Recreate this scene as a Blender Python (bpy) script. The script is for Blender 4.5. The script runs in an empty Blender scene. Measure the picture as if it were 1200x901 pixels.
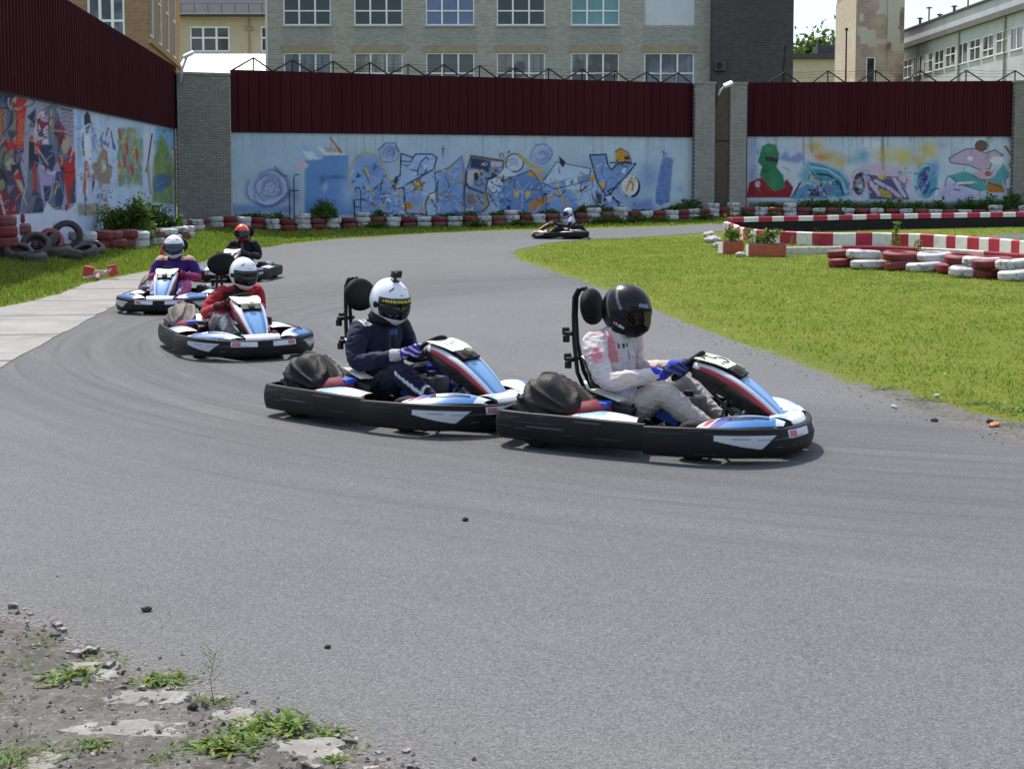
import bpy, bmesh, math, random
import numpy as np
from mathutils import Vector, Matrix, noise, geometry
random.seed(7); np.random.seed(7)
R = math.radians
scene = bpy.context.scene
col = scene.collection

# ------------------------------------------------------------------ camera
F, CX, P = 1600.0, 600.0, R(4.0)
EYE = 1.82
CY = 225 + F*math.tan(P)
cam_d = bpy.data.cameras.new('camera'); cam = bpy.data.objects.new('camera', cam_d); col.objects.link(cam)
cam.location = (0, 0, EYE); cam.rotation_euler = (R(90)-P, 0, 0)
cam_d.sensor_width = 36.0; cam_d.lens = F/1200*36.0
cam_d.shift_y = (CY-450.5)/1200.0
cam_d.clip_start = 0.1; cam_d.clip_end = 3000
scene.camera = cam

def ray(px, py):
    a, b = (px-CX)/F, (CY-py)/F
    return (a, b*math.sin(P)+math.cos(P), b*math.cos(P)-math.sin(P))
def at(px, py, Y):
    """world point on the plane y=Y behind a photograph pixel"""
    d = ray(px, py); t = Y/d[1]
    return Vector((d[0]*t, Y, EYE+d[2]*t))
ZY = [(0,0),(46,0),(51.6,.08),(54.5,.33),(57,.42),(62,.70),(66,.85),(75,.9),(3000,.9)]
ZYa = np.array(ZY, float)
def gz(x, y):
    z = np.interp(y, ZYa[:,0], ZYa[:,1])
    t = np.clip((-8.6-np.asarray(x, float))/3.0, 0, 1)
    w = np.clip((np.asarray(y, float)-10)/8.0, 0, 1)
    return z + .33*t*t*(3-2*t)*w
def gzf(x, y): return float(gz(x, y))
def ground(px, py):
    d = ray(px, py)
    lo, hi = 2.0, 400.0
    for _ in range(60):
        m = (lo+hi)/2
        if EYE+d[2]*m/d[1] > gzf(d[0]*m/d[1], m): lo = m
        else: hi = m
    return Vector((d[0]*lo/d[1], lo, gzf(d[0]*lo/d[1], lo)))
def proj(V):
    """photograph pixel of world points, array (n,3)"""
    V = np.asarray(V, float); x, y, z = V[:,0], V[:,1], V[:,2]-EYE
    zc = y*math.cos(P)-z*math.sin(P); yc = y*math.sin(P)+z*math.cos(P)
    return CX+F*x/zc, CY-F*yc/zc

# ------------------------------------------------------------------ objects
def tag(o, label=None, cat=None, group=None, kind=None):
    if label: o['label'] = label
    if cat: o['category'] = cat
    if group: o['group'] = group
    if kind: o['kind'] = kind
    return o
def empty(name, loc=(0,0,0), rz=0):
    o = bpy.data.objects.new(name, None); col.objects.link(o)
    o.location = loc; o.rotation_euler = (0, 0, rz); o.empty_display_size = .2
    return o
def kids(o): return [c for c in bpy.data.objects if c.parent == o]
def copy_tree(o, parent=None):
    c = o.copy(); col.objects.link(c)
    if parent: c.parent = parent
    for ch in kids(o): copy_tree(ch, c)
    return c
def link_mesh(name, me, parent=None):
    o = bpy.data.objects.new(name, me); col.objects.link(o)
    if parent: o.parent = parent
    return o

class MB:
    """collects shapes for ONE mesh object"""
    def __init__(s): s.v = []; s.f = []; s.m = []
    def add(s, vs, fs, m=0):
        b = len(s.v); s.v += [tuple(v) for v in vs]
        for f in fs: s.f.append(tuple(i+b for i in f)); s.m.append(m)
    def box(s, c, d, m=0, M=None, bev=0.0):
        x, y, z = d[0]/2, d[1]/2, d[2]/2
        if bev <= 0:
            vs = [Vector((a*x, b*y, e*z)) for a in (-1,1) for b in (-1,1) for e in (-1,1)]
            fs = [(0,1,3,2),(4,6,7,5),(0,4,5,1),(2,3,7,6),(0,2,6,4),(1,5,7,3)]
        else:
            bm = bmesh.new(); bmesh.ops.create_cube(bm, size=1)
            for v in bm.verts: v.co = Vector((v.co.x*d[0], v.co.y*d[1], v.co.z*d[2]))
            bmesh.ops.bevel(bm, geom=list(bm.edges), offset=bev, segments=2, profile=.6, affect='EDGES')
            vs = [v.co.copy() for v in bm.verts]; bm.verts.index_update()
            fs = [[v.index for v in f.verts] for f in bm.faces]; bm.free()
        if M is not None: vs = [M @ v for v in vs]
        s.add([v+Vector(c) for v in vs], fs, m)
    def tube(s, pts, r, m=0, n=8, cap=True, close=False):
        pts = [Vector(p) for p in pts]; k = len(pts)
        rs = [float(q) for q in (r if isinstance(r, (list, tuple)) else [r]*k)]
        vs = []; up = None
        for i, p in enumerate(pts):
            a = pts[(i-1) % k] if (close or i > 0) else p
            b = pts[(i+1) % k] if (close or i < k-1) else p
            t = (b-a).normalized()
            if up is None:
                up = Vector((0,0,1)) if abs(t.z) < .9 else Vector((1,0,0))
            sx = t.cross(up).normalized(); up = sx.cross(t).normalized()
            for j in range(n):
                a_ = 2*math.pi*j/n
                vs.append(p + rs[i]*(math.cos(a_)*sx + math.sin(a_)*up))
        fs = []
        for i in range(k if close else k-1):
            for j in range(n):
                fs.append((i*n+j, i*n+(j+1) % n, ((i+1) % k)*n+(j+1) % n, ((i+1) % k)*n+j))
        if cap and not close:
            fs.append(tuple(range(n-1, -1, -1))); fs.append(tuple((k-1)*n+j for j in range(n)))
        s.add(vs, fs, m)
    def lathe(s, prof, n=24, m=0, M=None, close=False):
        """prof: (r, z) pairs about the local z axis"""
        vs = []; k = len(prof)
        for r, z in prof:
            for j in range(n):
                a = 2*math.pi*j/n; vs.append(Vector((r*math.cos(a), r*math.sin(a), z)))
        fs = []
        for i in range(k if close else k-1):
            for j in range(n):
                fs.append((i*n+j, i*n+(j+1) % n, ((i+1) % k)*n+(j+1) % n, ((i+1) % k)*n+j))
        if M is not None: vs = [M @ v for v in vs]
        s.add(vs, fs, m)
    def ell(s, c, d, m=0, nu=16, nv=10, M=None):
        vs = []; 
        for i in range(nv+1):
            e = -math.pi/2+math.pi*i/nv
            for j in range(nu):
                a = 2*math.pi*j/nu
                vs.append(Vector((d[0]*math.cos(e)*math.cos(a), d[1]*math.cos(e)*math.sin(a), d[2]*math.sin(e))))
        fs = [(i*nu+j, i*nu+(j+1) % nu, (i+1)*nu+(j+1) % nu, (i+1)*nu+j) for i in range(nv) for j in range(nu)]
        if M is not None: vs = [M @ v for v in vs]
        s.add([v+Vector(c) for v in vs], fs, m)
    def prism(s, poly, axis_o, ex, ey, ez, h, m=0):
        """2-D outline extruded by h along ez"""
        o, ex, ey, ez = Vector(axis_o), Vector(ex), Vector(ey), Vector(ez)
        a = [o+ex*p[0]+ey*p[1] for p in poly]; n = len(a)
        vs = a+[v+ez*h for v in a]
        fs = [tuple(range(n-1, -1, -1)), tuple(range(n, 2*n))]+[(i, (i+1) % n, n+(i+1) % n, n+i) for i in range(n)]
        s.add(vs, fs, m)
    def build(s, name, mats, parent=None, smooth=False, fixn=True):
        me = bpy.data.meshes.new(name); me.from_pydata(s.v, [], s.f)
        if not isinstance(mats, (list, tuple)): mats = [mats]
        for m in mats: me.materials.append(m)
        if len(mats) > 1: me.polygons.foreach_set('material_index', s.m)
        if fixn:
            bm = bmesh.new(); bm.from_mesh(me); bmesh.ops.remove_doubles(bm, verts=bm.verts, dist=1e-5)
            bmesh.ops.recalc_face_normals(bm, faces=bm.faces); bm.to_mesh(me); bm.free()
        if smooth: shade(me, smooth)
        me.update()
        return link_mesh(name, me, parent)
def shade(me, ang=True):
    me.polygons.foreach_set('use_smooth', [True]*len(me.polygons))
    if ang is not True:
        me.set_sharp_from_angle(angle=R(ang))
def grid_mesh(name, X, Y, Z, mats, parent=None, keep=None, colr=None, smooth=True, link=True, fmat=None):
    """surface from 2-D arrays of coordinates; colr (h,w,3) becomes the colour attribute Col"""
    h, w = X.shape
    co = np.stack([X, Y, Z], -1).reshape(-1, 3)
    i = np.arange(h*w).reshape(h, w)
    q = np.stack([i[:-1,:-1], i[:-1,1:], i[1:,1:], i[1:,:-1]], -1).reshape(-1, 4)
    if keep is not None: q = q[keep.reshape(-1)]
    me = bpy.data.meshes.new(name); me.from_pydata(co.tolist(), [], q.tolist())
    for m in (mats if isinstance(mats, (list, tuple)) else [mats]): me.materials.append(m)
    if colr is not None: set_col(me, colr.reshape(-1, 3))
    if fmat is not None: me.polygons.foreach_set('material_index', fmat.reshape(-1).astype(int).tolist())
    if smooth: shade(me)
    me.update()
    return link_mesh(name, me, parent) if link else me
def set_col(me, c):
    a = me.color_attributes.new('Col', 'FLOAT_COLOR', 'POINT')
    d = np.ones((len(me.vertices), 4), np.float32); d[:, :3] = c
    a.data.foreach_set('color', d.ravel())

# ------------------------------------------------------------------ colour
def s2l(c):
    c = np.asarray(c, float)/255.0
    return np.where(c <= .04045, c/12.92, ((c+.055)/1.055)**2.4)
def rgb(*c): return tuple(float(v) for v in s2l(c))

# ------------------------------------------------------------------ materials
class NT:
    def __init__(s, name):
        s.mat = bpy.data.materials.new(name); s.mat.use_nodes = True
        s.t = s.mat.node_tree; s.n = s.t.nodes
        s.bsdf = s.n['Principled BSDF']; s.out = s.n['Material Output']
    def new(s, typ, **k):
        n = s.n.new(typ)
        for a, v in k.items(): setattr(n, a, v)
        return n
    def set(s, n, i, v):
        if hasattr(v, 'links') or isinstance(v, bpy.types.NodeSocket): s.t.links.new(v, n.inputs[i])
        else:
            if isinstance(v, tuple) and len(v) == 3 and n.inputs[i].type == 'RGBA': v = v+(1,)
            n.inputs[i].default_value = v
    def coord(s, obj=True):
        return s.new('ShaderNodeTexCoord').outputs['Object' if obj else 'Generated']
    def pos(s): return s.new('ShaderNodeNewGeometry').outputs['Position']
    def mapping(s, v, sc=(1,1,1), rot=(0,0,0), loc=(0,0,0)):
        n = s.new('ShaderNodeMapping'); s.set(n, 0, v); n.inputs['Scale'].default_value = sc
        n.inputs['Rotation'].default_value = rot; n.inputs['Location'].default_value = loc
        return n.outputs[0]
    def noise(s, v, sc, det=4, rough=.6, dist=0, col_=False):
        n = s.new('ShaderNodeTexNoise'); s.set(n, 'Vector', v); n.inputs['Scale'].default_value = sc
        n.inputs['Detail'].default_value = det; n.inputs['Roughness'].default_value = rough; n.inputs['Distortion'].default_value = dist
        return n.outputs['Color' if col_ else 'Fac']
    def voro(s, v, sc, feat='F1', out='Distance', rnd=1.0):
        n = s.new('ShaderNodeTexVoronoi', feature=feat); s.set(n, 'Vector', v); n.inputs['Scale'].default_value = sc
        n.inputs['Randomness'].default_value = rnd
        return n.outputs[out]
    def ramp(s, f, stops):
        n = s.new('ShaderNodeValToRGB'); s.set(n, 0, f); e = n.color_ramp.elements
        while len(e) < len(stops): e.new(.5)
        for i, (p, c) in enumerate(stops):
            e[i].position = p; e[i].color = (c, c, c, 1) if isinstance(c, (int, float)) else tuple(c)+(1,)
        return n.outputs[0]
    def mix(s, f, a, b, mode='MIX'):
        n = s.new('ShaderNodeMix', data_type='RGBA', blend_type=mode)
        s.set(n, 0, f); s.set(n, 6, a); s.set(n, 7, b)
        return n.outputs[2]
    def math(s, op, a, b=0.0, c=None):
        n = s.new('ShaderNodeMath', operation=op); s.set(n, 0, a); s.set(n, 1, b)
        if c is not None: s.set(n, 2, c)
        return n.outputs[0]
    def sep(s, v):
        n = s.new('ShaderNodeSeparateXYZ'); s.set(n, 0, v); return n.outputs
    def bump(s, h, st=.3, dist=.01, prev=None):
        n = s.new('ShaderNodeBump'); s.set(n, 'Height', h); n.inputs['Strength'].default_value = st; n.inputs['Distance'].default_value = dist
        if prev is not None: s.set(n, 'Normal', prev)
        return n.outputs[0]
    def attr(s, name='Col'):
        return s.new('ShaderNodeAttribute', attribute_name=name).outputs['Color']
    def fin(s, color=None, rough=None, spec=None, normal=None, **k):
        b = s.bsdf
        if color is not None: s.set(b, 'Base Color', color)
        if rough is not None: s.set(b, 'Roughness', rough)
        if spec is not None: s.set(b, 'Specular IOR Level', spec)
        if normal is not None: s.set(b, 'Normal', normal)
        for a, v in k.items(): s.set(b, a.replace('_', ' '), v)
        return s.mat

def plain(name, c, rough=.5, var=.12, sc=6.0, spec=.5, bump=0.0, metal=0.0, dirt=0.0, coat=0.0):
    t = NT(name); v = t.coord()
    n = t.noise(v, sc, 5, .65)
    lo = tuple(x*(1-var) for x in c); hi = tuple(min(1, x*(1+var)) for x in c)
    cc = t.mix(t.ramp(n, [(.3, 0.0), (.7, 1.0)]), lo, hi)
    if dirt > 0:
        d = t.ramp(t.noise(v, sc*2.3, 8, .72), [(.48, 0.0), (.66, dirt)])
        cc = t.mix(d, cc, (.10, .085, .07))
    nm = t.bump(t.noise(v, sc*8, 4, .6), bump, .01) if bump > 0 else None
    rr = t.math('ADD', t.math('MULTIPLY', n, .2), rough-.1)
    t.fin(cc, rr, spec, nm, Metallic=metal)
    if coat: t.bsdf.inputs['Coat Weight'].default_value = coat; t.bsdf.inputs['Coat Roughness'].default_value = .1
    return t.mat
def paintmat(name, rough=.4, grime=.15, spec=.5, bump=0.0, gsc=3.0, coat=0.0):
    """material whose colour is the paint stored on the mesh"""
    t = NT(name); v = t.coord(); c = t.attr()
    g = t.ramp(t.noise(v, gsc, 8, .7), [(.42, 0.0), (.72, grime)])
    c = t.mix(g, c, (.11, .10, .085))
    nm = t.bump(t.noise(v, gsc*9, 5, .65), bump, .01) if bump > 0 else None
    t.fin(c, rough, spec, nm)
    if coat: t.bsdf.inputs['Coat Weight'].default_value = coat
    return t.mat
def bricks(name, c1, c2, mortar, w=.27, h=.0855, scale=1.0, var=.3, along='x', stain=.3):
    t = NT(name); p = t.coord(); s = t.sep(p)
    cx = t.new('ShaderNodeCombineXYZ'); t.set(cx, 0, s[0 if along == 'x' else 1]); t.set(cx, 1, s[2])
    b = t.new('ShaderNodeTexBrick'); t.set(b, 'Vector', cx.outputs[0])
    b.inputs['Scale'].default_value = 1; b.inputs['Brick Width'].default_value = w; b.inputs['Row Height'].default_value = h
    b.inputs['Mortar Size'].default_value = .011; b.inputs['Mortar Smooth'].default_value = .3; b.inputs['Bias'].default_value = 0
    t.set(b, 'Color1', c1); t.set(b, 'Color2', c2); t.set(b, 'Mortar', mortar)
    n = t.noise(p, .5, 6, .65); n2 = t.noise(p, 7, 4, .6)
    c = t.mix(t.ramp(n, [(.35, 0.0), (.7, stain)]), b.outputs['Color'], tuple(x*.5 for x in c1))
    c = t.mix(t.ramp(n2, [(.3, 0.0), (.8, var)]), c, tuple(min(1, x*1.5) for x in c2))
    nm = t.bump(b.outputs['Fac'], -.5, .012)
    return t.fin(c, .9, .2, nm)
def glassy(name, c, rough=.04, var=.5, sc=.5):
    t = NT(name); v = t.pos(); n = t.noise(v, sc, 3, .6)
    cc = t.mix(n, tuple(x*(1-var) for x in c), tuple(x*(1+var) for x in c))
    nm = t.bump(t.noise(v, .8, 2, .5), .02, .05)
    return t.fin(cc, rough, .6, nm)
# ------------------------------------------------------------------ ground materials
def mat_asphalt():
    t = NT('asphalt'); v = t.pos()
    big = t.noise(v, .35, 5, .6); mid = t.noise(t.mapping(v, (1.0, .25, 1), (0, 0, R(-25))), 1.6, 5, .65)
    grain = t.voro(v, 140, 'F1', 'Color'); g = t.sep(grain)[0]
    fine = t.noise(v, 140, 3, .7)
    c = t.mix(t.ramp(big, [(.3, 0.0), (.72, 1.0)]), (.124, .127, .130), (.156, .159, .161))
    c = t.mix(t.ramp(mid, [(.42, 0.0), (.7, .35)]), c, (.155, .155, .157))
    c = t.mix(t.ramp(g, [(.0, .6), (.36, 0.0)]), c, (.035, .035, .038))
    c = t.mix(t.ramp(g, [(.68, 0.0), (.98, .6)]), c, (.27, .272, .275))
    c = t.mix(t.ramp(fine, [(.35, .3), (.6, 0.0)]), c, (.05, .05, .053))
    # rubber laid down along the driving arc, and pale scuffs beside it
    s = t.sep(v); dx = t.math('SUBTRACT', s[0], 6.0); dy = t.math('SUBTRACT', s[1], 19.0)
    rad = t.math('SQRT', t.math('ADD', t.math('MULTIPLY', dx, dx), t.math('MULTIPLY', dy, dy))); ang = t.math('ARCTAN2', dy, dx)
    def arcs(fr, fa):
        cb = t.new('ShaderNodeCombineXYZ'); t.set(cb, 0, t.math('MULTIPLY', rad, fr)); t.set(cb, 1, t.math('MULTIPLY', ang, fa)); return cb.outputs[0]
    wob = t.noise(arcs(.25, 1.0), 1, 3, .5); st1 = t.noise(arcs(3.2, .9), 1, 4, .55); st2 = t.noise(arcs(9.0, 2.2), 1, 3, .6)
    line = t.ramp(t.math('DIVIDE', t.math('ADD', rad, t.math('MULTIPLY', wob, 1.6)), 20.0), [(.42, .0), (.49, .75), (.60, .9), (.72, .25), (.85, .0)])
    c = t.mix(t.math('MULTIPLY', line, t.ramp(st1, [(.30, .12), (.62, .62)])), c, (.062, .063, .069))
    c = t.mix(t.math('MULTIPLY', line, t.ramp(st2, [(.52, 0.0), (.68, .5)])), c, (.045, .045, .048))
    c = t.mix(t.ramp(t.noise(arcs(2.2, 3.0), 1, 4, .6), [(.60, 0.0), (.74, .30)]), c, (.24, .235, .23))
    cr = t.voro(t.mapping(v, (1, 1, 1)), .55, 'DISTANCE_TO_EDGE'); cr2 = t.noise(v, 3, 4, .6)
    crk = t.math('ADD', cr, t.math('MULTIPLY', t.math('SUBTRACT', cr2, .5), .09))
    nm = t.bump(t.math('ADD', g, t.math('MULTIPLY', fine, .7)), .8, .008)
    return t.fin(c, .82, .3, nm)
def mat_lawn():
    t = NT('lawn_soil'); v = t.pos()
    n = t.noise(v, .5, 6, .65); n2 = t.noise(v, 5, 6, .7); n3 = t.noise(v, 60, 3, .7)
    c = t.mix(t.ramp(n, [(.3, 0.0), (.7, 1.0)]), (.14, .19, .024), (.22, .245, .036))
    c = t.mix(t.ramp(n2, [(.45, 0.0), (.68, .8)]), c, (.20, .205, .04))
    c = t.mix(t.ramp(n3, [(.3, .5), (.6, 0.0)]), c, (.08, .10, .016))
    c = t.mix(t.ramp(t.noise(v, 1.1, 6, .7), [(.60, 0.0), (.70, .55)]), c, (.17, .14, .085))
    return t.fin(c, .95, .1, t.bump(n3, .9, .04))
def mat_dirt():
    t = NT('dirt'); v = t.pos()
    n = t.noise(v, 2.5, 7, .7); g = t.sep(t.voro(v, 70, 'F1', 'Color'))[0]; g2 = t.sep(t.voro(v, 28, 'F1', 'Color'))[1]
    c = t.mix(t.ramp(n, [(.3, 0.0), (.7, 1.0)]), (.078, .071, .063), (.165, .153, .137))
    c = t.mix(t.ramp(g, [(.80, 0.0), (1.0, .5)]), c, (.28, .27, .255))
    c = t.mix(t.ramp(g2, [(.0, .6), (.25, 0.0)]), c, (.04, .036, .033))
    return t.fin(c, .95, .15, t.bump(t.math('ADD', g, t.noise(v, 60, 4, .7)), .8, .012))
def mat_apron():
    t = NT('apron_concrete'); v = t.pos()
    n = t.noise(v, 1.3, 6, .65); st = t.noise(t.mapping(v, (.35, 7.0, 1), (0, 0, R(4))), 1.0, 4, .6)
    c = t.mix(t.ramp(n, [(.3, 0.0), (.7, 1.0)]), (.225, .22, .21), (.33, .32, .305))
    c = t.mix(t.ramp(st, [(.46, .0), (.56, .35)]), c, (.22, .205, .185))
    c = t.mix(t.ramp(t.noise(v, 30, 4, .7), [(.5, 0.0), (.75, .5)]), c, (.14, .125, .10))
    s = t.sep(t.mapping(v, (1, 1, 1), (0, 0, R(-8)))); jt = t.math('ABSOLUTE', t.math('SUBTRACT', t.math('FRACT', t.math('ADD', t.math('MULTIPLY', s[1], .36), t.math('MULTIPLY', t.noise(v, 2, 3, .6), .03))), .5))
    c = t.mix(t.ramp(jt, [(.0, .9), (.018, .7), (.03, 0.0)]), c, (.07, .065, .055)); c = t.mix(t.ramp(t.noise(v, .9, 6, .7), [(.52, 0.0), (.66, .6)]), c, (.17, .155, .13))
    return t.fin(c, .9, .2, t.bump(st, .5, .02))
M_ASPH, M_LAWN, M_DIRT, M_APRON = mat_asphalt(), mat_lawn(), mat_dirt(), mat_apron()

# ------------------------------------------------------------------ ground sheets
def axis(*segs):
    out = []
    for a, b, n in segs: out += list(np.linspace(a, b, n, endpoint=False))
    return np.array(out+[segs[-1][1]])
gx = axis((-900,-60,12),(-60,-16,22),(-16,16,65),(16,60,30),(60,900,12)); gy = axis((-60,0,6),(0,76,153),(76,200,20),(200,1500,10))
X, Y = np.meshgrid(gx, gy)
g_ = grid_mesh('ground', X, Y, gz(X, Y)-.012, M_LAWN); tag(g_, kind='structure')

def densify(pts, step, jit=0.0, closed=True):
    out = []; n = len(pts)
    for i in range(n if closed else n-1):
        a, b = Vector(pts[i][:2]), Vector(pts[(i+1) % n][:2]); k = max(1, int((b-a).length/step))
        for j in range(k):
            p = a.lerp(b, j/k)
            if jit:
                q = noise.noise(Vector((p.x*2.3, p.y*2.3, 3)))+.6*noise.noise(Vector((p.x*9, p.y*9, 7)))
                nrm = Vector((-(b-a).y, (b-a).x)).normalized(); p = p+nrm*q*jit
            out.append(p)
    if not closed: out.append(Vector(pts[-1][:2]))
    return out
def sheet(name, poly, off, mat, step=1.5, kind='structure', zf=None):
    """flat sheet inside an outline, draped on the terrain"""
    P_ = np.array([[p[0], p[1]] for p in poly])
    n = len(P_); mn, mx = P_.min(0), P_.max(0)
    pts = [Vector(p) for p in P_]
    for x in np.arange(mn[0], mx[0], step):
        for y in np.arange(mn[1], mx[1], step): pts.append(Vector((x+.013, y+.017)))
    vs, es, fs, *_ = geometry.delaunay_2d_cdt(pts, [], [list(range(n))], 1, 1e-5)
    co = [(v.x, v.y, gzf(v.x, v.y)+off) for v in vs]
    me = bpy.data.meshes.new(name); me.from_pydata(co, [], [tuple(f) for f in fs]); me.materials.append(mat)
    bm = bmesh.new(); bm.from_mesh(me)
    for f in bm.faces:
        f.normal_update()
        if f.normal.z < 0: f.normal_flip()
    bm.to_mesh(me); bm.free(); shade(me)
    o = link_mesh(name, me); tag(o, kind=kind); return o
def G2(*pp): return [tuple(ground(x, y)[:2]) for x, y in pp]
LEFT_EDGE = G2((135,357),(215,322),(232,309),(262,297),(330,287),(400,280),(480,275),(560,271.5),(650,269),(750,266.5),(830,263),(900,260.5),(1000,258.5),(1120,257.5),(1300,256.5))
INNER = G2((1300,261.5),(1120,263.5),(1040,265),(960,267),(900,268.8),(862,270.5),(830,272.5),(800,275),(700,280),(640,285),(608,292.5),(600,297.5),(612,306),(650,318),(690,332),(740,351),(800,377),(880,406),(960,435),(1060,475),(1130,497),(1200,515),(1300,548))
L0 = ground(0, 430)
lj = densify(LEFT_EDGE, .35, .07, False); ij = densify(INNER, .18, .06, False)
track_poly = [(-6.2, 9), (L0.x, L0.y)]+[tuple(p) for p in lj]+[(40, lj[-1].y+.3), (40, ij[0].y-.2)]+[tuple(p) for p in ij]+[(12, ij[-1].y-1.5), (14, -6), (-14, -6)]
sheet('track', track_poly, 0.0, M_ASPH, 1.2)
inner_poly = G2((1120,279),(1200,273),(1320,270),(1320,283),(1200,292),(1150,292))
sheet('inner_track', inner_poly, .002, M_ASPH, 1.0)
ap = densify(G2((-90,478),(0,430),(70,393),(140,355),(205,334),(216,318),(180,317),(137,325),(100,333),(70,345),(30,355),(0,361),(-80,385)), .3, .05)
sheet('concrete_apron', ap, .007, M_APRON, .8)

# verges where the soil shows
vd = densify(G2((985,447),(1040,468),(1100,490),(1170,510),(1260,540),(1260,512),(1200,494),(1150,485),(1100,470),(1050,456)), .12, .14)
sheet('verge_soil', vd, -.004, M_DIRT, .5)

# foreground corner of broken ground: rises out of the asphalt
EDGE = np.array([list(ground(x, y)[:2]) for x, y in ((-160,690),(0,722),(60,738),(150,782),(250,822),(350,862),(420,882),(500,905),(620,960))])
xs = np.arange(-4.2, .3, .016); ys = np.arange(3.0, 7.2, .02)
X, Y = np.meshgrid(xs, ys)
ye = np.interp(X, EDGE[:,0], EDGE[:,1])
N1 = np.array([[noise.noise(Vector((x*2.1, y*2.1, 0)))*.6+noise.noise(Vector((x*7, y*7, 5)))*.4 for x in xs] for y in ys])
N2 = np.array([[noise.noise(Vector((x*24, y*24, 2))) for x in xs] for y in ys])
N3 = np.array([[noise.noise(Vector((x*55, y*55, 9))) for x in xs] for y in ys])
din = (ye-Y)*.85+N1*.13+N2*.03
Z = np.clip(din*.11, -.03, .022)+.012*N1*np.clip(din*3, 0, 1)+(.006*N2+.005*np.abs(N3))*np.clip(din*6, .2, 1)
keep = (din[:-1,:-1] > -.12)
dirt = grid_mesh('dirt_patch', X, Y, Z, M_DIRT, keep=keep); tag(dirt, kind='structure')
def dirt_z(x, y):
    i = int(np.clip((y-ys[0])/.02, 0, len(ys)-1)); j = int(np.clip((x-xs[0])/.016, 0, len(xs)-1)); return max(0.0, float(Z[i, j]))

def inpoly(x, y, poly):
    r = np.zeros(len(x), bool); n = len(poly)
    for i in range(n):
        x1, y1 = poly[i]; x2, y2 = poly[(i+1) % n]
        if y1 == y2: continue
        c = ((y1 > y) != (y2 > y)) & (x < (x2-x1)*(y-y1)/(y2-y1)+x1); r ^= c
    return r
def edge_dist(x, y, poly):
    d = np.full(len(x), 1e9)
    for i in range(len(poly)-1):
        ax, ay = poly[i]; bx, by = poly[i+1]
        L = (bx-ax)**2+(by-ay)**2+1e-12
        t = np.clip(((x-ax)*(bx-ax)+(y-ay)*(by-ay))/L, 0, 1)
        d = np.minimum(d, np.hypot(x-ax-t*(bx-ax), y-ay-t*(by-ay)))
    return d
# thin dust blown from the broken ground over the asphalt edge
def mat_dust():
    t = NT('dust'); v = t.pos(); a = t.sep(t.attr())[0]
    n = t.noise(v, 6, 7, .75); n2 = t.sep(t.voro(v, 90, 'F1', 'Color'))[0]
    t.fin(t.mix(n2, (.16, .14, .12), (.30, .275, .245)), .95, .1)
    m = t.math('MULTIPLY', a, t.ramp(t.math('ADD', t.math('MULTIPLY', n, .7), t.math('MULTIPLY', n2, .3)), [(.38, 0.0), (.72, 1.0)]))
    tr = t.new('ShaderNodeBsdfTransparent'); mx = t.new('ShaderNodeMixShader'); t.set(mx, 0, m); t.t.links.new(tr.outputs[0], mx.inputs[1]); t.t.links.new(t.bsdf.outputs[0], mx.inputs[2]); t.t.links.new(mx.outputs[0], t.out.inputs[0]); return t.mat
M_DUST = mat_dust()
def dust(x0, x1, y0, y1, step, dist, reach, side=None):
    X_, Y_ = np.meshgrid(np.arange(x0, x1, step), np.arange(y0, y1, step)); d = dist(X_.ravel(), Y_.ravel()).reshape(X_.shape)
    a = np.exp(-np.clip(d, 0, 9)/reach)*.85; k = (d[:-1,:-1] < reach*4)
    o = grid_mesh('dust_film', X_, Y_, gz(X_, Y_)+.0035, M_DUST, keep=k, colr=np.repeat(a[..., None], 3, 2)); tag(o, kind='structure')
dust(-4.2, .8, 3.2, 7.4, .05, lambda x, y: np.maximum(0, y-np.interp(x, EDGE[:,0], EDGE[:,1])), .22)
dust(1.2, 9.0, 6.0, 16.0, .07, lambda x, y: edge_dist(x, y, [tuple(p) for p in ij])*np.where(inpoly(x, y, track_poly), 1.0, 2.5), .16)
# ------------------------------------------------------------------ grass
def blades_mesh(name, P3, H, Wd, colr, mat, lean=.5):
    n = len(P3); a = np.random.rand(n)*2*np.pi; b = np.random.rand(n)*2*np.pi
    ln = (np.random.rand(n)*lean)*H
    dx, dy = np.cos(a)*Wd/2, np.sin(a)*Wd/2
    v = np.empty((n, 3, 3))
    v[:,0] = P3+np.stack([dx, dy, -.004*np.ones(n)], -1); v[:,1] = P3-np.stack([dx, dy, .004*np.ones(n)], -1)
    v[:,2] = P3+np.stack([np.cos(b)*ln, np.sin(b)*ln, H], -1)
    me = bpy.data.meshes.new(name); me.vertices.add(3*n); me.vertices.foreach_set('co', v.ravel())
    me.loops.add(3*n); me.loops.foreach_set('vertex_index', np.arange(3*n, dtype=np.int32))
    me.polygons.add(n); me.polygons.foreach_set('loop_start', np.arange(0, 3*n, 3, dtype=np.int32))
    me.update(calc_edges=True); me.materials.append(mat)
    set_col(me, np.repeat(colr, 3, 0)); me.validate()
    return link_mesh(name, me)
def mat_leaf(name, tr=.35):
    t = NT(name); c = t.attr()
    t.fin(c, .6, .25); b = t.bsdf
    td = t.new('ShaderNodeBsdfTranslucent'); t.set(td, 'Color', t.mix(.5, c, (.25, .4, .04), 'MIX'))
    mx = t.new('ShaderNodeMixShader'); mx.inputs[0].default_value = tr
    t.t.links.new(b.outputs[0], mx.inputs[1]); t.t.links.new(td.outputs[0], mx.inputs[2]); t.t.links.new(mx.outputs[0], t.out.inputs[0])
    return t.mat
M_BLADE = mat_leaf('grass_blade', .42)
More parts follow.
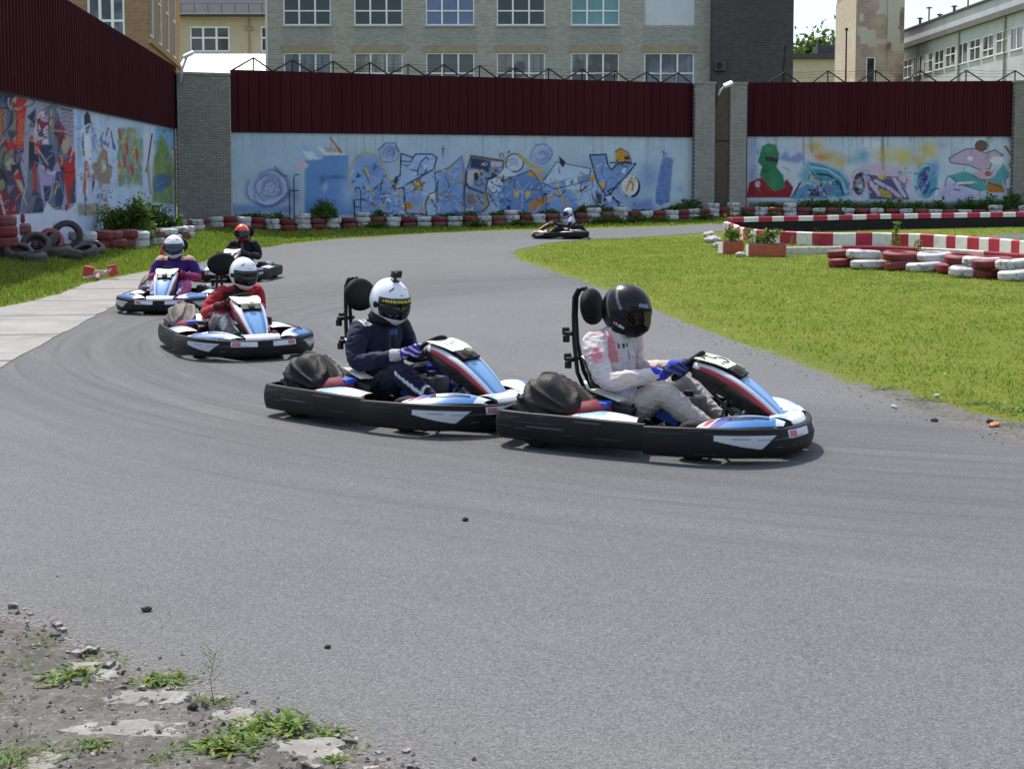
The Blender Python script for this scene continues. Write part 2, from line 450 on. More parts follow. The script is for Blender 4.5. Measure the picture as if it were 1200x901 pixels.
def gcol(n, x, y, dry=.2):
    k = np.array([noise.noise(Vector((a*.45, b*.45, 1))) for a, b in zip(x[::1], y[::1])]) if n < 400000 else np.zeros(n)
    base = np.array([.15, .24, .028]); yel = np.array([.29, .32, .052]); drk = np.array([.09, .135, .015]); st = np.array([.30, .26, .10])
    c = base+(yel-base)*np.clip(.5+k*1.1+np.random.randn(n)*.28, 0, 1)[:,None]
    m = np.random.rand(n) < .22; c[m] = drk
    m = np.random.rand(n) < dry*.35; c[m] = st
    m = np.random.rand(n) < .0035; c[m] = np.array([.85, .80, .35])
    return c*(.8+.4*np.random.rand(n)[:,None])
def field(name, poly, n, hmin, hmax, wd, dry=.2, edge=None, ymix=1.0, lean=.6, bare=None):
    poly = [tuple(p) for p in poly]; A = np.array(poly); mn, mx = A.min(0), A.max(0)
    m = int(n*2.5)
    y = mn[1]+(mx[1]-mn[1])*np.random.rand(m)**(1.0/ymix if ymix < 1 else 1)
    y = np.where(np.random.rand(m) < .5, y, mn[1]+(mx[1]-mn[1])*np.random.rand(m)**1.9)
    x = mn[0]+(mx[0]-mn[0])*np.random.rand(m)
    k = inpoly(x, y, poly); x, y = x[k], y[k]
    cl = np.array([noise.noise(Vector((a*3.1, b*3.1, 4)))+.5*noise.noise(Vector((a*.8, b*.8, 8))) for a, b in zip(x, y)])
    pr = np.clip(.8+cl*.9, .10, 1)
    if edge is not None: pr *= np.clip(edge_dist(x, y, edge)/(.5+.9*np.clip(cl+.2, 0, 1))+.06, 0, 1)
    if bare is not None: pr *= np.where(inpoly(x, y, [tuple(p) for p in bare]), np.clip(.12+1.1*np.clip(cl, 0, 1), 0, 1), 1)
    k = np.random.rand(len(x)) < pr; x, y, cl = x[k][:n], y[k][:n], cl[k][:n]
    H = (hmin+(hmax-hmin)*np.random.rand(len(x))**1.5)*(1+.6*np.clip(cl, -.5, 1))
    W = wd*(.7+.6*np.random.rand(len(x)))*(1+.012*y)
    return blades_mesh(name, np.stack([x, y, gz(x, y)-.005], -1), H, W, gcol(len(x), x, y, dry), M_BLADE, lean)
lawn_poly = [tuple(p) for p in ij]+[(19, ij[-1].y), (26, 40), (30, 44)]
o = field('lawn_grass', lawn_poly, 260000, .014, .048, .015, .3, edge=[tuple(p) for p in ij], lean=1.3, bare=vd); tag(o, 'short yellow green mown grass of the infield lawn', 'grass', kind='stuff')
lv = G2((-120,382),(0,360),(30,354),(70,344),(100,332),(137,324),(180,316),(214,316),(232,308),(262,296),(330,286.5),(330,279))+[(-13.4, 52), (-11.9, 30), (-10.8, 14)]
o = field('verge_grass', lv, 90000, .035, .12, .024, .35, edge=G2((0,360),(30,354),(70,344),(100,332),(137,324),(180,316),(214,316)), lean=.7); tag(o, 'longer weedy grass of the left verge below the tyre piles', 'grass', kind='stuff')
fv = G2((225,312),(262,296),(330,286),(400,279),(480,274),(560,270.5),(650,268),(750,265.5),(830,263),(1000,258),(1260,256))+[(24, 61), (9.3, 61.5), (-10.5, 54), (-13, 52.5), (-12.5, 45)]
o = field('far_verge_grass', fv, 60000, .04, .13, .04, .15, lean=.7); tag(o, 'strip of grass between the far bend and the tyre wall', 'grass', kind='stuff')
# ------------------------------------------------------------------ painting on wall sheets
class Paint:
    """paints a fine wall grid; outlines are traced on a plan whose unit is the photograph's pixel grid for this wall"""
    def __init__(s, X, Y, base):
        s.X, s.Y = X, Y; s.c = np.empty(X.shape+(3,)); s.c[:] = s2l(base)
        rs = np.random.RandomState(3); s.n = rs.rand(*X.shape)
    def box(s, x0, x1, y0, y1):
        return (s.X > x0) & (s.X < x1) & (s.Y > y0) & (s.Y < y1)
    def apply(s, m, a, c):
        a = np.clip(a, 0, 1)[..., None]; s.c[m] = s.c[m]*(1-a)+s2l(c)*a
    def fill(s, pts, c, soft=.45, al=1.0):
        p = np.array(pts, float); m = s.box(p[:,0].min()-2, p[:,0].max()+2, p[:,1].min()-2, p[:,1].max()+2)
        x, y = s.X[m], s.Y[m]
        if len(x) == 0: return
        ins = inpoly(x, y, [tuple(q) for q in p]); d = edge_dist(x, y, [tuple(q) for q in p]+[tuple(p[0])])
        sd = np.where(ins, d, -d); s.apply(m, (.5+sd/(2*soft))*al, c)
    def line(s, pts, w, c, al=1.0, soft=.35):
        p = np.array(pts, float); m = s.box(p[:,0].min()-w-2, p[:,0].max()+w+2, p[:,1].min()-w-2, p[:,1].max()+w+2)
        x, y = s.X[m], s.Y[m]
        if len(x) == 0: return
        d = edge_dist(x, y, [tuple(q) for q in p]); s.apply(m, (.5+(w/2-d)/(2*soft))*al, c)
    def ell(s, cx, cy, rx, ry, c, al=1.0, soft=.4):
        t = np.linspace(0, 2*np.pi, 24, endpoint=False); s.fill([(cx+rx*math.cos(a), cy+ry*math.sin(a)) for a in t], c, soft, al)
    def ring(s, cx, cy, rx, ry, w, c, a0=0, a1=360, al=1.0):
        s.line([(cx+rx*math.cos(R(a)), cy+ry*math.sin(R(a))) for a in np.linspace(a0, a1, 22)], w, c, al)
    def spray(s, cx, cy, rx, ry, c, al=.8):
        m = s.box(cx-2*rx, cx+2*rx, cy-2*ry, cy+2*ry)
        d = np.hypot((s.X[m]-cx)/rx, (s.Y[m]-cy)/ry); s.apply(m, np.exp(-d*d*1.6)*al*(.8+.4*s.n[m]), c)
    def rose(s, cx, cy, r, c1, c2):
        rs = random.Random(int(cx)); s.spray(cx, cy, r*1.1, r, c1, .8)
        lt = tuple(min(255, int(v*1.12)+6) for v in c1)
        for k in range(11):                                # overlapping petals, dark under a light lip
            q = 1-.085*k; a0 = rs.uniform(0, 360); sw = rs.uniform(110, 190); ox, oy = rs.uniform(-.10, .10)*r, rs.uniform(-.08, .08)*r
            pts = [(cx+ox+r*q*(1+.10*math.sin(3*R(a)+k))*math.cos(R(a))*.95, cy+oy+r*q*(1+.08*math.cos(2*R(a)+k))*math.sin(R(a))*.92) for a in np.linspace(a0, a0+sw, 12)]
            s.line(pts, max(1.4, r*.17), c2, .55, r*.10); s.line([(cx+(x-cx)*.90, cy+(y-cy)*.90) for x, y in pts], max(.8, r*.09), lt, .6, r*.05)
            s.line(pts[2:-2], .8, c2, .75)
    def scribble(s, x0, x1, y0, y1, n, cols, L=(4, 12), w=(.6, 1.3), seed=1, al=.85, curl=.5):
        rs = random.Random(seed)
        for _ in range(n):
            x, y, a = rs.uniform(x0, x1), rs.uniform(y0, y1), rs.uniform(0, 6.28); l = rs.uniform(*L); k = rs.uniform(-curl, curl); pts = [(x, y)]
            for _i in range(6): a += k; x += math.cos(a)*l/6; y += math.sin(a)*l/6; pts.append((min(max(x, x0), x1), min(max(y, y0), y1)))
            s.line(pts, rs.uniform(*w), rs.choice(cols), al*rs.uniform(.6, 1), .3)
    def shards(s, x0, x1, y0, y1, n, cols, size=(2, 6), seed=1, al=.85):
        rs = random.Random(seed)
        for _ in range(n):
            x, y, a, l = rs.uniform(x0, x1), rs.uniform(y0, y1), rs.uniform(0, 6.28), rs.uniform(*size); b = a+rs.uniform(.5, 1.6)
            s.fill([(x, y), (x+l*math.cos(a), y+l*1.2*math.sin(a)), (x+l*.8*math.cos(b), y+l*1.2*math.sin(b))], rs.choice(cols), .4, al)
    def drips(s, y0, y1, c=(70,72,74), n=60, al=.4, seed=1):
        rs = random.Random(seed); x0, x1 = s.X.min(), s.X.max()
        for _ in range(n):
            x = rs.uniform(x0, x1); L = rs.uniform(.15, 1)**2*(y1-y0)
            yt = np.interp(x, s.tx, s.ty) if hasattr(s, 'tx') else y0
            s.line([(x, yt-1), (x, yt+L)], rs.uniform(.5, 2.2), c, al*rs.uniform(.3, 1), .8)

M_MURAL = paintmat('mural_paint', .75, .22, .25, .25, 1.1)
M_BASEC = plain('old_concrete', (.30, .30, .29), .9, .25, 2, .2, .4, dirt=.4)
def mat_sheet():
    t = NT('wine_red_sheet'); v = t.coord(); n = t.noise(t.mapping(v, (1, 1, .25)), 1.5, 6, .65)
    c = t.mix(t.ramp(n, [(.3, 0.0), (.75, 1.0)]), (.036, .0028, .0058), (.052, .0042, .0080))
    fl = t.math('FLOOR', t.math('DIVIDE', t.sep(v)[0], 1.05)); wn_ = t.new('ShaderNodeTexWhiteNoise', noise_dimensions='1D'); t.t.links.new(fl, wn_.inputs['W']); c = t.mix(t.math('MULTIPLY', wn_.outputs['Value'], .35), c, (.062, .010, .014))
    c = t.mix(t.ramp(t.noise(t.mapping(v, (6, 1, .35)), 1, 5, .65), [(.56, 0.0), (.75, .3)]), c, (.028, .006, .008))
    return t.fin(c, .6, .12)
M_RED = mat_sheet()
M_IRON = plain('black_iron', (.018, .016, .016), .7, .3, 20, .3)
M_GREYBR = bricks('grey_brick', (.30, .285, .255), (.20, .19, .17), (.075, .07, .064), .265, .092, var=.35, stain=.5)
M_CAP = plain('cap_concrete', (.24, .235, .225), .8, .2, 4, .3, .3, dirt=.3)
M_LAMPW = plain('lamp_housing', (.62, .64, .66), .4, .08, 5)
M_WIRE = plain('rusty_wire', (.05, .035, .028), .7, .3, 30, .2)

def wall_section(label, a, b, zt, zs, zb, pitch, painter, du=.06, dv=.04, brackets=(), flip=False, thick=.22):
    """a, b: ends of the camera-facing face (x, y); zt/zs/zb: (end a, end b) heights of top, split and foot"""
    a, b = Vector(a), Vector(b); L = (b-a).length; dr = (b-a).normalized(); nr = Vector((dr.y, -dr.x))   # nr faces the camera
    root = empty('fence_wall', (a.x, a.y, 0), math.atan2(dr.y, dr.x))
    tag(root, label, 'wall')
    lerp = lambda q, u: q[0]+(q[1]-q[0])*u/L
    # painted concrete base: local x along, local -y towards the track
    us = np.linspace(0, L, int(L/du)+1); vs = np.linspace(0, 1, int((zs[0]-zb[0])/dv)+1)
    U, V = np.meshgrid(us, vs); ZT = lerp(zs, U); ZB = lerp(zb, U); Z = ZB+(ZT-ZB)*V
    seams = np.abs(((U+1.1) % 3.0)-1.5) > 1.492
    Yl = np.where(seams, .012, 0.0)
    W = np.stack([a.x+dr.x*U, a.y+dr.y*U, Z], -1).reshape(-1, 3); px, py = proj(W)
    pc = Paint(px.reshape(U.shape), py.reshape(U.shape), (182,200,210))
    painter(pc)
    o = grid_mesh('mural', U, Yl, Z, M_MURAL, root, colr=pc.c)
    mb = MB()
    for q0, q1, u0, u1 in ((zb, zs, 0, L),):
        y0, y1 = .016, thick
        P8 = [(0,y0,zb[0]-.6),(L,y0,zb[1]-.6),(L,y1,zb[1]-.6),(0,y1,zb[0]-.6),(0,y0,zs[0]-.01),(L,y0,zs[1]-.01),(L,y1,zs[1]-.01),(0,y1,zs[0]-.01)]
        mb.add(P8, [(0,1,2,3),(4,5,6,7),(0,1,5,4),(1,2,6,5),(2,3,7,6),(3,0,4,7)])
    mb.add([(0,-.006,zb[0]-.6),(L,-.006,zb[1]-.6),(L,-.006,zb[1]+.02),(0,-.006,zb[0]+.02)], [(0,1,2,3)])
    mb.build('concrete_base', M_BASEC, root)
    # corrugated sheet
    k = int(L/pitch); us2 = []; ys2 = []
    for i in range(k):
        u = L*i/k; w = L/k
        for f, d in ((0, 0), (.62, 0), (.70, -.045), (.92, -.045)): us2.append(u+f*w); ys2.append(d)
    us2.append(L); ys2.append(0)
    mb = MB(); n = len(us2); vv = []
    for u, d in zip(us2, ys2):
        vv += [(u, d-.03, lerp(zs, u)-.02), (u, d-.03, lerp(zt, u))]
    mb.add(vv, [(2*i, 2*i+2, 2*i+3, 2*i+1) for i in range(n-1)])
    mb.build('metal_screen', M_RED, root)
    mb = MB(); mb.add([(0,-.02,zt[0]-.03),(L,-.02,zt[1]-.03),(L,.06,zt[1]-.03),(0,.06,zt[0]-.03),(0,-.02,zt[0]-.002),(L,-.02,zt[1]-.002),(L,.06,zt[1]-.002),(0,.06,zt[0]-.002)],
        [(0,1,2,3),(4,5,6,7),(0,1,5,4),(1,2,6,5),(2,3,7,6),(3,0,4,7)])
    mb.add([(0,0,zs[0]-.01),(L,0,zs[1]-.01),(L,.08,zs[1]-.01),(0,.08,zs[0]-.01),(0,0,zt[0]-.03),(L,0,zt[1]-.03),(L,.08,zt[1]-.03),(0,.08,zt[0]-.03)],
        [(0,1,2,3),(4,5,6,7),(0,1,5,4),(1,2,6,5),(2,3,7,6),(3,0,4,7)])
    mb.build('screen_frame', M_IRON, root)
    mb = MB(); mb.add([(0,-.075,zs[0]-.05),(L,-.075,zs[1]-.05),(L,-.02,zs[1]-.05),(0,-.02,zs[0]-.05),(0,-.075,zs[0]-.021),(L,-.075,zs[1]-.021),(L,-.02,zs[1]-.021),(0,-.02,zs[0]-.021)], [(0,1,2,3),(4,5,6,7),(0,1,5,4),(1,2,6,5),(2,3,7,6),(3,0,4,7)]); mb.build('shade_strip', M_IRON, root)  # black strip standing in for the shadow line under the sheet's lower edge
    bw = brackets[1] if brackets else 0
    if brackets:
        apx = []
        for u in brackets[0]:
            z = lerp(zt, u); mb = MB(); h = brackets[2]*random.uniform(.92, 1.06); q = random.uniform(-.05, .05)
            mb.tube([(u-bw, .02, z-.02), (u+q, -.04, z+h), (u+bw, .02, z-.02)], .035, n=5); mb.tube([(u+q, .0, z-.05), (u+q, -.03, z+h*.98)], .030, n=5)
            mb.build('wire_bracket', M_IRON, root); apx.append((u+q, -.04, z+h))
        mb = MB()
        for dz, dy in ((0, 0), (-.12, .03), (-.25, .05)):
            pts = []
            for i, p in enumerate(apx):
                pts.append((p[0], p[1]+dy, p[2]+dz+.012))
                if i < len(apx)-1:
                    q = apx[i+1]; pts.append(((p[0]+q[0])/2, p[1]+dy, (p[2]+q[2])/2+dz-.04))
            mb.tube(pts, .008, n=4)
        mb.build('barbed_wire', M_WIRE, root)
    return root

# ---- the murals ------------------------------------------------------------
BLK, BLU, DBL, LBL, YEL, ORG, WHT = (18,20,32), (86,126,186), (60,82,140), (150,180,220), (200,168,84), (178,112,34), (214,220,230)
def centre_mural(p):
    p.tx, p.ty = (270, 815), (154, 160)
    for x in np.linspace(270, 815, 40):
        p.spray(x, random.uniform(165, 240), 24, 30, random.choice([(172,192,212), (190,206,216), (164,184,206)]), .5)
    p.drips(154, 200, (104,116,124), 90, .28, 4)
    for x in (388, 427, 566, 695): p.line([(x, 154), (x+.3, 250)], 1.0, (120,134,146), .7)
    p.fill([(270,238),(345,240),(345,252),(270,252)], (120,150,190), 2, .6)
    # blue roses and block letters, from the left
    p.spray(318, 222, 30, 22, (118,136,186), .8); p.rose(316, 220, 25, (176,190,218), (72,84,136)); p.spray(345, 228, 10, 16, (110,128,180), .7)
    p.line([(322,195),(330,205),(337,207)], 1.2, (70,84,130))
    p.fill([(357,188),(378,187),(378,183),(408,181),(409,204),(412,222),(418,252),(357,252)], (104,146,198), 1.0)
    p.fill([(354,168),(372,177),(378,183),(360,188),(352,180)], (150,190,222), 1.2, .8)
    p.fill([(354,177),(367,178),(374,187),(361,187)], (208,222,226), .6); p.fill([(371,172),(402,180),(408,182),(380,182)], (214,222,226), .7)
    p.fill([(347,193),(354,186),(362,194),(354,202)], (204,180,196), .8)
    p.line([(387,162),(399,178)], 2.2, ORG); 
    for x in (381, 384, 387, 391, 395): p.line([(x,174),(x+2.5,178.5)], 1.5, ORG)
    p.line([(397,174),(400,179)], 2.4, ORG); p.spray(395, 208, 22, 3, DBL, .8); p.spray(378, 213, 4, 7, (70,84,140), .9); p.spray(381, 220, 4, 6, (205,215,225), .9)
    p.spray(392, 226, 24, 16, (108,146,204), .7)
    for x in range(410, 770, 9): p.spray(x, random.uniform(200, 245), 14, 22, random.choice([(136,166,204), (150,182,208), (120,152,196), (166,190,212)]), .75)
    # big rounded letter with yellow edge
    B = [(408,207),(411,196),(418,183),(427,179),(441,181),(449,193),(452,206),(462,216),(470,230),(474,252),(418,252),(414,222)]
    p.fill(B, (140,172,212), .8); p.spray(436, 200, 16, 14, (104,138,196), .8); p.spray(446, 232, 20, 14, (92,128,192), .9)
    p.line(B[-1:]+B[:10], 1.5, YEL); p.line([(428,198),(432,206)], 3, (206,176,96)); p.line([(431,221),(438,227)], 3, (206,170,84)); p.line([(434,238),(440,241)], 2.5, ORG)
    p.rose(455, 180, 12, (166,182,216), (86,96,150)); p.line([(443,176),(452,168),(463,168),(468,178)], 1.6, (82,92,150))
    # angular figure with black outline and yellow star
    A = [(470,180),(484,185),(487,181),(506,181),(512,185),(508,200),(513,212),(512,224),(503,228),(498,240),(500,252),(476,250),(473,220),(462,222),(465,208),(469,206)]
    p.fill(A, (166,188,222), .8); p.spray(485, 236, 14, 12, (122,154,208), .8); p.line(A+A[:1], 1.4, BLK)
    p.line([(469,189),(482,190),(484,185)], 1.3, BLK); p.line([(482,199),(489,201),(493,190),(500,184),(502,188)], 1.4, BLK); p.line([(473,218),(492,208),(509,198)], 1.6, BLK)
    p.line([(489,201),(490,207),(503,202)], 1.2, BLK); p.spray(496, 195, 8, 6, (120,150,206), .8)
    st = [(490+ (9 if i % 2 == 0 else 3.8)*math.sin(math.pi*i/5), 217-(9 if i % 2 == 0 else 3.8)*math.cos(math.pi*i/5)) for i in range(10)]
    p.fill(st, (196,150,70), .5); p.line(st+st[:1], .9, (70,56,40))
    p.fill([(459,219),(464,207),(468,210),(463,221)], (92,112,160), .6); p.line([(459,221),(465,208)], 1.2, BLK)
    p.line([(503,228),(499,238),(492,250)], 2.4, (190,150,72)); p.fill([(476,237),(484,238),(482,246),(475,246)], (206,140,50), .8)
    p.fill([(504,225),(511,224),(511,233),(505,234)], (222,222,210), .6); p.line([(506,234),(510,242)], 2, (50,60,80))
    # blue wave letters
    p.fill([(510,202),(526,197),(541,183),(544,200),(542,252),(512,252)], (132,162,208), 1.0); p.spray(527, 222, 10, 18, (104,138,192), .8)
    p.line([(510,201),(523,202),(536,193)], 1.7, YEL); p.line([(513,231),(524,234),(532,226)], 1.7, YEL); p.line([(539,220),(545,190)], 1.6, YEL); p.line([(527,215),(532,212)], 2.5, (190,160,90))
    p.spray(519, 178, 1.6, 8, (70,90,130), .9); p.spray(519.5, 174.5, 1.6, 1.6, BLK, 1)
    # dark letter
    D = [(552,183),(590,189),(590,197),(580,208),(572,211),(569,224),(573,240),(566,248),(545,250),(544,228),(547,200)]
    p.fill(D, (128,146,176), .7); p.fill([(552,185),(566,187),(575,189),(573,203),(566,200),(559,198),(551,197)], (48,60,88), 1.0); p.fill([(575,190),(589,190),(586,196),(576,195)], (206,182,200), .6)
    p.fill([(548,202),(558,199),(563,203),(556,213),(552,218),(548,214)], (196,186,190), .6); p.ell(558, 207, 3, 5, (44,40,48)); p.line([(551,182),(590,188)], 1.8, (176,140,70))
    p.line([(547,199),(545,213),(549,220),(568,227)], 1.9, BLK); p.line([(563,203),(570,210),(577,208)], 2, (60,60,60)); p.fill([(577,199),(583,199),(580,209),(575,209)], (60,50,44), .5)
    p.line([(569,226),(572,236),(569,246)], 3, (206,158,64)); p.fill([(546,228),(560,227),(562,236),(548,240)], (120,120,124), .8); p.line([(548,234),(558,233)], 2, (170,120,80)); p.line([(572,226),(582,242)], 2, (80,100,150))
    p.line([(590,189),(602,206)], 1, YEL)
    p.ell(603, 191, 10.5, 10.5, (190,202,222)); p.ring(603, 191, 10.5, 10.5, 1.4, BLK); 
    for k in (0, 1, 2): p.line([(597,188+3*k),(602,186+3*k),(607,189+3*k)], .9, (90,110,170))
    p.line([(587,186),(585,181),(589,180),(591,186)], 1, BLK); p.line([(595,180),(596,177),(598,179)], 1, BLK)
    p.fill([(586,198),(594,197),(602,203),(608,204),(596,209),(585,206)], (206,208,220), .6); p.line([(583,207),(592,208),(598,208)], 1.4, (196,160,90))
    p.ell(580, 217, 10, 9, (206,216,226)); p.ring(580, 217, 10, 9, 1, (80,90,120))
    for a, b in ((576,213),(582,212),(585,218),(578,220),(582,223)): p.ell(a, b, 1.4, 1.4, (110,150,200))
    # flowers and pale shapes
    p.fill([(590,212),(606,206),(622,200),(632,212),(640,232),(640,252),(586,250),(584,232)], (108,142,194), 1.4); p.spray(618, 226, 16, 14, (92,126,184), .8)
    p.line([(608,182),(622,194),(630,196)], 4, (196,160,84)); p.line([(620,203),(634,208)], 5, (200,160,78)); p.line([(622,201),(636,200)], 3.5, (206,168,90))
    p.ell(605, 226, 3, 6, (206,172,96)); p.ell(618, 228, 2.6, 5, (210,180,104)); p.line([(612,252),(612,224),(604,210)], 1.2, LBL); p.line([(612,224),(622,212)], 1.2, LBL)
    p.rose(635, 181, 13, (166,184,214), (100,118,166))
    p.fill([(636,214),(652,190),(692,198),(690,208),(640,216)], (186,204,224), .8); p.fill([(640,216),(690,204),(690,212),(650,222)], (110,142,194), .8)
    p.fill([(655,183),(663,190),(660,197),(656,192)], (34,38,50), .4)
    p.fill([(640,216),(655,212),(675,228),(680,252),(640,252)], (136,166,210), .9); p.fill([(662,212),(676,207),(679,222),(664,222)], (200,214,228), .6)
    p.line([(650,212),(655,224),(662,238),(665,246)], 3, (200,164,84)); p.line([(638,234),(650,228)], 3.4, (196,150,70)); p.fill([(620,238),(636,230),(642,232),(632,246),(620,248)], (184,138,62), 1.0)
    p.line([(655,231),(662,224)], 1.6, BLK); p.line([(680,224),(687,219)], 2.4, (40,40,52)); p.fill([(690,211),(695,205),(700,210),(695,216)], (204,150,62), .6); p.fill([(683,236),(700,206),(702,222),(698,236)], (170,194,224), .8)
    # Y-shaped letter and cap
    Yp = [(691,182),(710,181),(713,196),(717,199),(725,191),(745,192),(733,208),(721,220),(712,224),(726,240),(722,246),(706,246),(709,228),(700,214)]
    p.fill(Yp, (124,152,200), .6); p.spray(708, 206, 8, 10, (132,160,210), .8); p.line(Yp+Yp[:1], 1.5, BLK); p.line([(722,219),(708,236),(704,246)], 1.6, BLK); p.line([(709,228),(728,238)], 1.2, BLK)
    p.fill([(721,190),(721,178),(727,174),(735,180),(740,190)], (198,146,54), .5); p.line([(715,191),(740,190)], 1.4, BLK); p.line([(721,178),(727,174),(736,179),(740,190)], 1.2, (60,44,30)); p.fill([(731,184),(737,183),(738,188),(732,187)], (60,40,24), .4)
    p.fill([(702,216),(706,208),(710,218),(704,222)], (206,176,90), .6)
    p.ell(739.5, 219, 11, 13, (30,32,44)); p.ell(738, 217.5, 10, 12, (222,222,216)); p.line([(734,222),(739,212),(742,216),(741,223)], 2.6, (196,140,70)); p.ell(740, 209, 1.6, 1.6, (200,150,90))
    p.fill([(698,224),(706,228),(705,248),(697,246)], (60,72,100), 1, .8); p.fill([(740,236),(764,232),(772,252),(736,252)], (130,146,200), 2.5, .7)
    # the many thin highlights, shadows and outlines between the letters
    for q in (A, D, Yp): p.line(q+q[:1], 1.5, (26,32,58), .9)
    p.line(B[-1:]+B[:10], 1.6, YEL)
    W1 = [(510,202),(526,197),(541,183),(544,200),(542,252),(512,252)]; p.line(W1+W1[:1], 1.3, (60,80,130), .8); p.line([(590,212),(606,206),(622,200),(632,212),(640,232),(640,252)], 1.4, (34,46,84), .85); p.line([(636,214),(652,190),(692,198),(690,212),(650,222),(636,214)], 1.2, (34,46,84), .8)
    p.shards(552, 600, 186, 240, 6, [(30,36,56), (44,54,84), (196,164,84)], (4, 10), 77, .85); p.shards(640, 745, 196, 246, 7, [(44,54,90), (70,92,146), (200,168,84), (206,216,230)], (4, 11), 78, .8); p.shards(412, 512, 200, 248, 5, [(60,82,140), (200,168,84), (176,198,228)], (4, 9), 79, .7)
    for x0, x1, y0, y1, sd in ((412,450,184,250,1),(446,474,206,250,2),(470,512,186,250,3),(510,546,190,250,4),(546,590,190,246,5),(584,640,206,250,6),(636,700,196,250,7),(692,744,186,246,8)):
        p.scribble(x0, x1, y0, y1, 24, [(58,80,130), (186,204,228), (214,222,232), (84,120,184), (60,72,110)], (5, 16), (.7, 1.5), sd, .75)
        p.scribble(x0, x1, y0+6, y1, 5, [(196,164,92), (206,176,110), (176,128,60)], (5, 12), (.8, 1.6), sd+20, .85); p.scribble(x0, x1, y0, y1, 5, [BLK, (34,40,64)], (6, 18), (.8, 1.5), sd+40, .9, .3)
        p.shards(x0, x1, y0+4, y1, 4, [(190,206,226), (78,104,158), (150,176,216)], (3, 8), sd+60, .7)
    # feather of blue scales
    Fp = [(776,186),(782,184),(789,187),(787,206),(786,222),(784,236),(774,242),(768,238),(769,222),(772,204)]
    p.fill(Fp, (112,136,190), 1.0); p.line([(778,184),(777,177),(781,182)], 1.4, (90,110,160)); p.spray(797, 222, 5, 6, (150,170,206), .8)
    rs = random.Random(5)
    for _ in range(70):
        x, y = rs.uniform(769, 788), rs.uniform(188, 238)
        if inpoly(np.array([x]), np.array([y]), Fp)[0]: p.ring(x, y, 1.5, 1.3, .6, (74,94,150), 0, 180, .8)
    p.drips(154, 190, (110,118,120), 30, .35, 9)
def right_mural(p):
    p.tx, p.ty = (876, 1190), (159, 159)
    for x in np.linspace(876, 1190, 30): p.spray(x, random.uniform(165, 235), 16, 24, random.choice([(214,218,224), (196,204,216), (206,214,222)]), .6)
    p.spray(885, 175, 10, 14, (150,168,214), .8); p.spray(882, 205, 8, 24, (126,140,200), .8); p.fill([(912,186),(921,176),(926,184),(938,178),(944,186),(936,192),(915,188)], (142,148,200), 1.4, .8)
    p.spray(955, 172, 14, 10, (198,164,60), .9); p.spray(967, 184, 18, 9, (196,150,60), .9); p.spray(985, 190, 14, 10, (204,176,84), .8); p.spray(961, 184, 5, 4, (206,120,70), .8)
    p.spray(1012, 182, 10, 10, (100,160,190), .9); p.spray(1000, 188, 10, 6, (130,176,200), .8); p.spray(1036, 182, 14, 12, (206,186,70), .9); p.spray(1058, 184, 14, 14, (204,184,64), .9); p.spray(1088, 176, 14, 12, (204,186,80), .9); p.spray(1078, 190, 12, 10, (196,176,70), .8)
    p.spray(1103, 170, 9, 6, (178,160,190), .7); p.spray(1120, 178, 8, 8, (190,180,200), .7)
    p.fill([(944,188),(964,192),(985,198),(1000,214),(1000,232),(946,232),(936,206)], (120,170,190), 2.5, .7)
    # a plain green reptile shape on a red blob (kept generic)
    p.fill([(874,232),(878,214),(892,208),(900,214),(908,224),(922,210),(930,220),(926,232)], (140,36,44), .9); p.ell(888, 216, 3, 4, (210,190,190), .9)
    p.fill([(893,172),(900,168),(909,170),(913,180),(912,190),(910,196),(918,206),(920,220),(908,224),(898,214),(890,206),(893,196),(888,190)], (44,124,86), .7)
    p.spray(900, 175, 7, 5, (70,150,104), .8); p.spray(906, 214, 8, 8, (60,146,104), .8); p.fill([(896,183),(912,186),(911,191),(898,189)], (70,40,40), .6); p.spray(896, 200, 6, 3, (24,70,52), .7)
    # teal swirl letters
    p.fill([(948,190),(966,194),(984,202),(994,216),(995,228),(982,232),(968,226),(958,210)], (74,142,168), .8); p.line([(951,196),(970,199),(986,210),(992,226)], 2.4, (150,196,210)); p.line([(958,204),(972,206),(984,216),(988,228)], 2.2, (36,40,56)); p.line([(950,200),(962,216),(968,228)], 1.6, (36,40,56))
    p.fill([(962,210),(974,212),(978,226),(970,228)], (84,160,150), .8); p.ell(972, 222, 5, 5, (110,120,180), .9, 1)
    p.fill([(930,228),(938,216),(952,214),(964,222),(968,232),(930,234)], (86,150,180), .9); p.line([(936,220),(946,214),(958,219),(966,228)], 1.8, (206,190,206)); p.fill([(946,222),(958,222),(962,230),(950,230)], (56,50,72), .8); p.fill([(948,212),(953,206),(956,212)], (206,196,110), .5)
    p.line([(928,232),(938,214)], 2, (40,50,64))
    # pink rounded letters
    p.ell(1006, 214, 11, 17, (206,184,200), 1, .7); p.ell(1006.5, 216, 7, 13, (60,52,72), 1, .7); p.ell(1007, 218, 5, 8, (128,140,128), 1, .8); p.ell(1008, 220, 2.4, 3.6, (206,208,170))
    p.fill([(1008,196),(1030,192),(1052,196),(1066,208),(1070,218),(1062,220),(1050,208),(1016,206)], (206,180,196), .8); p.line([(1016,206),(1050,208),(1062,220)], 1.4, (60,48,70))
    p.fill([(1014,206),(1046,208),(1060,220),(1066,234),(1020,234)], (96,84,120), .9); p.line([(1016,208),(1030,228)], 4.4, (206,190,206)); p.line([(1026,212),(1044,222),(1056,232)], 4, (200,184,206)); p.line([(1048,210),(1060,230)], 4, (206,190,210))
    p.fill([(1028,206),(1038,206),(1036,211),(1030,210)], (206,196,70), .5); p.fill([(1030,220),(1044,226),(1046,233),(1032,230)], (186,166,70), .8)
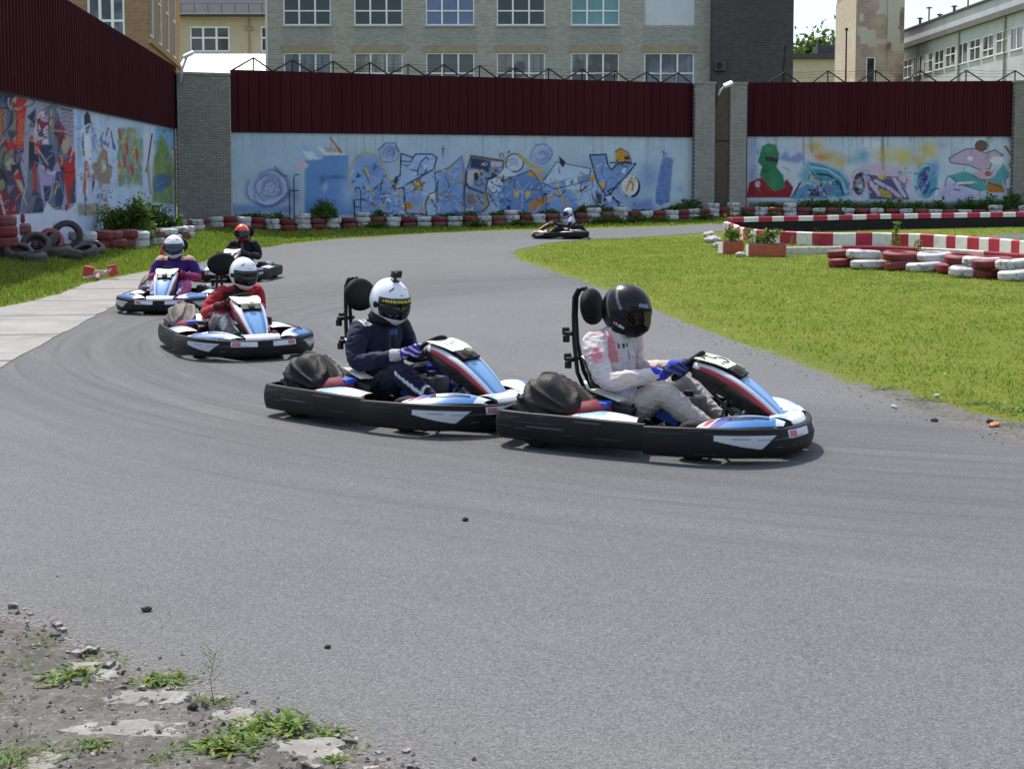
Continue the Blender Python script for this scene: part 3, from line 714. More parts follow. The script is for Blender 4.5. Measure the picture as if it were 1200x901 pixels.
    # blue ring
    p.ell(1085, 212, 14, 21, (86,158,178), 1, 1.2); p.ring(1085, 212, 12, 18, 3, (150,200,212), 120, 320); p.ell(1083, 214, 7, 14, (70,80,130), 1, 1); p.line([(1078,228),(1090,208),(1086,200)], 3, (126,150,200)); p.spray(1095, 196, 8, 10, (96,130,190), .8)
    # plain grey pink swoosh with teal swoosh below (kept generic)
    p.fill([(1096,232),(1110,212),(1124,216),(1142,226),(1140,236)], (190,184,216), 1.2, .8)
    Sw = [(1112,186),(1118,182),(1132,175),(1146,174),(1154,180),(1166,176),(1176,182),(1164,186),(1160,198),(1150,200),(1136,194),(1114,191)]
    p.fill(Sw, (188,168,186), .7); p.line(Sw+Sw[:1], 1.1, (50,44,60)); p.ell(1137, 186, 3.2, 3.2, (225,225,228)); p.ell(1150, 171, 7, 6, (120,84,72)); p.ring(1150, 171, 7, 6, 1.2, (44,36,40))
    p.fill([(1112,206),(1130,201),(1148,206),(1162,210),(1176,192),(1184,204),(1176,214),(1184,222),(1152,224),(1124,216)], (86,160,158), .8); p.line([(1112,206),(1124,216),(1150,224)], 1.2, (44,60,70)); p.line([(1122,215),(1140,214)], 2.4, (220,220,216)); p.line([(1124,217),(1140,217)], 1.2, (150,50,54))
    p.fill([(1140,204),(1152,198),(1166,200),(1164,210),(1148,211)], (200,170,178), .7); p.ell(1158, 204, 4, 3, (150,64,60)); p.line([(1140,206),(1150,211),(1164,210)], 1, (50,44,56))
    p.fill([(1155,214),(1176,216),(1178,226),(1158,226)], (176,120,50), .7); p.line([(1154,213),(1182,222)], 1.2, (60,50,60))
    p.ell(1168, 188, 8, 5, (222,222,224), .9, 1); p.spray(1185, 193, 5, 6, (176,96,60), .9); p.line([(1178,172),(1184,180),(1194,186),(1190,192)], 3, (150,90,64)); p.ell(1182, 216, 7, 8, (196,200,214), .8, 2)
    for x0, x1, y0, y1, sd in ((930,970,206,238,1),(948,998,192,232,2),(998,1020,200,236,3),(1014,1068,198,236,4),(1072,1100,196,238,5),(1100,1186,196,236,6)):
        p.scribble(x0, x1, y0, y1, 18, [(36,34,56), (60,60,96), (206,196,214), (110,170,190), (150,130,170)], (5, 15), (.7, 1.5), sd, .85); p.shards(x0, x1, y0, y1, 5, [(48,44,70), (200,190,210), (96,150,170), (190,170,90)], (3, 7), sd+9, .8)
    p.scribble(878, 926, 170, 232, 16, [(24,80,56), (80,160,112), (96,26,34), (180,60,64)], (4, 10), (.7, 1.4), 31, .6)
    p.fill([(876,236),(1190,236),(1190,250),(876,250)], (96,100,92), 2, .7)
    p.drips(159, 200, (112,112,100), 70, .5, 2)
    for x in (951, 1034): p.line([(x,160),(x,178)], 2.5, (120,116,110), .6, 1.2)
    p.fill([(1180,158),(1190,158),(1190,196),(1184,180)], (120,120,112), 2, .7)
def left_mural(p):
    S = lambda pts: [(x/4.743, 100+y/4.742) for x, y in pts]      # traced on an enlarged copy
    T = lambda pts: [(85+x/6.008, 120+y/6.007) for x, y in pts]
    p.tx, p.ty = (0, 206), (106, 150)
    NV, GR, OL, RD, CR, TAN = (44,54,84), (104,112,128), (110,108,92), (176,44,46), (134,30,50), (176,160,134)
    p.fill([(-400,-40),(86,120),(88,300),(-400,400)], (150,150,168), .8)
    p.fill(S([(-300,0),(90,40),(80,330),(40,460),(-300,700)]), OL, 1.0); p.fill(S([(-300,20),(84,60),(70,200),(50,290),(0,360),(-300,420)]), NV, .8)
    p.ell(4, 144, 7, 24, (74,100,140), .9, 1.2); p.fill(S([(0,110),(34,130),(34,230),(12,300),(0,310)]), (150,110,70), .8); p.line(S([(14,160),(16,280)]), 1.4, (140,50,40)); p.line(S([(0,120),(30,130)]), 2, (30,34,50))
    p.fill(S([(88,62),(152,80),(140,190),(132,350),(84,340)]), RD, .6); p.fill(S([(100,180),(140,180),(132,330),(90,330)]), (196,86,50), 1.2, .8)
    p.fill(S([(80,345),(130,350),(112,440),(140,560),(118,640),(60,440)]), NV, .7); p.line(S([(84,360),(96,352),(104,372),(118,356)]), .8, (150,160,190))
    p.fill(S([(40,250),(84,200),(80,345),(40,470),(20,440)]), (124,122,106), .8)
    p.fill(S([(-200,380),(40,470),(70,480),(120,640),(110,720),(-200,820)]), (52,64,88), .8); p.fill(S([(-100,420),(30,480),(40,560),(0,600),(-100,610)]), (40,44,58), 1); p.ell(2, 217, 4, 7, (130,130,100), .9)
    p.fill(S([(-100,560),(0,588),(60,620),(96,690),(96,760),(-100,820)]), CR, .7); p.fill(S([(58,430),(84,432),(110,500),(134,580),(126,612),(100,560),(76,490)]), TAN, .6); p.line(S([(-2,610),(30,730)]), 2.2, (190,186,180))
    p.fill(S([(165,330),(190,330),(196,400),(240,640),(240,712),(112,716),(150,560)]), GR, .6); p.fill(S([(160,300),(210,330),(220,430),(200,470),(160,450)]), (46,44,62), .6)
    p.fill(S([(165,282),(190,282),(186,310),(166,308)]), (196,70,50), .4); p.fill(S([(176,430),(196,420),(210,610),(190,610)]), RD, .5); p.fill(S([(200,620),(240,610),(242,712),(180,714)]), NV, .6)
    p.fill(S([(205,160),(240,140),(262,200),(270,330),(220,390),(195,380),(190,260)]), (206,190,206), .6)
    rs = random.Random(8)
    for _ in range(60): x, y = rs.uniform(198, 262), rs.uniform(150, 390); p.ring(x/4.743, 100+y/4.742, 1.2, 1.0, .6, (130,60,90), 0, 300, .8)
    p.fill(S([(222,330),(300,330),(310,430),(290,480),(230,440),(216,380)]), (50,56,92), .6); p.fill(S([(265,120),(300,110),(320,190),(300,330),(270,330)]), GR, .6); p.fill(S([(280,135),(300,140),(298,240),(276,250)]), TAN, .5); p.line(S([(292,140),(296,200),(284,240)]), 1.2, (150,36,44))
    p.fill(S([(300,100),(330,170),(350,380),(330,430),(310,430),(304,330)]), (96,104,126), .6)
    p.fill(S([(325,190),(362,240),(342,350),(320,300)]), CR, .5); p.fill(S([(340,340),(370,270),(394,310),(362,392)]), (176,164,140), .5)
    p.fill(S([(320,400),(362,392),(394,340),(424,390),(428,520),(380,690),(362,560),(330,450)]), RD, .6); p.fill(S([(406,540),(428,500),(430,650),(390,660)]), (64,66,88), .6); p.line(S([(406,350),(384,450)]), 1.2, (214,190,196))
    for k in range(7): y = 150+k*24; p.line(S([(340,y+10),(370,y),(394,y+14),(416,y+8)]), .9, (140,50,72))
    p.fill(S([(222,470),(260,520),(300,490),(316,470),(300,560),(262,590),(250,640),(230,630)]), (170,150,196), .7); p.line(S([(232,450),(280,495),(312,480)]), 1.4, (214,208,224))
    p.fill(S([(312,480),(350,480),(360,600),(340,690),(300,690),(290,620)]), (56,72,108), .6); p.line(S([(330,500),(356,620)]), 1.2, (110,130,160)); p.line(S([(316,560),(290,650)]), 1.8, (180,168,110)); p.fill(S([(240,560),(290,560),(270,640),(250,650)]), NV, .6)
    p.fill(S([(362,660),(380,660),(372,705),(362,700)]), (120,44,64), .5)
    p.fill(S([(-40,735),(118,716),(240,712),(262,650),(300,690),(370,700),(430,660),(440,900),(-40,900)]), (204,206,222), .7, .95)
    # right half: paler panels
    for x0, x1, y0, y1, sd in ((0,18,112,250,1),(14,40,112,250,2),(36,62,120,250,3),(56,88,124,244,4)):
        p.shards(x0, x1, y0, y1, 11, [NV, GR, RD, CR, TAN, (60,70,96), (46,50,70)], (5, 16), sd, .9); p.scribble(x0, x1, y0, y1, 20, [(26,28,44), (30,34,56), (150,36,44), (110,120,150), (176,160,134)], (8, 26), (.8, 1.9), sd+7, .9, .35)
    p.fill(S([(-40,735),(118,716),(240,712),(262,650),(300,690),(370,700),(430,660),(440,900),(-40,900)]), (204,206,222), .7, .95)
    p.fill([(87,123),(206,150),(206,262),(90,275)], (186,200,222), .6)
    p.fill(T([(30,50),(70,60),(60,200),(60,420),(34,440)]), (150,176,222), 1.2); p.fill(T([(80,100),(100,60),(124,90),(132,170),(110,190),(86,180)]), (54,54,72), .6); p.line(T([(64,210),(80,180),(112,156),(132,164)]), 1.4, (222,224,232))
    p.line(T([(76,220),(72,300),(80,370)]), 1.8, (52,54,72)); p.fill(T([(84,240),(112,226),(130,260),(136,420),(110,450),(90,400)]), (220,222,230), .7); p.ell(102, 152.5, 2.2, 4, (90,90,110))
    p.fill(T([(84,410),(112,420),(116,520),(90,640),(72,640),(78,520)]), (178,100,84), .6); p.line(T([(100,430),(104,640)]), 1, (226,222,222)); p.fill(T([(128,240),(160,250),(166,350),(140,330)]), (140,160,210), 1)
    p.fill(T([(170,420),(210,320),(240,350),(246,430),(280,460),(276,520),(250,580),(180,570),(130,440)]), (150,134,116), .7); p.fill(T([(200,390),(226,380),(236,480),(206,500)]), (190,176,150), 1); p.line(T([(205,300),(212,320),(240,350),(246,430),(282,462)]), 1, (80,64,62))
    p.line(T([(200,320),(208,230),(218,215)]), 1.1, (60,60,72)); p.line(T([(236,240),(250,180),(270,200),(284,280),(296,330)]), 1.3, (50,52,76)); p.fill(T([(276,260),(300,300),(306,340),(284,330)]), (64,84,170), .6)
    p.fill(T([(140,500),(160,520),(156,580),(136,640)]), (64,64,88), .6)
    rs = random.Random(3)
    for _ in range(40): x, y = rs.uniform(170, 262), rs.uniform(570, 690); p.line(T([(x,y),(x+rs.uniform(-8,8),y+rs.uniform(10,24))]), .8, rs.choice([(90,80,74), (60,60,60), (120,130,170)]), .8)
    p.fill(T([(30,710),(262,720),(262,800),(40,800)]), (150,146,130), 1.2, .8); p.fill(T([(140,722),(160,722),(158,760),(140,758)]), (206,170,70), .6); p.line(T([(86,640),(92,800)]), 1.4, (70,70,66))
    p.fill(T([(318,180),(490,170),(490,590),(318,590)]), (150,180,176), 2.5, .75)
    for _ in range(420):                                   # garden of strokes
        x, y = rs.uniform(322, 490), rs.uniform(180, 560)
        if y < 250 and not (330 < x < 440): continue
        p.line(T([(x,y),(x+rs.uniform(-10,10),y+rs.uniform(14,46))]), rs.uniform(1, 2.2), rs.choice([(96,150,136), (130,150,90), (150,160,96), (96,140,160), (176,90,70), (110,150,110), (180,170,120)]), .75, .6)
    for x, y in ((380,330),(450,370),(418,480),(330,230),(364,420)): p.fill(T([(x-12,y-40),(x+8,y-50),(x+14,y+30),(x,y+50)]), (186,70,64), .7)
    p.fill(T([(500,150),(570,170),(570,420),(500,470)]), (200,206,222), 1); p.line(T([(560,225),(548,300),(535,400),(518,490)]), 1.8, (80,60,66)); p.line(T([(530,420),(540,560),(550,640)]), 3, (176,150,140))
    p.fill(T([(580,170),(715,180),(715,330),(580,330)]), (126,176,214), 2, .9); p.fill(T([(600,280),(625,225),(650,260),(690,360),(712,480),(712,720),(560,700),(570,420)]), (120,146,84), 1.8)
    for _ in range(50): x, y = rs.uniform(570, 710), rs.uniform(300, 660); p.line(T([(x,y),(x+rs.uniform(-6,6),y+rs.uniform(20,50))]), 1.8, rs.choice([(140,160,90), (96,120,76), (160,160,96), (110,140,110)]), .7, .7)
    p.fill(T([(570,530),(620,500),(680,510),(690,580),(620,640),(572,620)]), (84,108,150), 1.6, .9)
    p.shards(90, 134, 150, 246, 40, [(150,170,210), (190,176,150), (120,110,120), (214,216,226), (176,120,100), (100,120,170)], (3, 9), 12, .55)
    p.scribble(88, 108, 130, 250, 30, [(60,58,70), (150,170,210), (176,110,96), (214,216,226)], (5, 16), (.6, 1.3), 3, .7); p.scribble(108, 136, 170, 250, 34, [(110,90,80), (190,176,150), (80,70,70), (150,130,116)], (4, 12), (.6, 1.3), 4, .8)
    p.scribble(180, 206, 150, 250, 60, [(140,160,96), (90,116,80), (110,150,180), (150,150,100)], (4, 12), (.8, 1.6), 5, .7)
    p.drips(106, 150, (110,110,116), 40, .4, 6)

# ---- sections: face ends on the ground plan
cA, cB = at(271, 154, 54.2), at(814, 160, 62.9)
def zat(px, py, Y): return at(px, py, Y).z
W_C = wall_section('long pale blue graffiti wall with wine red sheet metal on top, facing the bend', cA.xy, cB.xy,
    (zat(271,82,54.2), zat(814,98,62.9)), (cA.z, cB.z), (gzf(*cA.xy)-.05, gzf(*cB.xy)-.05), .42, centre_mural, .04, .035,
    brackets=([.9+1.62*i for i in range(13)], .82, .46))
rA, rB = at(876, 159, 63.5), at(1190, 159, 61.5)
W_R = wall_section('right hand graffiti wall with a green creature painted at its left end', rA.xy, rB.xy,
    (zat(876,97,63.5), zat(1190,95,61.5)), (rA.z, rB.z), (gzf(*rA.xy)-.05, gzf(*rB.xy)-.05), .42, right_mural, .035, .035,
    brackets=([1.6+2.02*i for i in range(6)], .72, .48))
lA, lB = at(0, 106, 30.8), at(205, 150, 53.3)
dl = (lA.xy-lB.xy).normalized(); lA2 = lA.xy+dl*9.0
kz = 9.0/(lA.xy-lB.xy).length
zt0, zt1 = zat(70, 3, 37.2), zat(204, 78, 53.3); yt = (53.3-37.2)/(53.3-lA2.y)
ztA = zt1+(zt0-zt1)/yt; zsA = lB.z+(lA.z-lB.z)*(1+kz)
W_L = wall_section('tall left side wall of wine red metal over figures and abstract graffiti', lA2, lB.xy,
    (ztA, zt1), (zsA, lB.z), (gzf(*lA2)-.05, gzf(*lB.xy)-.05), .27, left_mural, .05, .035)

def brick_pillar(label, pa, pb, zt, depth=.6, cap=True, mat=None, drop=.7):
    a, b = Vector(pa), Vector(pb); dr = (b-a).normalized(); L = (b-a).length
    r = empty('brick_pillar', (a.x, a.y, 0), math.atan2(dr.y, dr.x)); tag(r, label, 'pillar')
    z0 = min(gzf(*a), gzf(*b))-drop
    mb = MB(); mb.box((L/2, depth/2, (z0+zt)/2), (L, depth, zt-z0)); mb.build('shaft', mat or M_GREYBR, r)
    if cap:
        mb = MB(); mb.box((L/2, depth/2, zt+.05), (L+.08, depth+.1, .10), bev=.015); mb.build('cap', M_CAP, r)
    return r
pA, pB = at(207, 90, 52.9), at(269, 90, 53.6)
brick_pillar('wide grey brick pillar in the corner between the left and middle walls', pA.xy, pB.xy, zat(240, 88, 53.2))
M_LBR = bricks('light_brick', (.37, .35, .31), (.26, .245, .22), (.11, .105, .095), .265, .092, var=.35, stain=.5)
q0, q1, q2, q3 = at(815, 97, 62.5), at(838.5, 97, 62.7), at(856.5, 97, 62.7), at(875.5, 97, 62.9)
zc = zat(845, 99, 62.7)
brick_pillar('light brick pillar left of the brown panel', q0.xy, q1.xy, zc, .7, mat=M_LBR)
brick_pillar('light brick pillar right of the brown panel', q2.xy, q3.xy, zc, .7, mat=M_LBR)
M_BROWN = plain('brown_panel', (.085, .062, .042), .6, .2, 3, .3, dirt=.3)
e = empty('infill_panel', (q1.x, q1.y+.12, 0)); tag(e, 'narrow brown metal panel between two light brick pillars', 'panel')
Lp = q2.x-q1.x; mb = MB()
mb.box((Lp/2, .05, zc/2+.2), (Lp-.02, .1, zc-.45)); mb.build('sheet', M_BROWN, e)
mb = MB(); mb.box((Lp/2-.3, -.02, zc-.5), (.06, .06, 1.0)); mb.build('conduit', M_IRON, e); mb = MB(); mb.box((Lp/2, -.02, zc-2.55), (Lp, .05, .05)); mb.build('rail', M_IRON, e)
r0, r1 = at(1190, 95, 61.2), at(1222, 95, 61.2)
brick_pillar('grey brick pillar at the right end of the graffiti walls', r0.xy, r1.xy, zat(1195, 97, 61.2), .7)

def floodlight(label, p, dx, h=.75):
    r = empty('floodlight', p); tag(r, label, 'floodlight')
    mb = MB(); mb.tube([(0,0,0),(dx*.3,-.05,h*.5),(dx,-.25,h)], .05, n=8); mb.build('arm', M_LAMPW, r, smooth=True)
    mb = MB(); M = Matrix.Rotation(R(-25), 3, 'Y') @ Matrix.Rotation(R(20), 3, 'X')
    mb.box((dx*1.25, -.4, h+.02), (.42, .36, .13), M=M, bev=.04); mb.build('lamp_head', M_LAMPW, r, smooth=40)
    return r
floodlight('pale floodlight on a bent arm on top of the corner brick pillar', at(211, 97, 52.8), .35, 1.0)
floodlight('grey floodlight hanging on the brown panel between light brick pillars', at(842, 112, 62.5), .3, .45)

# pipe frames standing in front of the middle wall
def pipe_frame(label, px, py0, py1, Y, kind):
    g = at(px, py1, Y); top = at(px, py0, Y).z
    r = empty('pipe_frame', (g.x, g.y, gzf(g.x, g.y)-.1)); h = top-(gzf(g.x, g.y)-.1); tag(r, label, 'pipe frame')
    mb = MB()
    mb.tube([(-.12,0,0),(-.12,0,h*.70),(-.06,0,h*.72),(.25,0,h*.72)], .022, n=6); mb.build('lower_pipe', M_IRON, r)
    mb = MB()
    if kind: mb.tube([(.06,0,0),(.06,0,h*.94),(.12,0,h),(.28,0,h)], .022, n=6)
    else:
        mb.tube([(.14,0,0),(.14,0,h*.9),(.08,0,h),(-.1,0,h)], .022, n=6)
        for k in range(3): mb.tube([(-.12,0,h*(.2+.17*k)),(.14,0,h*(.2+.17*k))], .015, n=5)
    mb.build('upper_pipe', M_IRON, r)
pipe_frame('thin black pipe bent like a hook against the blue rose mural', 343, 205, 250, 54.9, True)
pipe_frame('black pipe ladder frame against the yellow edged blue letter', 419, 220, 250, 56.1, False)
# ------------------------------------------------------------------ buildings behind the walls
M_FRAME = plain('white_window_frame', (.86, .87, .89), .5, .06, 3, dirt=.1)
M_GL_DK = glassy('dark_glass', (.018, .022, .022)); M_GL_BL = glassy('blue_glass', (.10, .14, .27)); M_GL_TE = glassy('teal_glass', (.10, .25, .26)); M_GL_GR = glassy('grey_glass', (.06, .07, .075))
def mat_curtain(name, c1, c2):
    t = NT(name); v = t.pos(); n = t.noise(t.mapping(v, (5, 1, .35)), 1, 3, .6); m = t.noise(v, .55, 2, .5)
    c = t.mix(t.ramp(n, [(.35, 0.0), (.65, 1.0)]), c1, c2); c = t.mix(t.ramp(m, [(.48, 0.0), (.56, .9)]), c, (.02, .022, .024)); return t.fin(c, .06, .6)
M_GL_CU = mat_curtain('curtained_glass', (.10, .10, .095), (.26, .25, .24)); M_GL_CB = mat_curtain('tinted_curtain_glass', (.05, .06, .09), (.15, .18, .26))
M_BLANK = plain('white_panel', (.58, .60, .66), .6, .05, 2)
M_BUFF = bricks('buff_brick', (.42, .395, .35), (.28, .26, .23), (.46, .445, .41), .30, .10, var=.35, stain=.2)
M_BUFF2 = bricks('buff_brick_grey', (.38, .36, .33), (.25, .24, .22), (.43, .415, .39), .30, .10, var=.3, stain=.25)
M_DARKBR = bricks('dark_brick', (.085, .080, .080), (.055, .052, .053), (.11, .105, .103), .30, .10, var=.25, stain=.3)
M_ORBR = bricks('orange_brick', (.36, .20, .115), (.25, .135, .08), (.40, .32, .24), .30, .10, var=.35, stain=.3)
M_ORWALL = plain('ochre_brick_side', (.42, .26, .12), .85, .2, 2, .2, .2, dirt=.2)
M_LINT = plain('lintel', (.36, .28, .18), .85, .15, 2, dirt=.3)
M_SILL = plain('sill_metal', (.55, .56, .58), .5, .1, 2)
M_CREAM = plain('cream_render', (.52, .45, .335), .85, .08, .6, .2, dirt=.12)
M_ROOFG = plain('grey_roof', (.085, .087, .093), .95, .15, .7, .05, dirt=.2)
M_WHITE = plain('white_sheet_wall', (.74, .74, .76), .6, .05, .5, dirt=.08)
M_PARAP = plain('dark_parapet', (.05, .05, .055), .7, .2, 2)

def xf(o, p, ax):
    """local frame: origin p, local x along ax (horizontal)"""
    ax = Vector((ax[0], ax[1], 0)).normalized()
    o.matrix_local = Matrix(((ax.x, -ax.y, 0, p[0]), (ax.y, ax.x, 0, p[1]), (0, 0, 1, p[2]), (0, 0, 0, 1)))
def facade(root, p, ax, W, z0, z1, ops, mat, depth=8.0, rev=.2, name='wall', back=True):
    xs = sorted(set([0, W]+[o[0] for o in ops]+[o[1] for o in ops])); zs = sorted(set([z0, z1]+[o[2] for o in ops]+[o[3] for o in ops]))
    mb = MB()
    for i in range(len(xs)-1):
        for j in range(len(zs)-1):
            cx, cz = (xs[i]+xs[i+1])/2, (zs[j]+zs[j+1])/2
            if any(o[0] < cx < o[1] and o[2] < cz < o[3] for o in ops): continue
            mb.add([(xs[i],0,zs[j]),(xs[i+1],0,zs[j]),(xs[i+1],0,zs[j+1]),(xs[i],0,zs[j+1])], [(0,1,2,3)])
    for a, b, c, d in [o[:4] for o in ops]:
        mb.add([(a,0,c),(b,0,c),(b,0,d),(a,0,d),(a,rev,c),(b,rev,c),(b,rev,d),(a,rev,d)], [(0,1,5,4),(2,3,7,6),(1,2,6,5),(3,0,4,7)])
    if back:
        mb.add([(0,0,z0),(W,0,z0),(W,depth,z0),(0,depth,z0),(0,0,z1),(W,0,z1),(W,depth,z1),(0,depth,z1)], [(1,2,6,5),(2,3,7,6),(3,0,4,7),(4,5,6,7)])
    o = mb.build(name, mat, root, fixn=False); xf(o, p, ax); return o
def window(root, p, ax, op, glass, nx=3, split=.32, fw=.075, sill=True, rev=.12, blank=False, label=None):
    a, b, c, d = op[:4]; mb = MB(); y = rev
    if blank:
        mb.box(((a+b)/2, y, (c+d)/2), (b-a-.004, .05, d-c-.004)); o = mb.build('window', M_BLANK, root); xf(o, p, ax)
        if label: o['label'] = label
        return o
    e = .003
    for x in (a+fw/2+e, b-fw/2-e): mb.box((x, y, (c+d)/2), (fw, .07, d-c-2*e))
    for z in (c+fw/2+e, d-fw/2-e): mb.box(((a+b)/2, y+.003, z), (b-a-2*fw, .07, fw))
    for i in range(1, nx): mb.box((a+(b-a)*i/nx, y+.006, (c+d)/2), (fw*1.25, .07, d-c-2*fw))
    zt = c+(d-c)*split
    if split: mb.box(((a+b)/2, y+.009, zt), (b-a-2*fw, .07, fw))
    o = mb.build('window', M_FRAME, root); xf(o, p, ax)
    mb = MB(); mb.box(((a+b)/2, y+.05, (c+d)/2), (b-a-.02, .015, d-c-.02)); g = mb.build('pane', glass, o)
    if sill:
        mb = MB(); mb.box(((a+b)/2, -.02, c-.04), (b-a+.12, .24, .075)); mb.build('sill', M_SILL, o)
    return o

# buff brick block facing the track
Yb = 80.0; A = at(312, 30, Yb); B = at(834, 30, Yb); W = B.x-A.x
zz = lambda py, Y: at(600, py, Y).z
r = empty('brick_building', (A.x, Yb, 0)); tag(r, 'buff brick building with a row of wide white framed windows', 'building')
lx = lambda px, Y=Yb, o=A.x: at(px, 50, Y).x-o
cols_ = [(332,388),(415,472),(499,556),(582,639),(669,726),(755,814)]
z_s1, z_h2 = zz(30, Yb), zz(62, Yb); wh = 2.62
ops = []
for c in cols_:
    ops += [(lx(c[0]), lx(c[1]), z_s1, z_s1+wh), (lx(c[0]), lx(c[1]), z_h2-wh, z_h2)]
for c in cols_: ops.append((lx(c[0]), lx(c[1]), z_h2-wh-4.2+.4, z_h2-4.2))
facade(r, (0,0,0), (1,0), W, 0, 18.2, ops, M_BUFF, 14)
gl = [M_GL_DK, M_GL_DK, M_GL_BL, M_GL_DK, M_GL_TE, None]
for i, c in enumerate(cols_):
    o1, o2, o3 = ops[2*i], ops[2*i+1], ops[12+i]
    window(r, (0,0,0), (1,0), o1, gl[i] or M_GL_DK, blank=gl[i] is None, label='window filled with a plain white panel' if gl[i] is None else None)
    window(r, (0,0,0), (1,0), o2, (M_GL_CB, M_GL_CU, M_GL_GR, M_GL_CU, M_GL_CU, M_GL_CB)[i], split=.55, sill=False); window(r, (0,0,0), (1,0), o3, M_GL_DK, split=.55, sill=False)
    mb = MB(); mb.box(((o2[0]+o2[1])/2, -.008, z_h2+.20), (o2[1]-o2[0]+.35, .03, .36)); q = mb.build('lintel', M_LINT, r)
    mb = MB(); mb.box(((o2[0]+o2[1])/2, -.006, (z_h2+.38+z_s1-.1)/2), (o2[1]-o2[0]+.1, .02, z_s1-.1-z_h2-.40)); q = mb.build('spandrel', M_BUFF2, r)
mb = MB(); mb.box((W/2, 7, 18.35), (W+.5, 14.5, .3)); mb.build('parapet', M_CAP, r)
mb = MB(); mb.tube([(.02,-.06,1),(.02,-.06,18)], .07, n=8); mb.build('downpipe', M_LAMPW, r)

# dark brick block
Yd = 79.0; A2 = at(835.5, 30, Yd); B2 = at(930, 30, Yd); W2 = B2.x-A2.x
r = empty('brick_building', (A2.x, Yd, 0)); tag(r, 'windowless dark grey brick block right of the buff brick building', 'building')
facade(r, (0,0,0), (1,0), W2, 0, 19, [], M_DARKBR, 9)
mb = MB(); mb.box((W2/2, 4.5, 19.12), (W2+.3, 9.3, .25)); mb.build('parapet', M_PARAP, r)
ac = at(843, 78, Yd)
e = empty('air_conditioner', (ac.x, Yd-.2, ac.z)); tag(e, 'small white air conditioner unit on the dark brick wall', 'air conditioner')
mb = MB(); mb.box((0,0,0), (.62, .34, .55), bev=.02); mb.build('case', M_ROOFG, e)
mb = MB(); mb.lathe([(.0,0),(.2,0),(.2,.02),(.0,.02)], 16, M=Matrix.Translation((-.06,-.175,0)) @ Matrix.Rotation(R(90), 4, 'X')); mb.build('fan_grille', M_IRON, e)
mb = MB(); mb.box((-.22,.06,-.31), (.04,.3,.05)); mb.box((.22,.06,-.31), (.04,.3,.05)); mb.build('bracket', M_IRON, e)
pl = at(917, 97, 66)
e = empty('antenna_pole', (pl.x, 66, 0)); tag(e, 'thin dark pole rising behind the red fence beside the dark brick block', 'pole')
zt_ = at(919, 54, 66).z; mb = MB(); mb.tube([(0,0,.5),(.02,0,zt_-1.4),(.1,0,zt_)], .05, n=6); mb.build('mast', M_IRON, e)
mb = MB(); mb.tube([(-.2,0,zt_-1.5),(.22,0,zt_-1.2)], .03, n=5); mb.tube([(.14,0,zt_-.05),(.02,-.1,zt_-.6)], .04, n=5); mb.build('crossbar', M_IRON, e)

# orange brick block on the left: front face and receding side face
Yo = 72.7; C0 = at(174, 30, Yo); F0 = at(20, 30, Yo); E0 = at(211, 30, 88.9)
r = empty('brick_building', (C0.x, C0.y, 0)); tag(r, 'orange brick building rising above the left side wall', 'building')
Wf = C0.x-F0.x; fo = (at(102, 20, Yo).x-F0.x, at(146, 20, Yo).x-F0.x); zs_, = [zz(46, Yo)]
ops = [(fo[0], fo[1], zs_, zs_+3.2), (fo[0]-4.6, fo[1]-4.6, zs_, zs_+3.2), (fo[0]-4.6, fo[1]-4.6, zs_-4.4, zs_-1.6), (fo[0], fo[1], zs_-4.4, zs_-1.6)]
facade(r, (F0.x-C0.x, 0, 0), (1,0), Wf, 0, 16.4, ops, M_ORBR, .3)
for o_ in ops: window(r, (F0.x-C0.x, 0, 0), (1,0), o_, M_GL_CB, nx=3, split=.3, rev=.1, fw=.12)
dx, dy = E0.x-C0.x, E0.y-C0.y; Ls = math.hypot(dx, dy)
sx = []
for k in range(4): a = Ls*(.04+.235*k); sx.append((a, a+1.75, zz(49, 79)-.3, zz(49, 79)+4.2))
sx += [(a, b, c-5.6, c-1.6) for a, b, c, d in sx]
facade(r, (.003, 0, 0), (dx, dy), Ls, 0, 16.4, sx, M_ORWALL, 6, rev=.12, back=False)
for o_ in sx: window(r, (.003, 0, 0), (dx, dy), o_, M_GL_GR, nx=1, split=.5, fw=.1, rev=.05, sill=False)
mb = MB(); mb.box((Ls/2, -.06, sx[0][2]-.35), (Ls, .16, .22)); mb.box((Ls/2, -.12, 16.1), (Ls, .3, .3)); mb.box((Ls/2, -.25, 16.5), (Ls+.3, .5, .2)); q = mb.build('cornice', M_ORWALL, r); xf(q, (.003,0,0), (dx, dy))

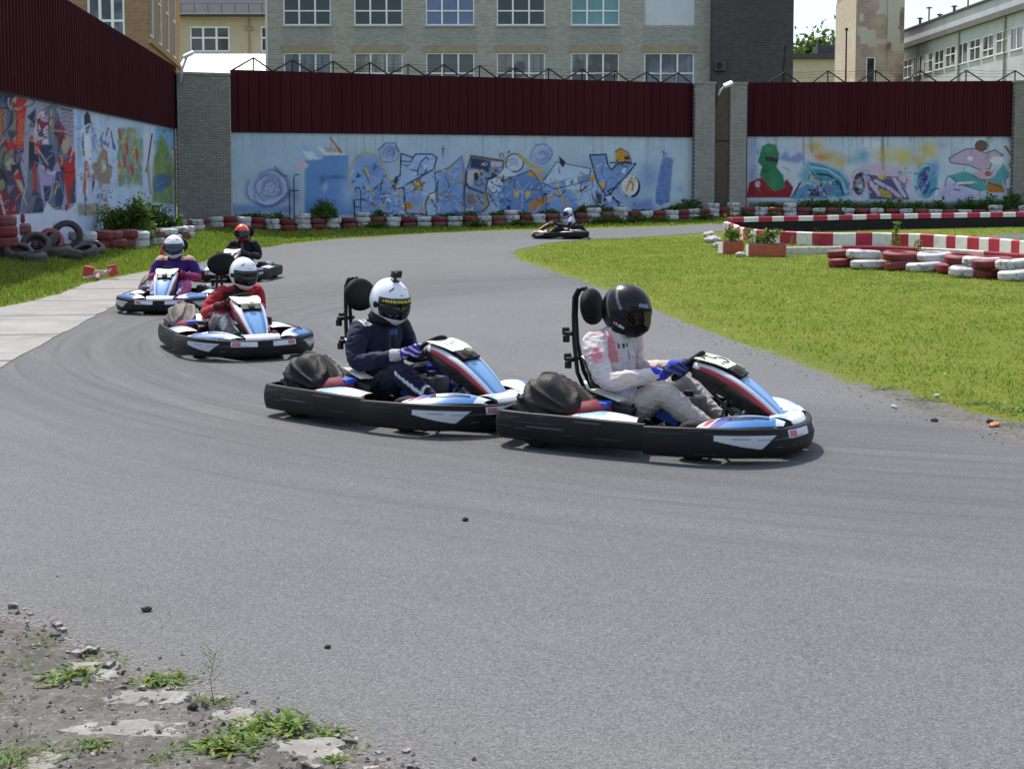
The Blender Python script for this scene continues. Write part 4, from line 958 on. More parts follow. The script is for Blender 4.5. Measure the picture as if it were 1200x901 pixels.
# cream house with grey roof between them
Yc = 100.0; A3 = at(204, 40, Yc); B3 = at(330, 40, Yc); W3 = B3.x-A3.x; o3 = A3.x
r = empty('cream_house', (A3.x, Yc, 0)); tag(r, 'cream rendered house with a grey metal roof and a white framed window', 'house')
l3 = lambda px: at(px, 40, Yc).x-o3
ops = [(l3(222), l3(269), zz(61, Yc), zz(31, Yc)), (l3(305), l3(352)-.2, zz(61, Yc), zz(31, Yc))]
ops[1] = (ops[1][0], min(ops[1][1], W3-.1), ops[1][2], ops[1][3])
facade(r, (0,0,0), (1,0), W3, 0, zz(20, Yc), ops, M_CREAM, 10)
for o_ in ops: window(r, (0,0,0), (1,0), o_, M_GL_GR, nx=3, split=.55, fw=.12)
ze = zz(20, Yc); mb = MB()
mb.add([(-.4,-.7,ze),(W3+.4,-.7,ze),(W3+.4,5,ze+3.2),(-.4,5,ze+3.2),(-.4,10.6,ze),(W3+.4,10.6,ze),(-.4,-.7,ze+.12),(W3+.4,-.7,ze+.12),(W3+.4,5,ze+3.34),(-.4,5,ze+3.34),(-.4,10.6,ze+.12),(W3+.4,10.6,ze+.12)],
  [(0,1,2,3),(3,2,5,4),(6,7,8,9),(9,8,11,10),(0,1,7,6),(4,5,11,10),(0,3,9,6),(3,4,10,9),(1,2,8,7),(2,5,11,8)])
for k in range(int(W3/.6)): mb.box((.3+k*.6, 2.15, ze+1.70), (.04, 6.45, .05), M=Matrix.Rotation(math.atan2(3.22, 5.7), 3, 'X'))
mb.build('roof', M_ROOFG, r)
mb = MB(); mb.tube([(-.4,-.78,ze+.02),(W3+.4,-.78,ze+.02)], .12, n=8); mb.build('gutter', M_PARAP, r)
mb = MB()
for k in range(8): mb.tube([(.6+k*W3/8,-.3,ze+.1),(.6+k*W3/8,-.3,ze+.9)], .02, n=4)
mb.tube([(0,-.3,ze+.9),(W3,-.3,ze+.9)], .02, n=4); mb.build('snow_guard', M_IRON, r)
mb = MB(); mb.tube([(l3(292),-.1,1),(l3(292),-.1,ze-.1)], .06, n=6); mb.box((l3(292),-.1,ze-.9), (.6,.2,.2)); mb.build('downpipe', M_LINT, r)
Yw = 88.0; A4, B4 = at(206, 62, Yw), at(316, 62, Yw)
r = empty('white_shed', (A4.x, Yw, 0)); tag(r, 'low white sheet metal shed below the cream house', 'shed')
w4 = B4.x-A4.x; ze4 = at(206, 88, Yw).z; zr4 = at(206, 63.5, Yw+3.2).z
mb = MB(); mb.box((w4/2, 2, ze4/2), (w4, 3.8, ze4)); mb.build('wall', M_WHITE, r)
mb = MB(); mb.add([(-.1,-.1,ze4+.01),(w4+.1,-.1,ze4+.01),(w4+.1,3.2,zr4),(-.1,3.2,zr4),(-.1,3.9,zr4-.1),(w4+.1,3.9,zr4-.1),(-.1,3.9,ze4),(w4+.1,3.9,ze4)], [(0,1,2,3),(3,2,5,4),(4,5,7,6),(0,3,4,6),(1,7,5,2)])
for k in range(int(w4/1.5)):
    mb.add([(.8+1.5*k,-.12,ze4+.04),(.84+1.5*k,-.12,ze4+.04),(.84+1.5*k,3.2,zr4+.03),(.8+1.5*k,3.2,zr4+.03)], [(0,1,2,3)])
mb.build('roof', M_WHITE, r)

# stair tower with patched tiles
def mat_patched(name, base, tile=.55):
    t = NT(name); v = t.coord(); s = t.sep(v)
    cb = t.new('ShaderNodeCombineXYZ'); t.set(cb, 0, t.math('ADD', s[0], s[1])); t.set(cb, 1, s[2])
    b = t.new('ShaderNodeTexBrick'); t.set(b, 'Vector', cb.outputs[0]); b.inputs['Scale'].default_value = 1
    b.inputs['Brick Width'].default_value = .5; b.inputs['Row Height'].default_value = .17; b.inputs['Mortar Size'].default_value = .015
    t.set(b, 'Color1', base); t.set(b, 'Color2', tuple(x*.8 for x in base)); t.set(b, 'Mortar', tuple(x*.6 for x in base))
    vz = t.new('ShaderNodeTexVoronoi', distance='CHEBYCHEV'); t.set(vz, 'Vector', v); vz.inputs['Scale'].default_value = .55
    pk = t.sep(vz.outputs['Color'])[0]; n = t.noise(v, .35, 5, .65)
    c = t.mix(t.ramp(t.math('MULTIPLY', pk, t.ramp(s[2], [(0, 1), (1, 1)])), [(.66, 0.0), (.69, .9)]), b.outputs['Color'], (.50, .47, .38))
    c = t.mix(t.ramp(n, [(.42, 0.0), (.62, .8)]), c, (.50, .385, .29))
    c = t.mix(t.ramp(t.noise(v, 2.2, 4, .6), [(.66, 0.0), (.70, .9)]), c, (.60, .56, .50))
    return t.fin(c, .85, .2)
M_TOWER = mat_patched('patched_tile', (.42, .30, .26)); M_TOWERL = mat_patched('patched_render', (.56, .47, .40)); M_TOWERD = mat_patched('patched_tile_dark', (.27, .16, .135))
Yt = 150.0; T0, T1, T2 = at(1003, 40, Yt), at(1039.5, 40, Yt), at(1059, 40, Yt); Tl = at(979, 40, Yt+9)
r = empty('stair_tower', (T0.x, Yt, 0)); tag(r, 'tall tower of patchy pinkish tiles with one dark window', 'tower')
w1, w2 = T1.x-T0.x, T2.x-T0.x; zt1_, ztl = zz(-14, Yt), zz(10, Yt+9)
wo = (at(1015,80,Yt).x-T0.x, at(1026,80,Yt).x-T0.x, zz(112, Yt), zz(67, Yt))
facade(r, (0,0,0), (1,0), w1, 0, zt1_, [wo], M_TOWER, 9)
window(r, (0,0,0), (1,0), wo, M_GL_DK, nx=1, split=0, fw=.12, sill=False)
mb = MB(); mb.box(((w1+w2)/2, 4.3, zt1_/2), (w2-w1, 9, zt1_)); mb.build('shaft', M_TOWERD, r)
mb = MB(); xl = Tl.x-T0.x
mb.add([(0,-.01,0),(xl,9,0),(xl,9,ztl+.4),(0,-.01,zt1_-.5)], [(0,1,2,3)]); mb.add([(0,-.01,0),(0,9.2,0),(0,9.2,zt1_-.5),(0,-.01,zt1_-.5),(xl,9,0),(xl,9.2,0),(xl,9.2,ztl+.4)], [(4,5,6),(0,1,2,3)])
mb.build('side_wall', M_TOWERL, r)
e = at(991, 97, Yt-20); zf_ = at(991, 36, Yt-20).z
o = empty('flag_pole', (e.x, Yt-20, 0)); tag(o, 'thin dark pole standing in front of the patchy tower', 'pole')
mb = MB(); mb.tube([(0,0,.5),(0,0,zf_)], [.12, .07], n=6); mb.build('mast', M_IRON, o); mb = MB(); mb.ell((0,0,zf_+.1), (.16,.16,.16)); mb.build('finial', M_IRON, o)

# long white factory, its face running away from us
M_FACT = plain('whitewashed_panels', (.46, .475, .50), .85, .10, .25, .2, .1, dirt=.22)
M_FBAND = plain('dark_eaves', (.12, .12, .125), .8, .2, 1)
Qa, Qb = at(1056, 58, 160.0), at(1205, 12.5, 124.0)
ax = Vector((Qb.x-Qa.x, Qb.y-Qa.y, 0)); Lf = ax.length+16
r = empty('factory_building', (Qa.x, Qa.y, 0), 0); tag(r, 'long whitewashed factory with a receding row of windows', 'building')
zb_ = (Qa.z+Qb.z)/2; zr = at(1056, 38.5, 160.0).z
zsl, zhd = at(1123, 74.6, 141.5).z, at(1123, 53.7, 141.5).z
ops = [(1.0+3.45*k, 1.0+3.45*k+2.85, zsl-.15, zhd+.15) for k in range(15) if 1.0+3.45*k+3.0 < Lf]
facade(r, (0,0,0), ax, Lf, 0, zr, ops, M_FACT, 18, rev=.12)
for i, o_ in enumerate(ops): window(r, (0,0,0), ax, o_, (M_GL_GR, M_GL_CU, M_GL_CB)[i*i % 3], nx=2, split=(.6, 0, .6, .35)[i % 4], fw=.09, rev=.06)
mb = MB(); mb.box((Lf/2, -.2, zb_+.25), (Lf, .55, .55)); q = mb.build('cornice', M_FBAND, r); xf(q, (0,0,0), ax)
mb = MB(); mb.box((Lf/2, -.05, zr+.05), (Lf, .3, .22)); q = mb.build('coping', M_ROOFG, r); xf(q, (0,0,0), ax)
mb = MB()
for x in (6, 19, 31): mb.tube([(x,-.12,1),(x,-.12,zb_-.1)], .10, n=6)
q = mb.build('downpipe', plain('rusty_pipe', (.34, .30, .20), .7, .2, 2), r); xf(q, (0,0,0), ax)
for x, h in ((2,1.4),(5,2.2),(8.5,1.0),(13,1.3),(17,2.4),(30,1.2)):
    mb = MB(); mb.tube([(x,1.5,zr),(x,1.5,zr+h)], .16 if h < 2 else .09, n=8); mb.lathe([(.0,zr+h+.1),(.34,zr+h),(.34,zr+h-.08),(.0,zr+h-.05)], 10, M=Matrix.Translation((x,1.5,0)))
    q = mb.build('roof_vent', M_ROOFG, r); xf(q, (0,0,0), ax)
# far low cream building and trees behind it
Yl = 180.0; A5, B5 = at(926, 66, Yl), at(986, 66, Yl)
r = empty('low_building', (A5.x, Yl, 0)); tag(r, 'distant low cream building with a dark flat roof', 'building')
w5 = B5.x-A5.x; z5 = zz(70, Yl)
facade(r, (0,0,0), (1,0), w5, 0, z5, [], M_CREAM, 8)
mb = MB(); mb.box((w5/2, 3.6, z5+.35), (w5+.6, 8.6, .7)); mb.build('roof', M_PARAP, r)
mb = MB(); mb.box((w5*.75, 2, z5+1.3), (w5*.4, 3, 1.2)); mb.build('roof_hatch', M_ROOFG, r)

# ------------------------------------------------------------------ foliage
M_LEAF = mat_leaf('leaf', .3); M_BARK = plain('bark', (.10, .075, .055), .9, .3, 8, .1, .5)
def leaf_cloud(pts, size, cols, rs, up=.35):
    """leaf quads at points (n,3); returns verts, faces count and colours"""
    n = len(pts); d = rs.randn(n, 3); d[:,2] += up; d /= np.linalg.norm(d, axis=1)[:,None]
    t = np.cross(d, rs.randn(n, 3)); t /= np.linalg.norm(t, axis=1)[:,None]; b = np.cross(d, t)
    s = size*(.55+.9*rs.rand(n))[:,None]
    v = np.stack([pts-t*s*.5, pts+b*s*.28, pts+t*s*.6, pts-b*s*.28], 1)
    c = cols[rs.randint(0, len(cols), n)]*(.75+.5*rs.rand(n))[:,None]
    return v.reshape(-1, 3), np.repeat(c, 4, 0)
def quads_obj(name, v, c, mat, parent=None):
    n = len(v)//4; me = bpy.data.meshes.new(name); me.vertices.add(4*n); me.vertices.foreach_set('co', v.ravel())
    me.loops.add(4*n); me.loops.foreach_set('vertex_index', np.arange(4*n, dtype=np.int32))
    me.polygons.add(n); me.polygons.foreach_set('loop_start', np.arange(0, 4*n, 4, dtype=np.int32))
    me.update(calc_edges=True); me.materials.append(mat); set_col(me, c); me.validate()
    return link_mesh(name, me, parent)
GRN = np.array([(.035,.085,.014),(.055,.115,.018),(.075,.14,.022),(.10,.17,.03),(.03,.07,.012)])
GRN_L = np.array([(.08,.15,.02),(.11,.19,.025),(.15,.22,.035),(.06,.12,.015)])
def clumps(c, ext, n, k, rs):
    cen = rs.randn(k, 3); cen /= np.linalg.norm(cen, axis=1)[:,None]; cen *= (rs.rand(k)**.45)[:,None]
    w = .22+.2*rs.rand(k); i = rs.randint(0, k, n); p = cen[i]+rs.randn(n, 3)*w[i][:,None]*.55
    p[:,2] = np.maximum(p[:,2], -1.0)
    return np.array(c)+p*np.array(ext)
def tree(name, label, base, h, w, seed, group=None, n=16000):
    rs = np.random.RandomState(seed); r = empty(name, base); tag(r, label, 'tree', group)
    mb = MB(); mb.tube([(0,0,-.2),(.1,0,h*.3),(.0,.1,h*.75)], [.04*h, .03*h, .01*h], n=8)
    for k in range(6):
        a = rs.rand()*6.28; z = h*(.3+.08*k); mb.tube([(0,0,z),(math.cos(a)*w*.25, math.sin(a)*w*.25, z+h*.1),(math.cos(a)*w*.42, math.sin(a)*w*.42, z+h*.2)], [.018*h, .012*h, .004*h], n=5)
    mb.build('trunk', M_BARK, r, smooth=True)
    p = clumps((0, 0, h*.64), (w*.5, w*.5, h*.36), n, 34, rs); v, c = leaf_cloud(p, .085*h**.7, GRN*.6, rs); quads_obj('crown', v, c, M_LEAF, r); return r
for i, (px, top, Y, w, lb) in enumerate(((938, 52, 205, 9, 'leftmost low tree crown behind the distant cream building'), (953, 47, 212, 11, 'middle leafy tree behind the distant cream building'), (972, 40, 204, 10, 'tallest tree beside the patchy tower'))):
    p = at(px, top, Y); tree('leafy_tree', lb, (p.x, Y, .9), p.z-.9, w, 20+i, 'trees behind the low building', 16000)
def bush(name, label, base, h, w, seed, cols=GRN, n=2600, leaf=.11, group=None, cat='bush', d=None):
    rs = np.random.RandomState(seed); r = empty(name, base); tag(r, label, cat, group)
    mb = MB()
    for k in range(7):
        a = rs.rand()*6.28; q = rs.rand(); mb.tube([(0,0,-.05),(math.cos(a)*w*.15*q, math.sin(a)*w*.15*q, h*.4),(math.cos(a)*w*.36*q, math.sin(a)*w*.36*q, h*(.6+.3*rs.rand()))], [.018, .013, .005], n=4)
    mb.build('stem', M_BARK, r)
    p = clumps((0, 0, h*.5), (w*.46, (d or w)*.46, h*.5), n, 26, rs); p[:,2] = np.clip(p[:,2], .02, None)
    v, c = leaf_cloud(p, leaf, cols, rs); quads_obj('foliage', v, c, M_LEAF, r); return r
def wallpt(a, b, f, off):
    a, b = Vector(a), Vector(b); dr = (b-a).normalized(); n = Vector((dr.y, -dr.x)); p = a.lerp(b, f)+n*off; return (p.x, p.y, gzf(p.x, p.y))
def pxbase(px, a, b, off):
    best = min(((abs(proj(np.array([wallpt(a, b, f, off)]))[0][0]-px), f) for f in np.linspace(0, 1, 400))); return wallpt(a, b, best[1], off)
bp = pxbase(152, lA2, lB.xy, 1.0); bush('leafy_bush', 'big dark green bush in the corner against the left graffiti wall', bp, 1.45, 1.8, 41, n=5600, leaf=.09, d=1.2)
bp = pxbase(186, lA2, lB.xy, .9); bush('leafy_bush', 'lower spreading bush between the big bush and the corner pillar', bp, 1.0, 1.5, 42, n=2200, leaf=.11, d=1.1)
bp = pxbase(381, cA.xy, cB.xy, .7); bush('leafy_bush', 'rounded green bush in front of the blue letter on the middle wall', bp, 1.15, 1.15, 43, n=3000, leaf=.09)
wl = [(290,.6,1.4),(318,.75,1.5),(338,.5,1.1),(362,.45,1.0),(410,.45,.9),(443,.75,1.3),(470,.6,1.3),(505,.45,1.2),(530,.6,1.3),(555,.55,1.2),(590,.6,1.3),(612,.5,1.0),(648,.6,1.1),(670,.45,1.0),(686,.8,1.5),(700,.7,1.2),(722,.6,1.3),(752,.45,1.2),(778,.45,1.0),(792,.7,1.3),(806,.9,1.4)]
wn = ['ragged weed clump under the %s' % s for s in ('blue rose on the middle wall','second blue rose on the middle wall','hooked black pipe','blue block letter','black pipe ladder','yellow edged round letter','angular outlined letter','yellow star','blue wave letter','dark angular letter','round white cartoon eye shape','blue petals','pale blue rose','brown scribble','pale wedge shapes','outlined letter with a yellow cap','white oval badge','bare pale stretch left of the blue feather','blue feather','bare end of the middle wall','light brick pillar')]
for (px, h, w), lb in zip(wl, wn): bush('weed_clump', lb, pxbase(px, cA.xy, cB.xy, .55), h*.85, w*1.0, int(px), n=700, leaf=.12, group='weed clumps along the graffiti walls', cat='weeds', d=.7)
wr = [(905,.75,1.4),(925,.6,1.3),(952,.95,1.5),(972,1.0,1.5),(995,.85,1.4),(1020,.8,1.4),(1048,1.0,1.5),(1075,.75,1.4),(1102,.9,1.5),(1130,1.0,1.5),(1152,1.2,1.6),(1172,.95,1.4),(1188,1.35,1.5)]
wn = ['ragged weed clump under the %s' % s for s in ('red blob of the right graffiti wall','gap right of the green creature','teal swirl letter','second teal swirl','pink round letter','pink letter bar','yellow spray cloud','blue ring','lilac swoosh','teal swoosh','grey pink swoosh','orange patch','right end pillar')]
for (px, h, w), lb in zip(wr, wn): bush('weed_clump', lb, pxbase(px, rA.xy, rB.xy, .55), h*.85, w*1.0, int(px), n=700, leaf=.12, group='weed clumps along the graffiti walls', cat='weeds', d=.7)

# weeds that grow through the striped tyre wall, on its track side
for i, (px, py, h, lb) in enumerate(((702,263,.40,'rooted in front of the tyre wall below the pale wedges'),(724,262.5,.34,'in front of the tyre wall below the capped letter'),(748,261.5,.42,'in front of the tyre wall below the white oval'),(772,260.5,.30,'in front of the tyre wall below the blue feather'),(826,258.5,.36,'in front of the tyre wall below the light brick pillar'),(872,257,.34,'in front of the tyre wall below the pillar seam'),(905,256,.36,'in front of the tyre wall below the green creature'),
   (958,254.5,.46,'in front of the tyre wall below the teal swirl'),(985,254,.42,'in front of the tyre wall below the second teal swirl'),(1032,253.5,.44,'in front of the tyre wall below the pink letters'),(1066,253,.40,'in front of the tyre wall below the blue ring'),(1110,252.8,.44,'in front of the tyre wall below the lilac swoosh'),(1150,252.5,.5,'in front of the tyre wall below the teal swoosh'),(352,268.5,.3,'in front of the tyre wall below the blue block letter'),(442,268,.3,'in front of the tyre wall below the round yellow edged letter'),(560,267,.34,'in front of the tyre wall below the dark letter'),(612,265.5,.3,'in front of the tyre wall below the petals'))):
    g = ground(px, py) if px < 850 else Vector(pxbase(px, rA.xy, rB.xy, 1.85)); bush('weed_clump', 'low weed clump '+lb, tuple(g), h*(.62 if px > 850 else .9), .75 if px > 850 else 1.1, 300+i, n=260 if px > 850 else 420, leaf=.10, group='weed clumps along the tyre wall', cat='weeds', d=.35)
# ------------------------------------------------------------------ tyres
def mat_tyre(name, c, chip):
    t = NT(name); v = t.coord(); oi = t.new('ShaderNodeObjectInfo').outputs['Random']
    vv = t.new('ShaderNodeVectorMath', operation='ADD'); t.set(vv, 0, v); cb = t.new('ShaderNodeCombineXYZ'); t.set(cb, 0, t.math('MULTIPLY', oi, 37.0)); t.t.links.new(cb.outputs[0], vv.inputs[1])
    n = t.noise(vv.outputs[0], 5, 7, .7); n2 = t.noise(vv.outputs[0], 14, 4, .6)
    cc = t.mix(t.ramp(n2, [(.3, 0.0), (.7, 1.0)]), tuple(x*.78 for x in c), c)
    cc = t.mix(t.math('MULTIPLY', oi, .25), cc, (.22, .19, .17))
    cc = t.mix(t.ramp(n, [(.53, 0.0), (.60, chip)]), cc, (.03, .03, .03)); cc = t.mix(t.ramp(t.noise(vv.outputs[0], 2.2, 3, .6), [(.45, 0.0), (.7, .35)]), cc, (.16, .13, .11))
    return t.fin(cc, .6, .35, t.bump(n2, .3, .01))
M_TW, M_TR, M_TK = mat_tyre('white_tyre_paint', (.68, .68, .68), .7), mat_tyre('red_tyre_paint', (.24, .012, .022), .6), mat_tyre('tyre_rubber', (.030, .030, .031), .2)
def tyre_mesh(Ro, Ri, w, nm, mat):
    mb = MB(); h = w/2; prof = []
    for a in np.linspace(-90, 90, 7): prof.append((Ro-.045+.045*math.cos(R(a)), (h-.035)*math.sin(R(a)) if abs(a) < 90 else h*math.copysign(1, a)))
    prof = [(Ri+.02,-h*.82),(Ro-.12,-h),(Ro-.05,-h*.97),(Ro-.012,-h*.72),(Ro,-h*.45),(Ro-.012,-h*.40),(Ro,-h*.35),(Ro,-h*.05),(Ro-.012,0),(Ro,h*.05),(Ro,h*.35),(Ro-.012,h*.40),(Ro,h*.45),(Ro-.012,h*.72),(Ro-.05,h*.97),(Ro-.12,h),(Ri+.02,h*.82),(Ri,h*.7),(Ri+.05,h*.4),(Ro-.04,h*.3),(Ro-.04,-h*.3),(Ri+.05,-h*.4),(Ri,-h*.7)]
    mb.lathe(prof, 28, close=True)
    o = mb.build(nm, mat, None, smooth=50); me = o.data; bpy.data.objects.remove(o); return me
TM = {}
for k, m in (('w', M_TW), ('r', M_TR), ('k', M_TK)):
    TM[k] = tyre_mesh(.31, .185, .215, 'tyre', m); TM[k+'L'] = tyre_mesh(.36, .21, .25, 'tyre', m)
def tyre(kind, loc, label, group, rot=None, sc=1.0):
    o = link_mesh('tyre', TM[kind]); o.location = loc; o.rotation_euler = rot or (random.uniform(-.07,.07), random.uniform(-.07,.07), random.uniform(0, 6.28)); o.scale = (sc*random.uniform(.95,1.05), sc*random.uniform(.95,1.05), sc*random.uniform(.92,1.06))
    tag(o, label, 'tyre', group); return o
CN = {'w': 'white', 'r': 'red'}
def line_pts(pts, step):
    out = []; acc = 0; 
    for i in range(len(pts)-1):
        a, b = Vector(pts[i]), Vector(pts[i+1]); L = (b-a).length; t = acc
        while t < L: out.append(a.lerp(b, t/L)); t += step
        acc = t-L
    return out
fl = [ground(x, y).xy for x, y in ((236,268.5),(300,267.5),(440,266.5),(560,265.5),(610,263.5),(700,260.8),(790,257.8))]+[Vector(wallpt(rA.xy, rB.xy, f, 1.35)[:2]) for f in (-.06, .1, .3, .6, .9, 1.15)]
for i, p in enumerate(line_pts(fl, .635)):
    k = 'r' if i % 2 == 0 else 'w'; z = gzf(p.x, p.y); j = random.uniform(-.04, .04)
    for q in range(2):
        tyre(k, (p.x+random.uniform(-.03,.03), p.y+j, z+.105+.212*q), '%s %s painted tyre in the long striped tyre wall along the graffiti' % ('upper' if q else 'bottom', CN[k]), 'striped tyre wall along the graffiti')
    if i % 2 == 1 and random.random() < .4: tyre(k, (p.x, p.y+j, z+.105+.424), 'third white tyre on top of a stack in the long striped tyre wall', 'striped tyre wall along the graffiti')
# left run of stacks, two rows
def stack(px, py, seq, grp, lab, big='', j=.09, flat=None):
    g = ground(px, py); hh = .25 if big else .215
    for q, k in enumerate(seq):
        o_ = tyre(k+big, (g.x+random.uniform(-j,j), g.y+random.uniform(-j,j), g.z+hh*(flat or 1)*(.5+.97*q)), lab % (CN[k], ('bottom', 'second', 'third', 'fourth')[q]), grp)
        if flat: o_.scale = (o_.scale[0]*1.17, o_.scale[1]*1.17, o_.scale[2]*flat)
GL = 'red and white tyre stacks on the left verge'
for px, py, s in ((100,293,'ww'),(113,292,'rr'),(131,291,'rr'),(147,290,'rr'),(164,291,'ww'),(180,287,'wr'),(190,284,'rw'),(200,283,'ww'),(212,281,'rw'),(219,279,'ww')):
    stack(px, py, s, GL, '%s painted tyre, %s of its stack, in the front tyre row on the left verge', 'L' if px < 170 else '')
for px, py, s in ((132,276,'ww'),(146,275,'rr'),(158,274,'ww'),(171,273.5,'rr'),(180,273,'ww'),(190,272.5,'rr'),(200,272,'rw'),(209,271.5,'ww'),(218,271,'rr'),(228,270.5,'ww')):
    stack(px, py, s, GL, '%s painted tyre, %s of its stack, in the rear tyre row near the left corner')
for px, py, s in ((-16,303,'rrrr'),(1,303,'rrrr'),(13,299,'rrrr')): stack(px, py, s, GL, '%s painted tyre, %s of the tall stack at the left frame edge', 'L')
rs = random.Random(4)
for i, (px, py, dz, rx, ry, sc, lb) in enumerate(((22,305,.16,.25,.5,.95,'flat black tyre at the left foot of the discarded heap'),(28,297,.27,.55,.3,1,'tilted black tyre behind the flat one in the heap'),(42,303,.30,.75,.5,1,'steeply leaning black tyre in the middle of the heap'),(55,298,.30,.6,-.5,1,'black tyre leaning right in the middle of the heap'),
      (36,308,.10,.05,.05,1,'black tyre lying in the grass before the heap'),(66,302,.13,.1,-.1,1,'black tyre lying flat below the upright one'),(79,293,.38,1.5,.15,1.05,'black tyre standing upright on its tread beside the red stacks'),(78,303,.12,-.1,.15,1,'black tyre lying flat right of the heap'),(98,302,.14,.3,-.2,.95,'rightmost black tyre of the discarded heap'),(107,298,.14,.2,.3,.95,'black tyre half under the white stack'))):
    g = ground(px, py); tyre('kL', (g.x, g.y, g.z+dz), lb, 'discarded black tyres', (rx, ry, rs.uniform(-.5,.5)), sc)
g = ground(60, 299); tyre('r', (g.x, g.y, g.z+.34), 'faded red tyre propped in the black heap', 'discarded black tyres', (1.2, .4, .6))
g = ground(112, 279)
e = empty('dark_crate', tuple(g), .1); tag(e, 'dark rusty metal box against the left graffiti wall', 'box')
M_DK = plain('dark_box', (.035, .03, .028), .8, .3, 4, .2); mb = MB(); mb.box((0,0,.35), (1.4,.8,.7), bev=.02); mb.build('case', M_DK, e); mb = MB(); mb.box((0,0,.72), (1.5,.9,.05), bev=.01); mb.build('lid', M_IRON, e)
# right heap in front of the barrier
GR_ = 'red and white tyres on the infield lawn'
for px, py, s, lb in ((994,313,'rr','leftmost infield stack'),(1021,315,'ww','second infield stack from the left'),(1061,317,'rr','third infield stack from the left'),(1089,318,'ww','fourth infield stack from the left'),(1120,321,'rr','fifth infield stack from the left'),(1144,325,'ww','sixth infield stack from the left'),(1165,325.5,'rr','second last infield stack on the right'),(1192,328,'ww','last infield stack at the right frame edge'),(1228,330,'rr','infield stack just beyond the right frame edge')):
    stack(px, py, s, GR_, '%s painted tyre, %s of the '+lb, 'L', .16, .90)
# ------------------------------------------------------------------ karts
M_KPAINT = paintmat('kart_plastic_paint', .36, .30, .45, .03, 16, coat=.1)
M_BUMP = paintmat('bumper_plastic', .5, .05, .22, .12, 5)
M_BLKP = plain('black_plastic', (.008, .008, .009), .5, .3, 7, .3, .1, dirt=.05)
M_SEAT = plain('seat_shell', (.016, .016, .018), .35, .2, 7, .5, .05)
M_PAD = plain('pad_foam', (.007, .007, .008), .75, .2, 12, .2, .15)
M_KTYRE = plain('kart_tyre', (.016, .015, .015), .75, .25, 14, .25, .2, dirt=.2)
M_METAL = plain('grey_metal', (.35, .35, .36), .35, .15, 9, .5, .05, metal=.85)
M_STEEL = plain('dark_frame_steel', (.05, .05, .055), .4, .2, 9, .5, 0, metal=.5)
M_TANK = plain('tank_plastic', (.04, .042, .046), .5, .2, 6, .4)
M_BLUEP = plain('blue_plastic', (.02, .08, .42), .4, .15, 8)
M_REDP = plain('red_plastic', (.15, .006, .020), .7, .2, 18, .4, .3)
M_GREENP = plain('green_anodised', (.01, .12, .06), .4, .2, 9)
M_TRAYW = plain('pale_cover_plate', (.58, .56, .50), .5, .12, 9, .4, .05, dirt=.35)
def mat_tarp(name, c):
    t = NT(name); v = t.coord(); n = t.noise(t.mapping(v, (1, 1, 2.2), (.4, .7, 0)), 4.5, 3, .45, .7); n2 = t.noise(v, 60, 3, .6)
    cc = t.mix(n, tuple(x*.75 for x in c), tuple(x*1.25 for x in c))
    return t.fin(cc, .62, .25, t.bump(n2, .08, .003, t.bump(n, .25, .02)))
M_TARP = {'brown': mat_tarp('brown_tarpaulin', (.024, .020, .020)), 'black': mat_tarp('black_tarpaulin', (.009, .009, .011)), 'tan': mat_tarp('tan_tarpaulin', (.13, .115, .10)), 'cream': mat_tarp('cream_tarpaulin', (.55, .52, .46))}
M_PLATE = plain('number_plate', (.66, .65, .47), .45, .06, 10, .4, dirt=.06); M_PLATEW = plain('number_plate_white', (.66, .65, .57), .45, .08, 10, .4, dirt=.12)
M_INK = plain('plate_ink', (.02, .02, .025), .5, .1, 9)
M_INKF = plain('faded_plate_ink', (.30, .30, .28), .5, .1, 9)
M_AMBER = plain('transponder_lens', (.20, .18, .10), .2, .1, 9)
WHT_, BLU_, SKY_, DBL_, RED_, BLK_ = s2l((206,208,214)), s2l((62,122,186)), s2l((128,172,210)), s2l((22,42,128)), s2l((160,24,52)), np.array((.0065,.0065,.007))

def catmull(pts, n):
    pts = [np.array(p, float) for p in pts]; P_ = [2*pts[0]-pts[1]]+pts+[2*pts[-1]-pts[-2]]; out = []
    for i in range(1, len(P_)-2):
        for t in np.linspace(0, 1, n, endpoint=False):
            a, b, c, d = P_[i-1:i+3]
            out.append(.5*((2*b)+(c-a)*t+(2*a-5*b+4*c-d)*t*t+(3*b-a-3*c+d)*t**3))
    out.append(pts[-1]); return np.array(out)
HALF = [(.11,-.708),(.30,-.71),(.50,-.685),(.72,-.61),(.87,-.48),(.96,-.33),(1.01,-.16),(1.025,0)]
FRONT = catmull(HALF+[(x, -y) for x, y in HALF[-2::-1]], 26)
REAR = catmull([(.11,-.69),(-.25,-.685),(-.62,-.655),(-.90,-.615),(-.965,-.585),(-.995,-.50),(-1.0,-.25),(-1.0,0),(-1.0,.25),(-.995,.50),(-.965,.585),(-.90,.615),(-.62,.655),(-.25,.685),(.11,.69)], 10)[::-1]
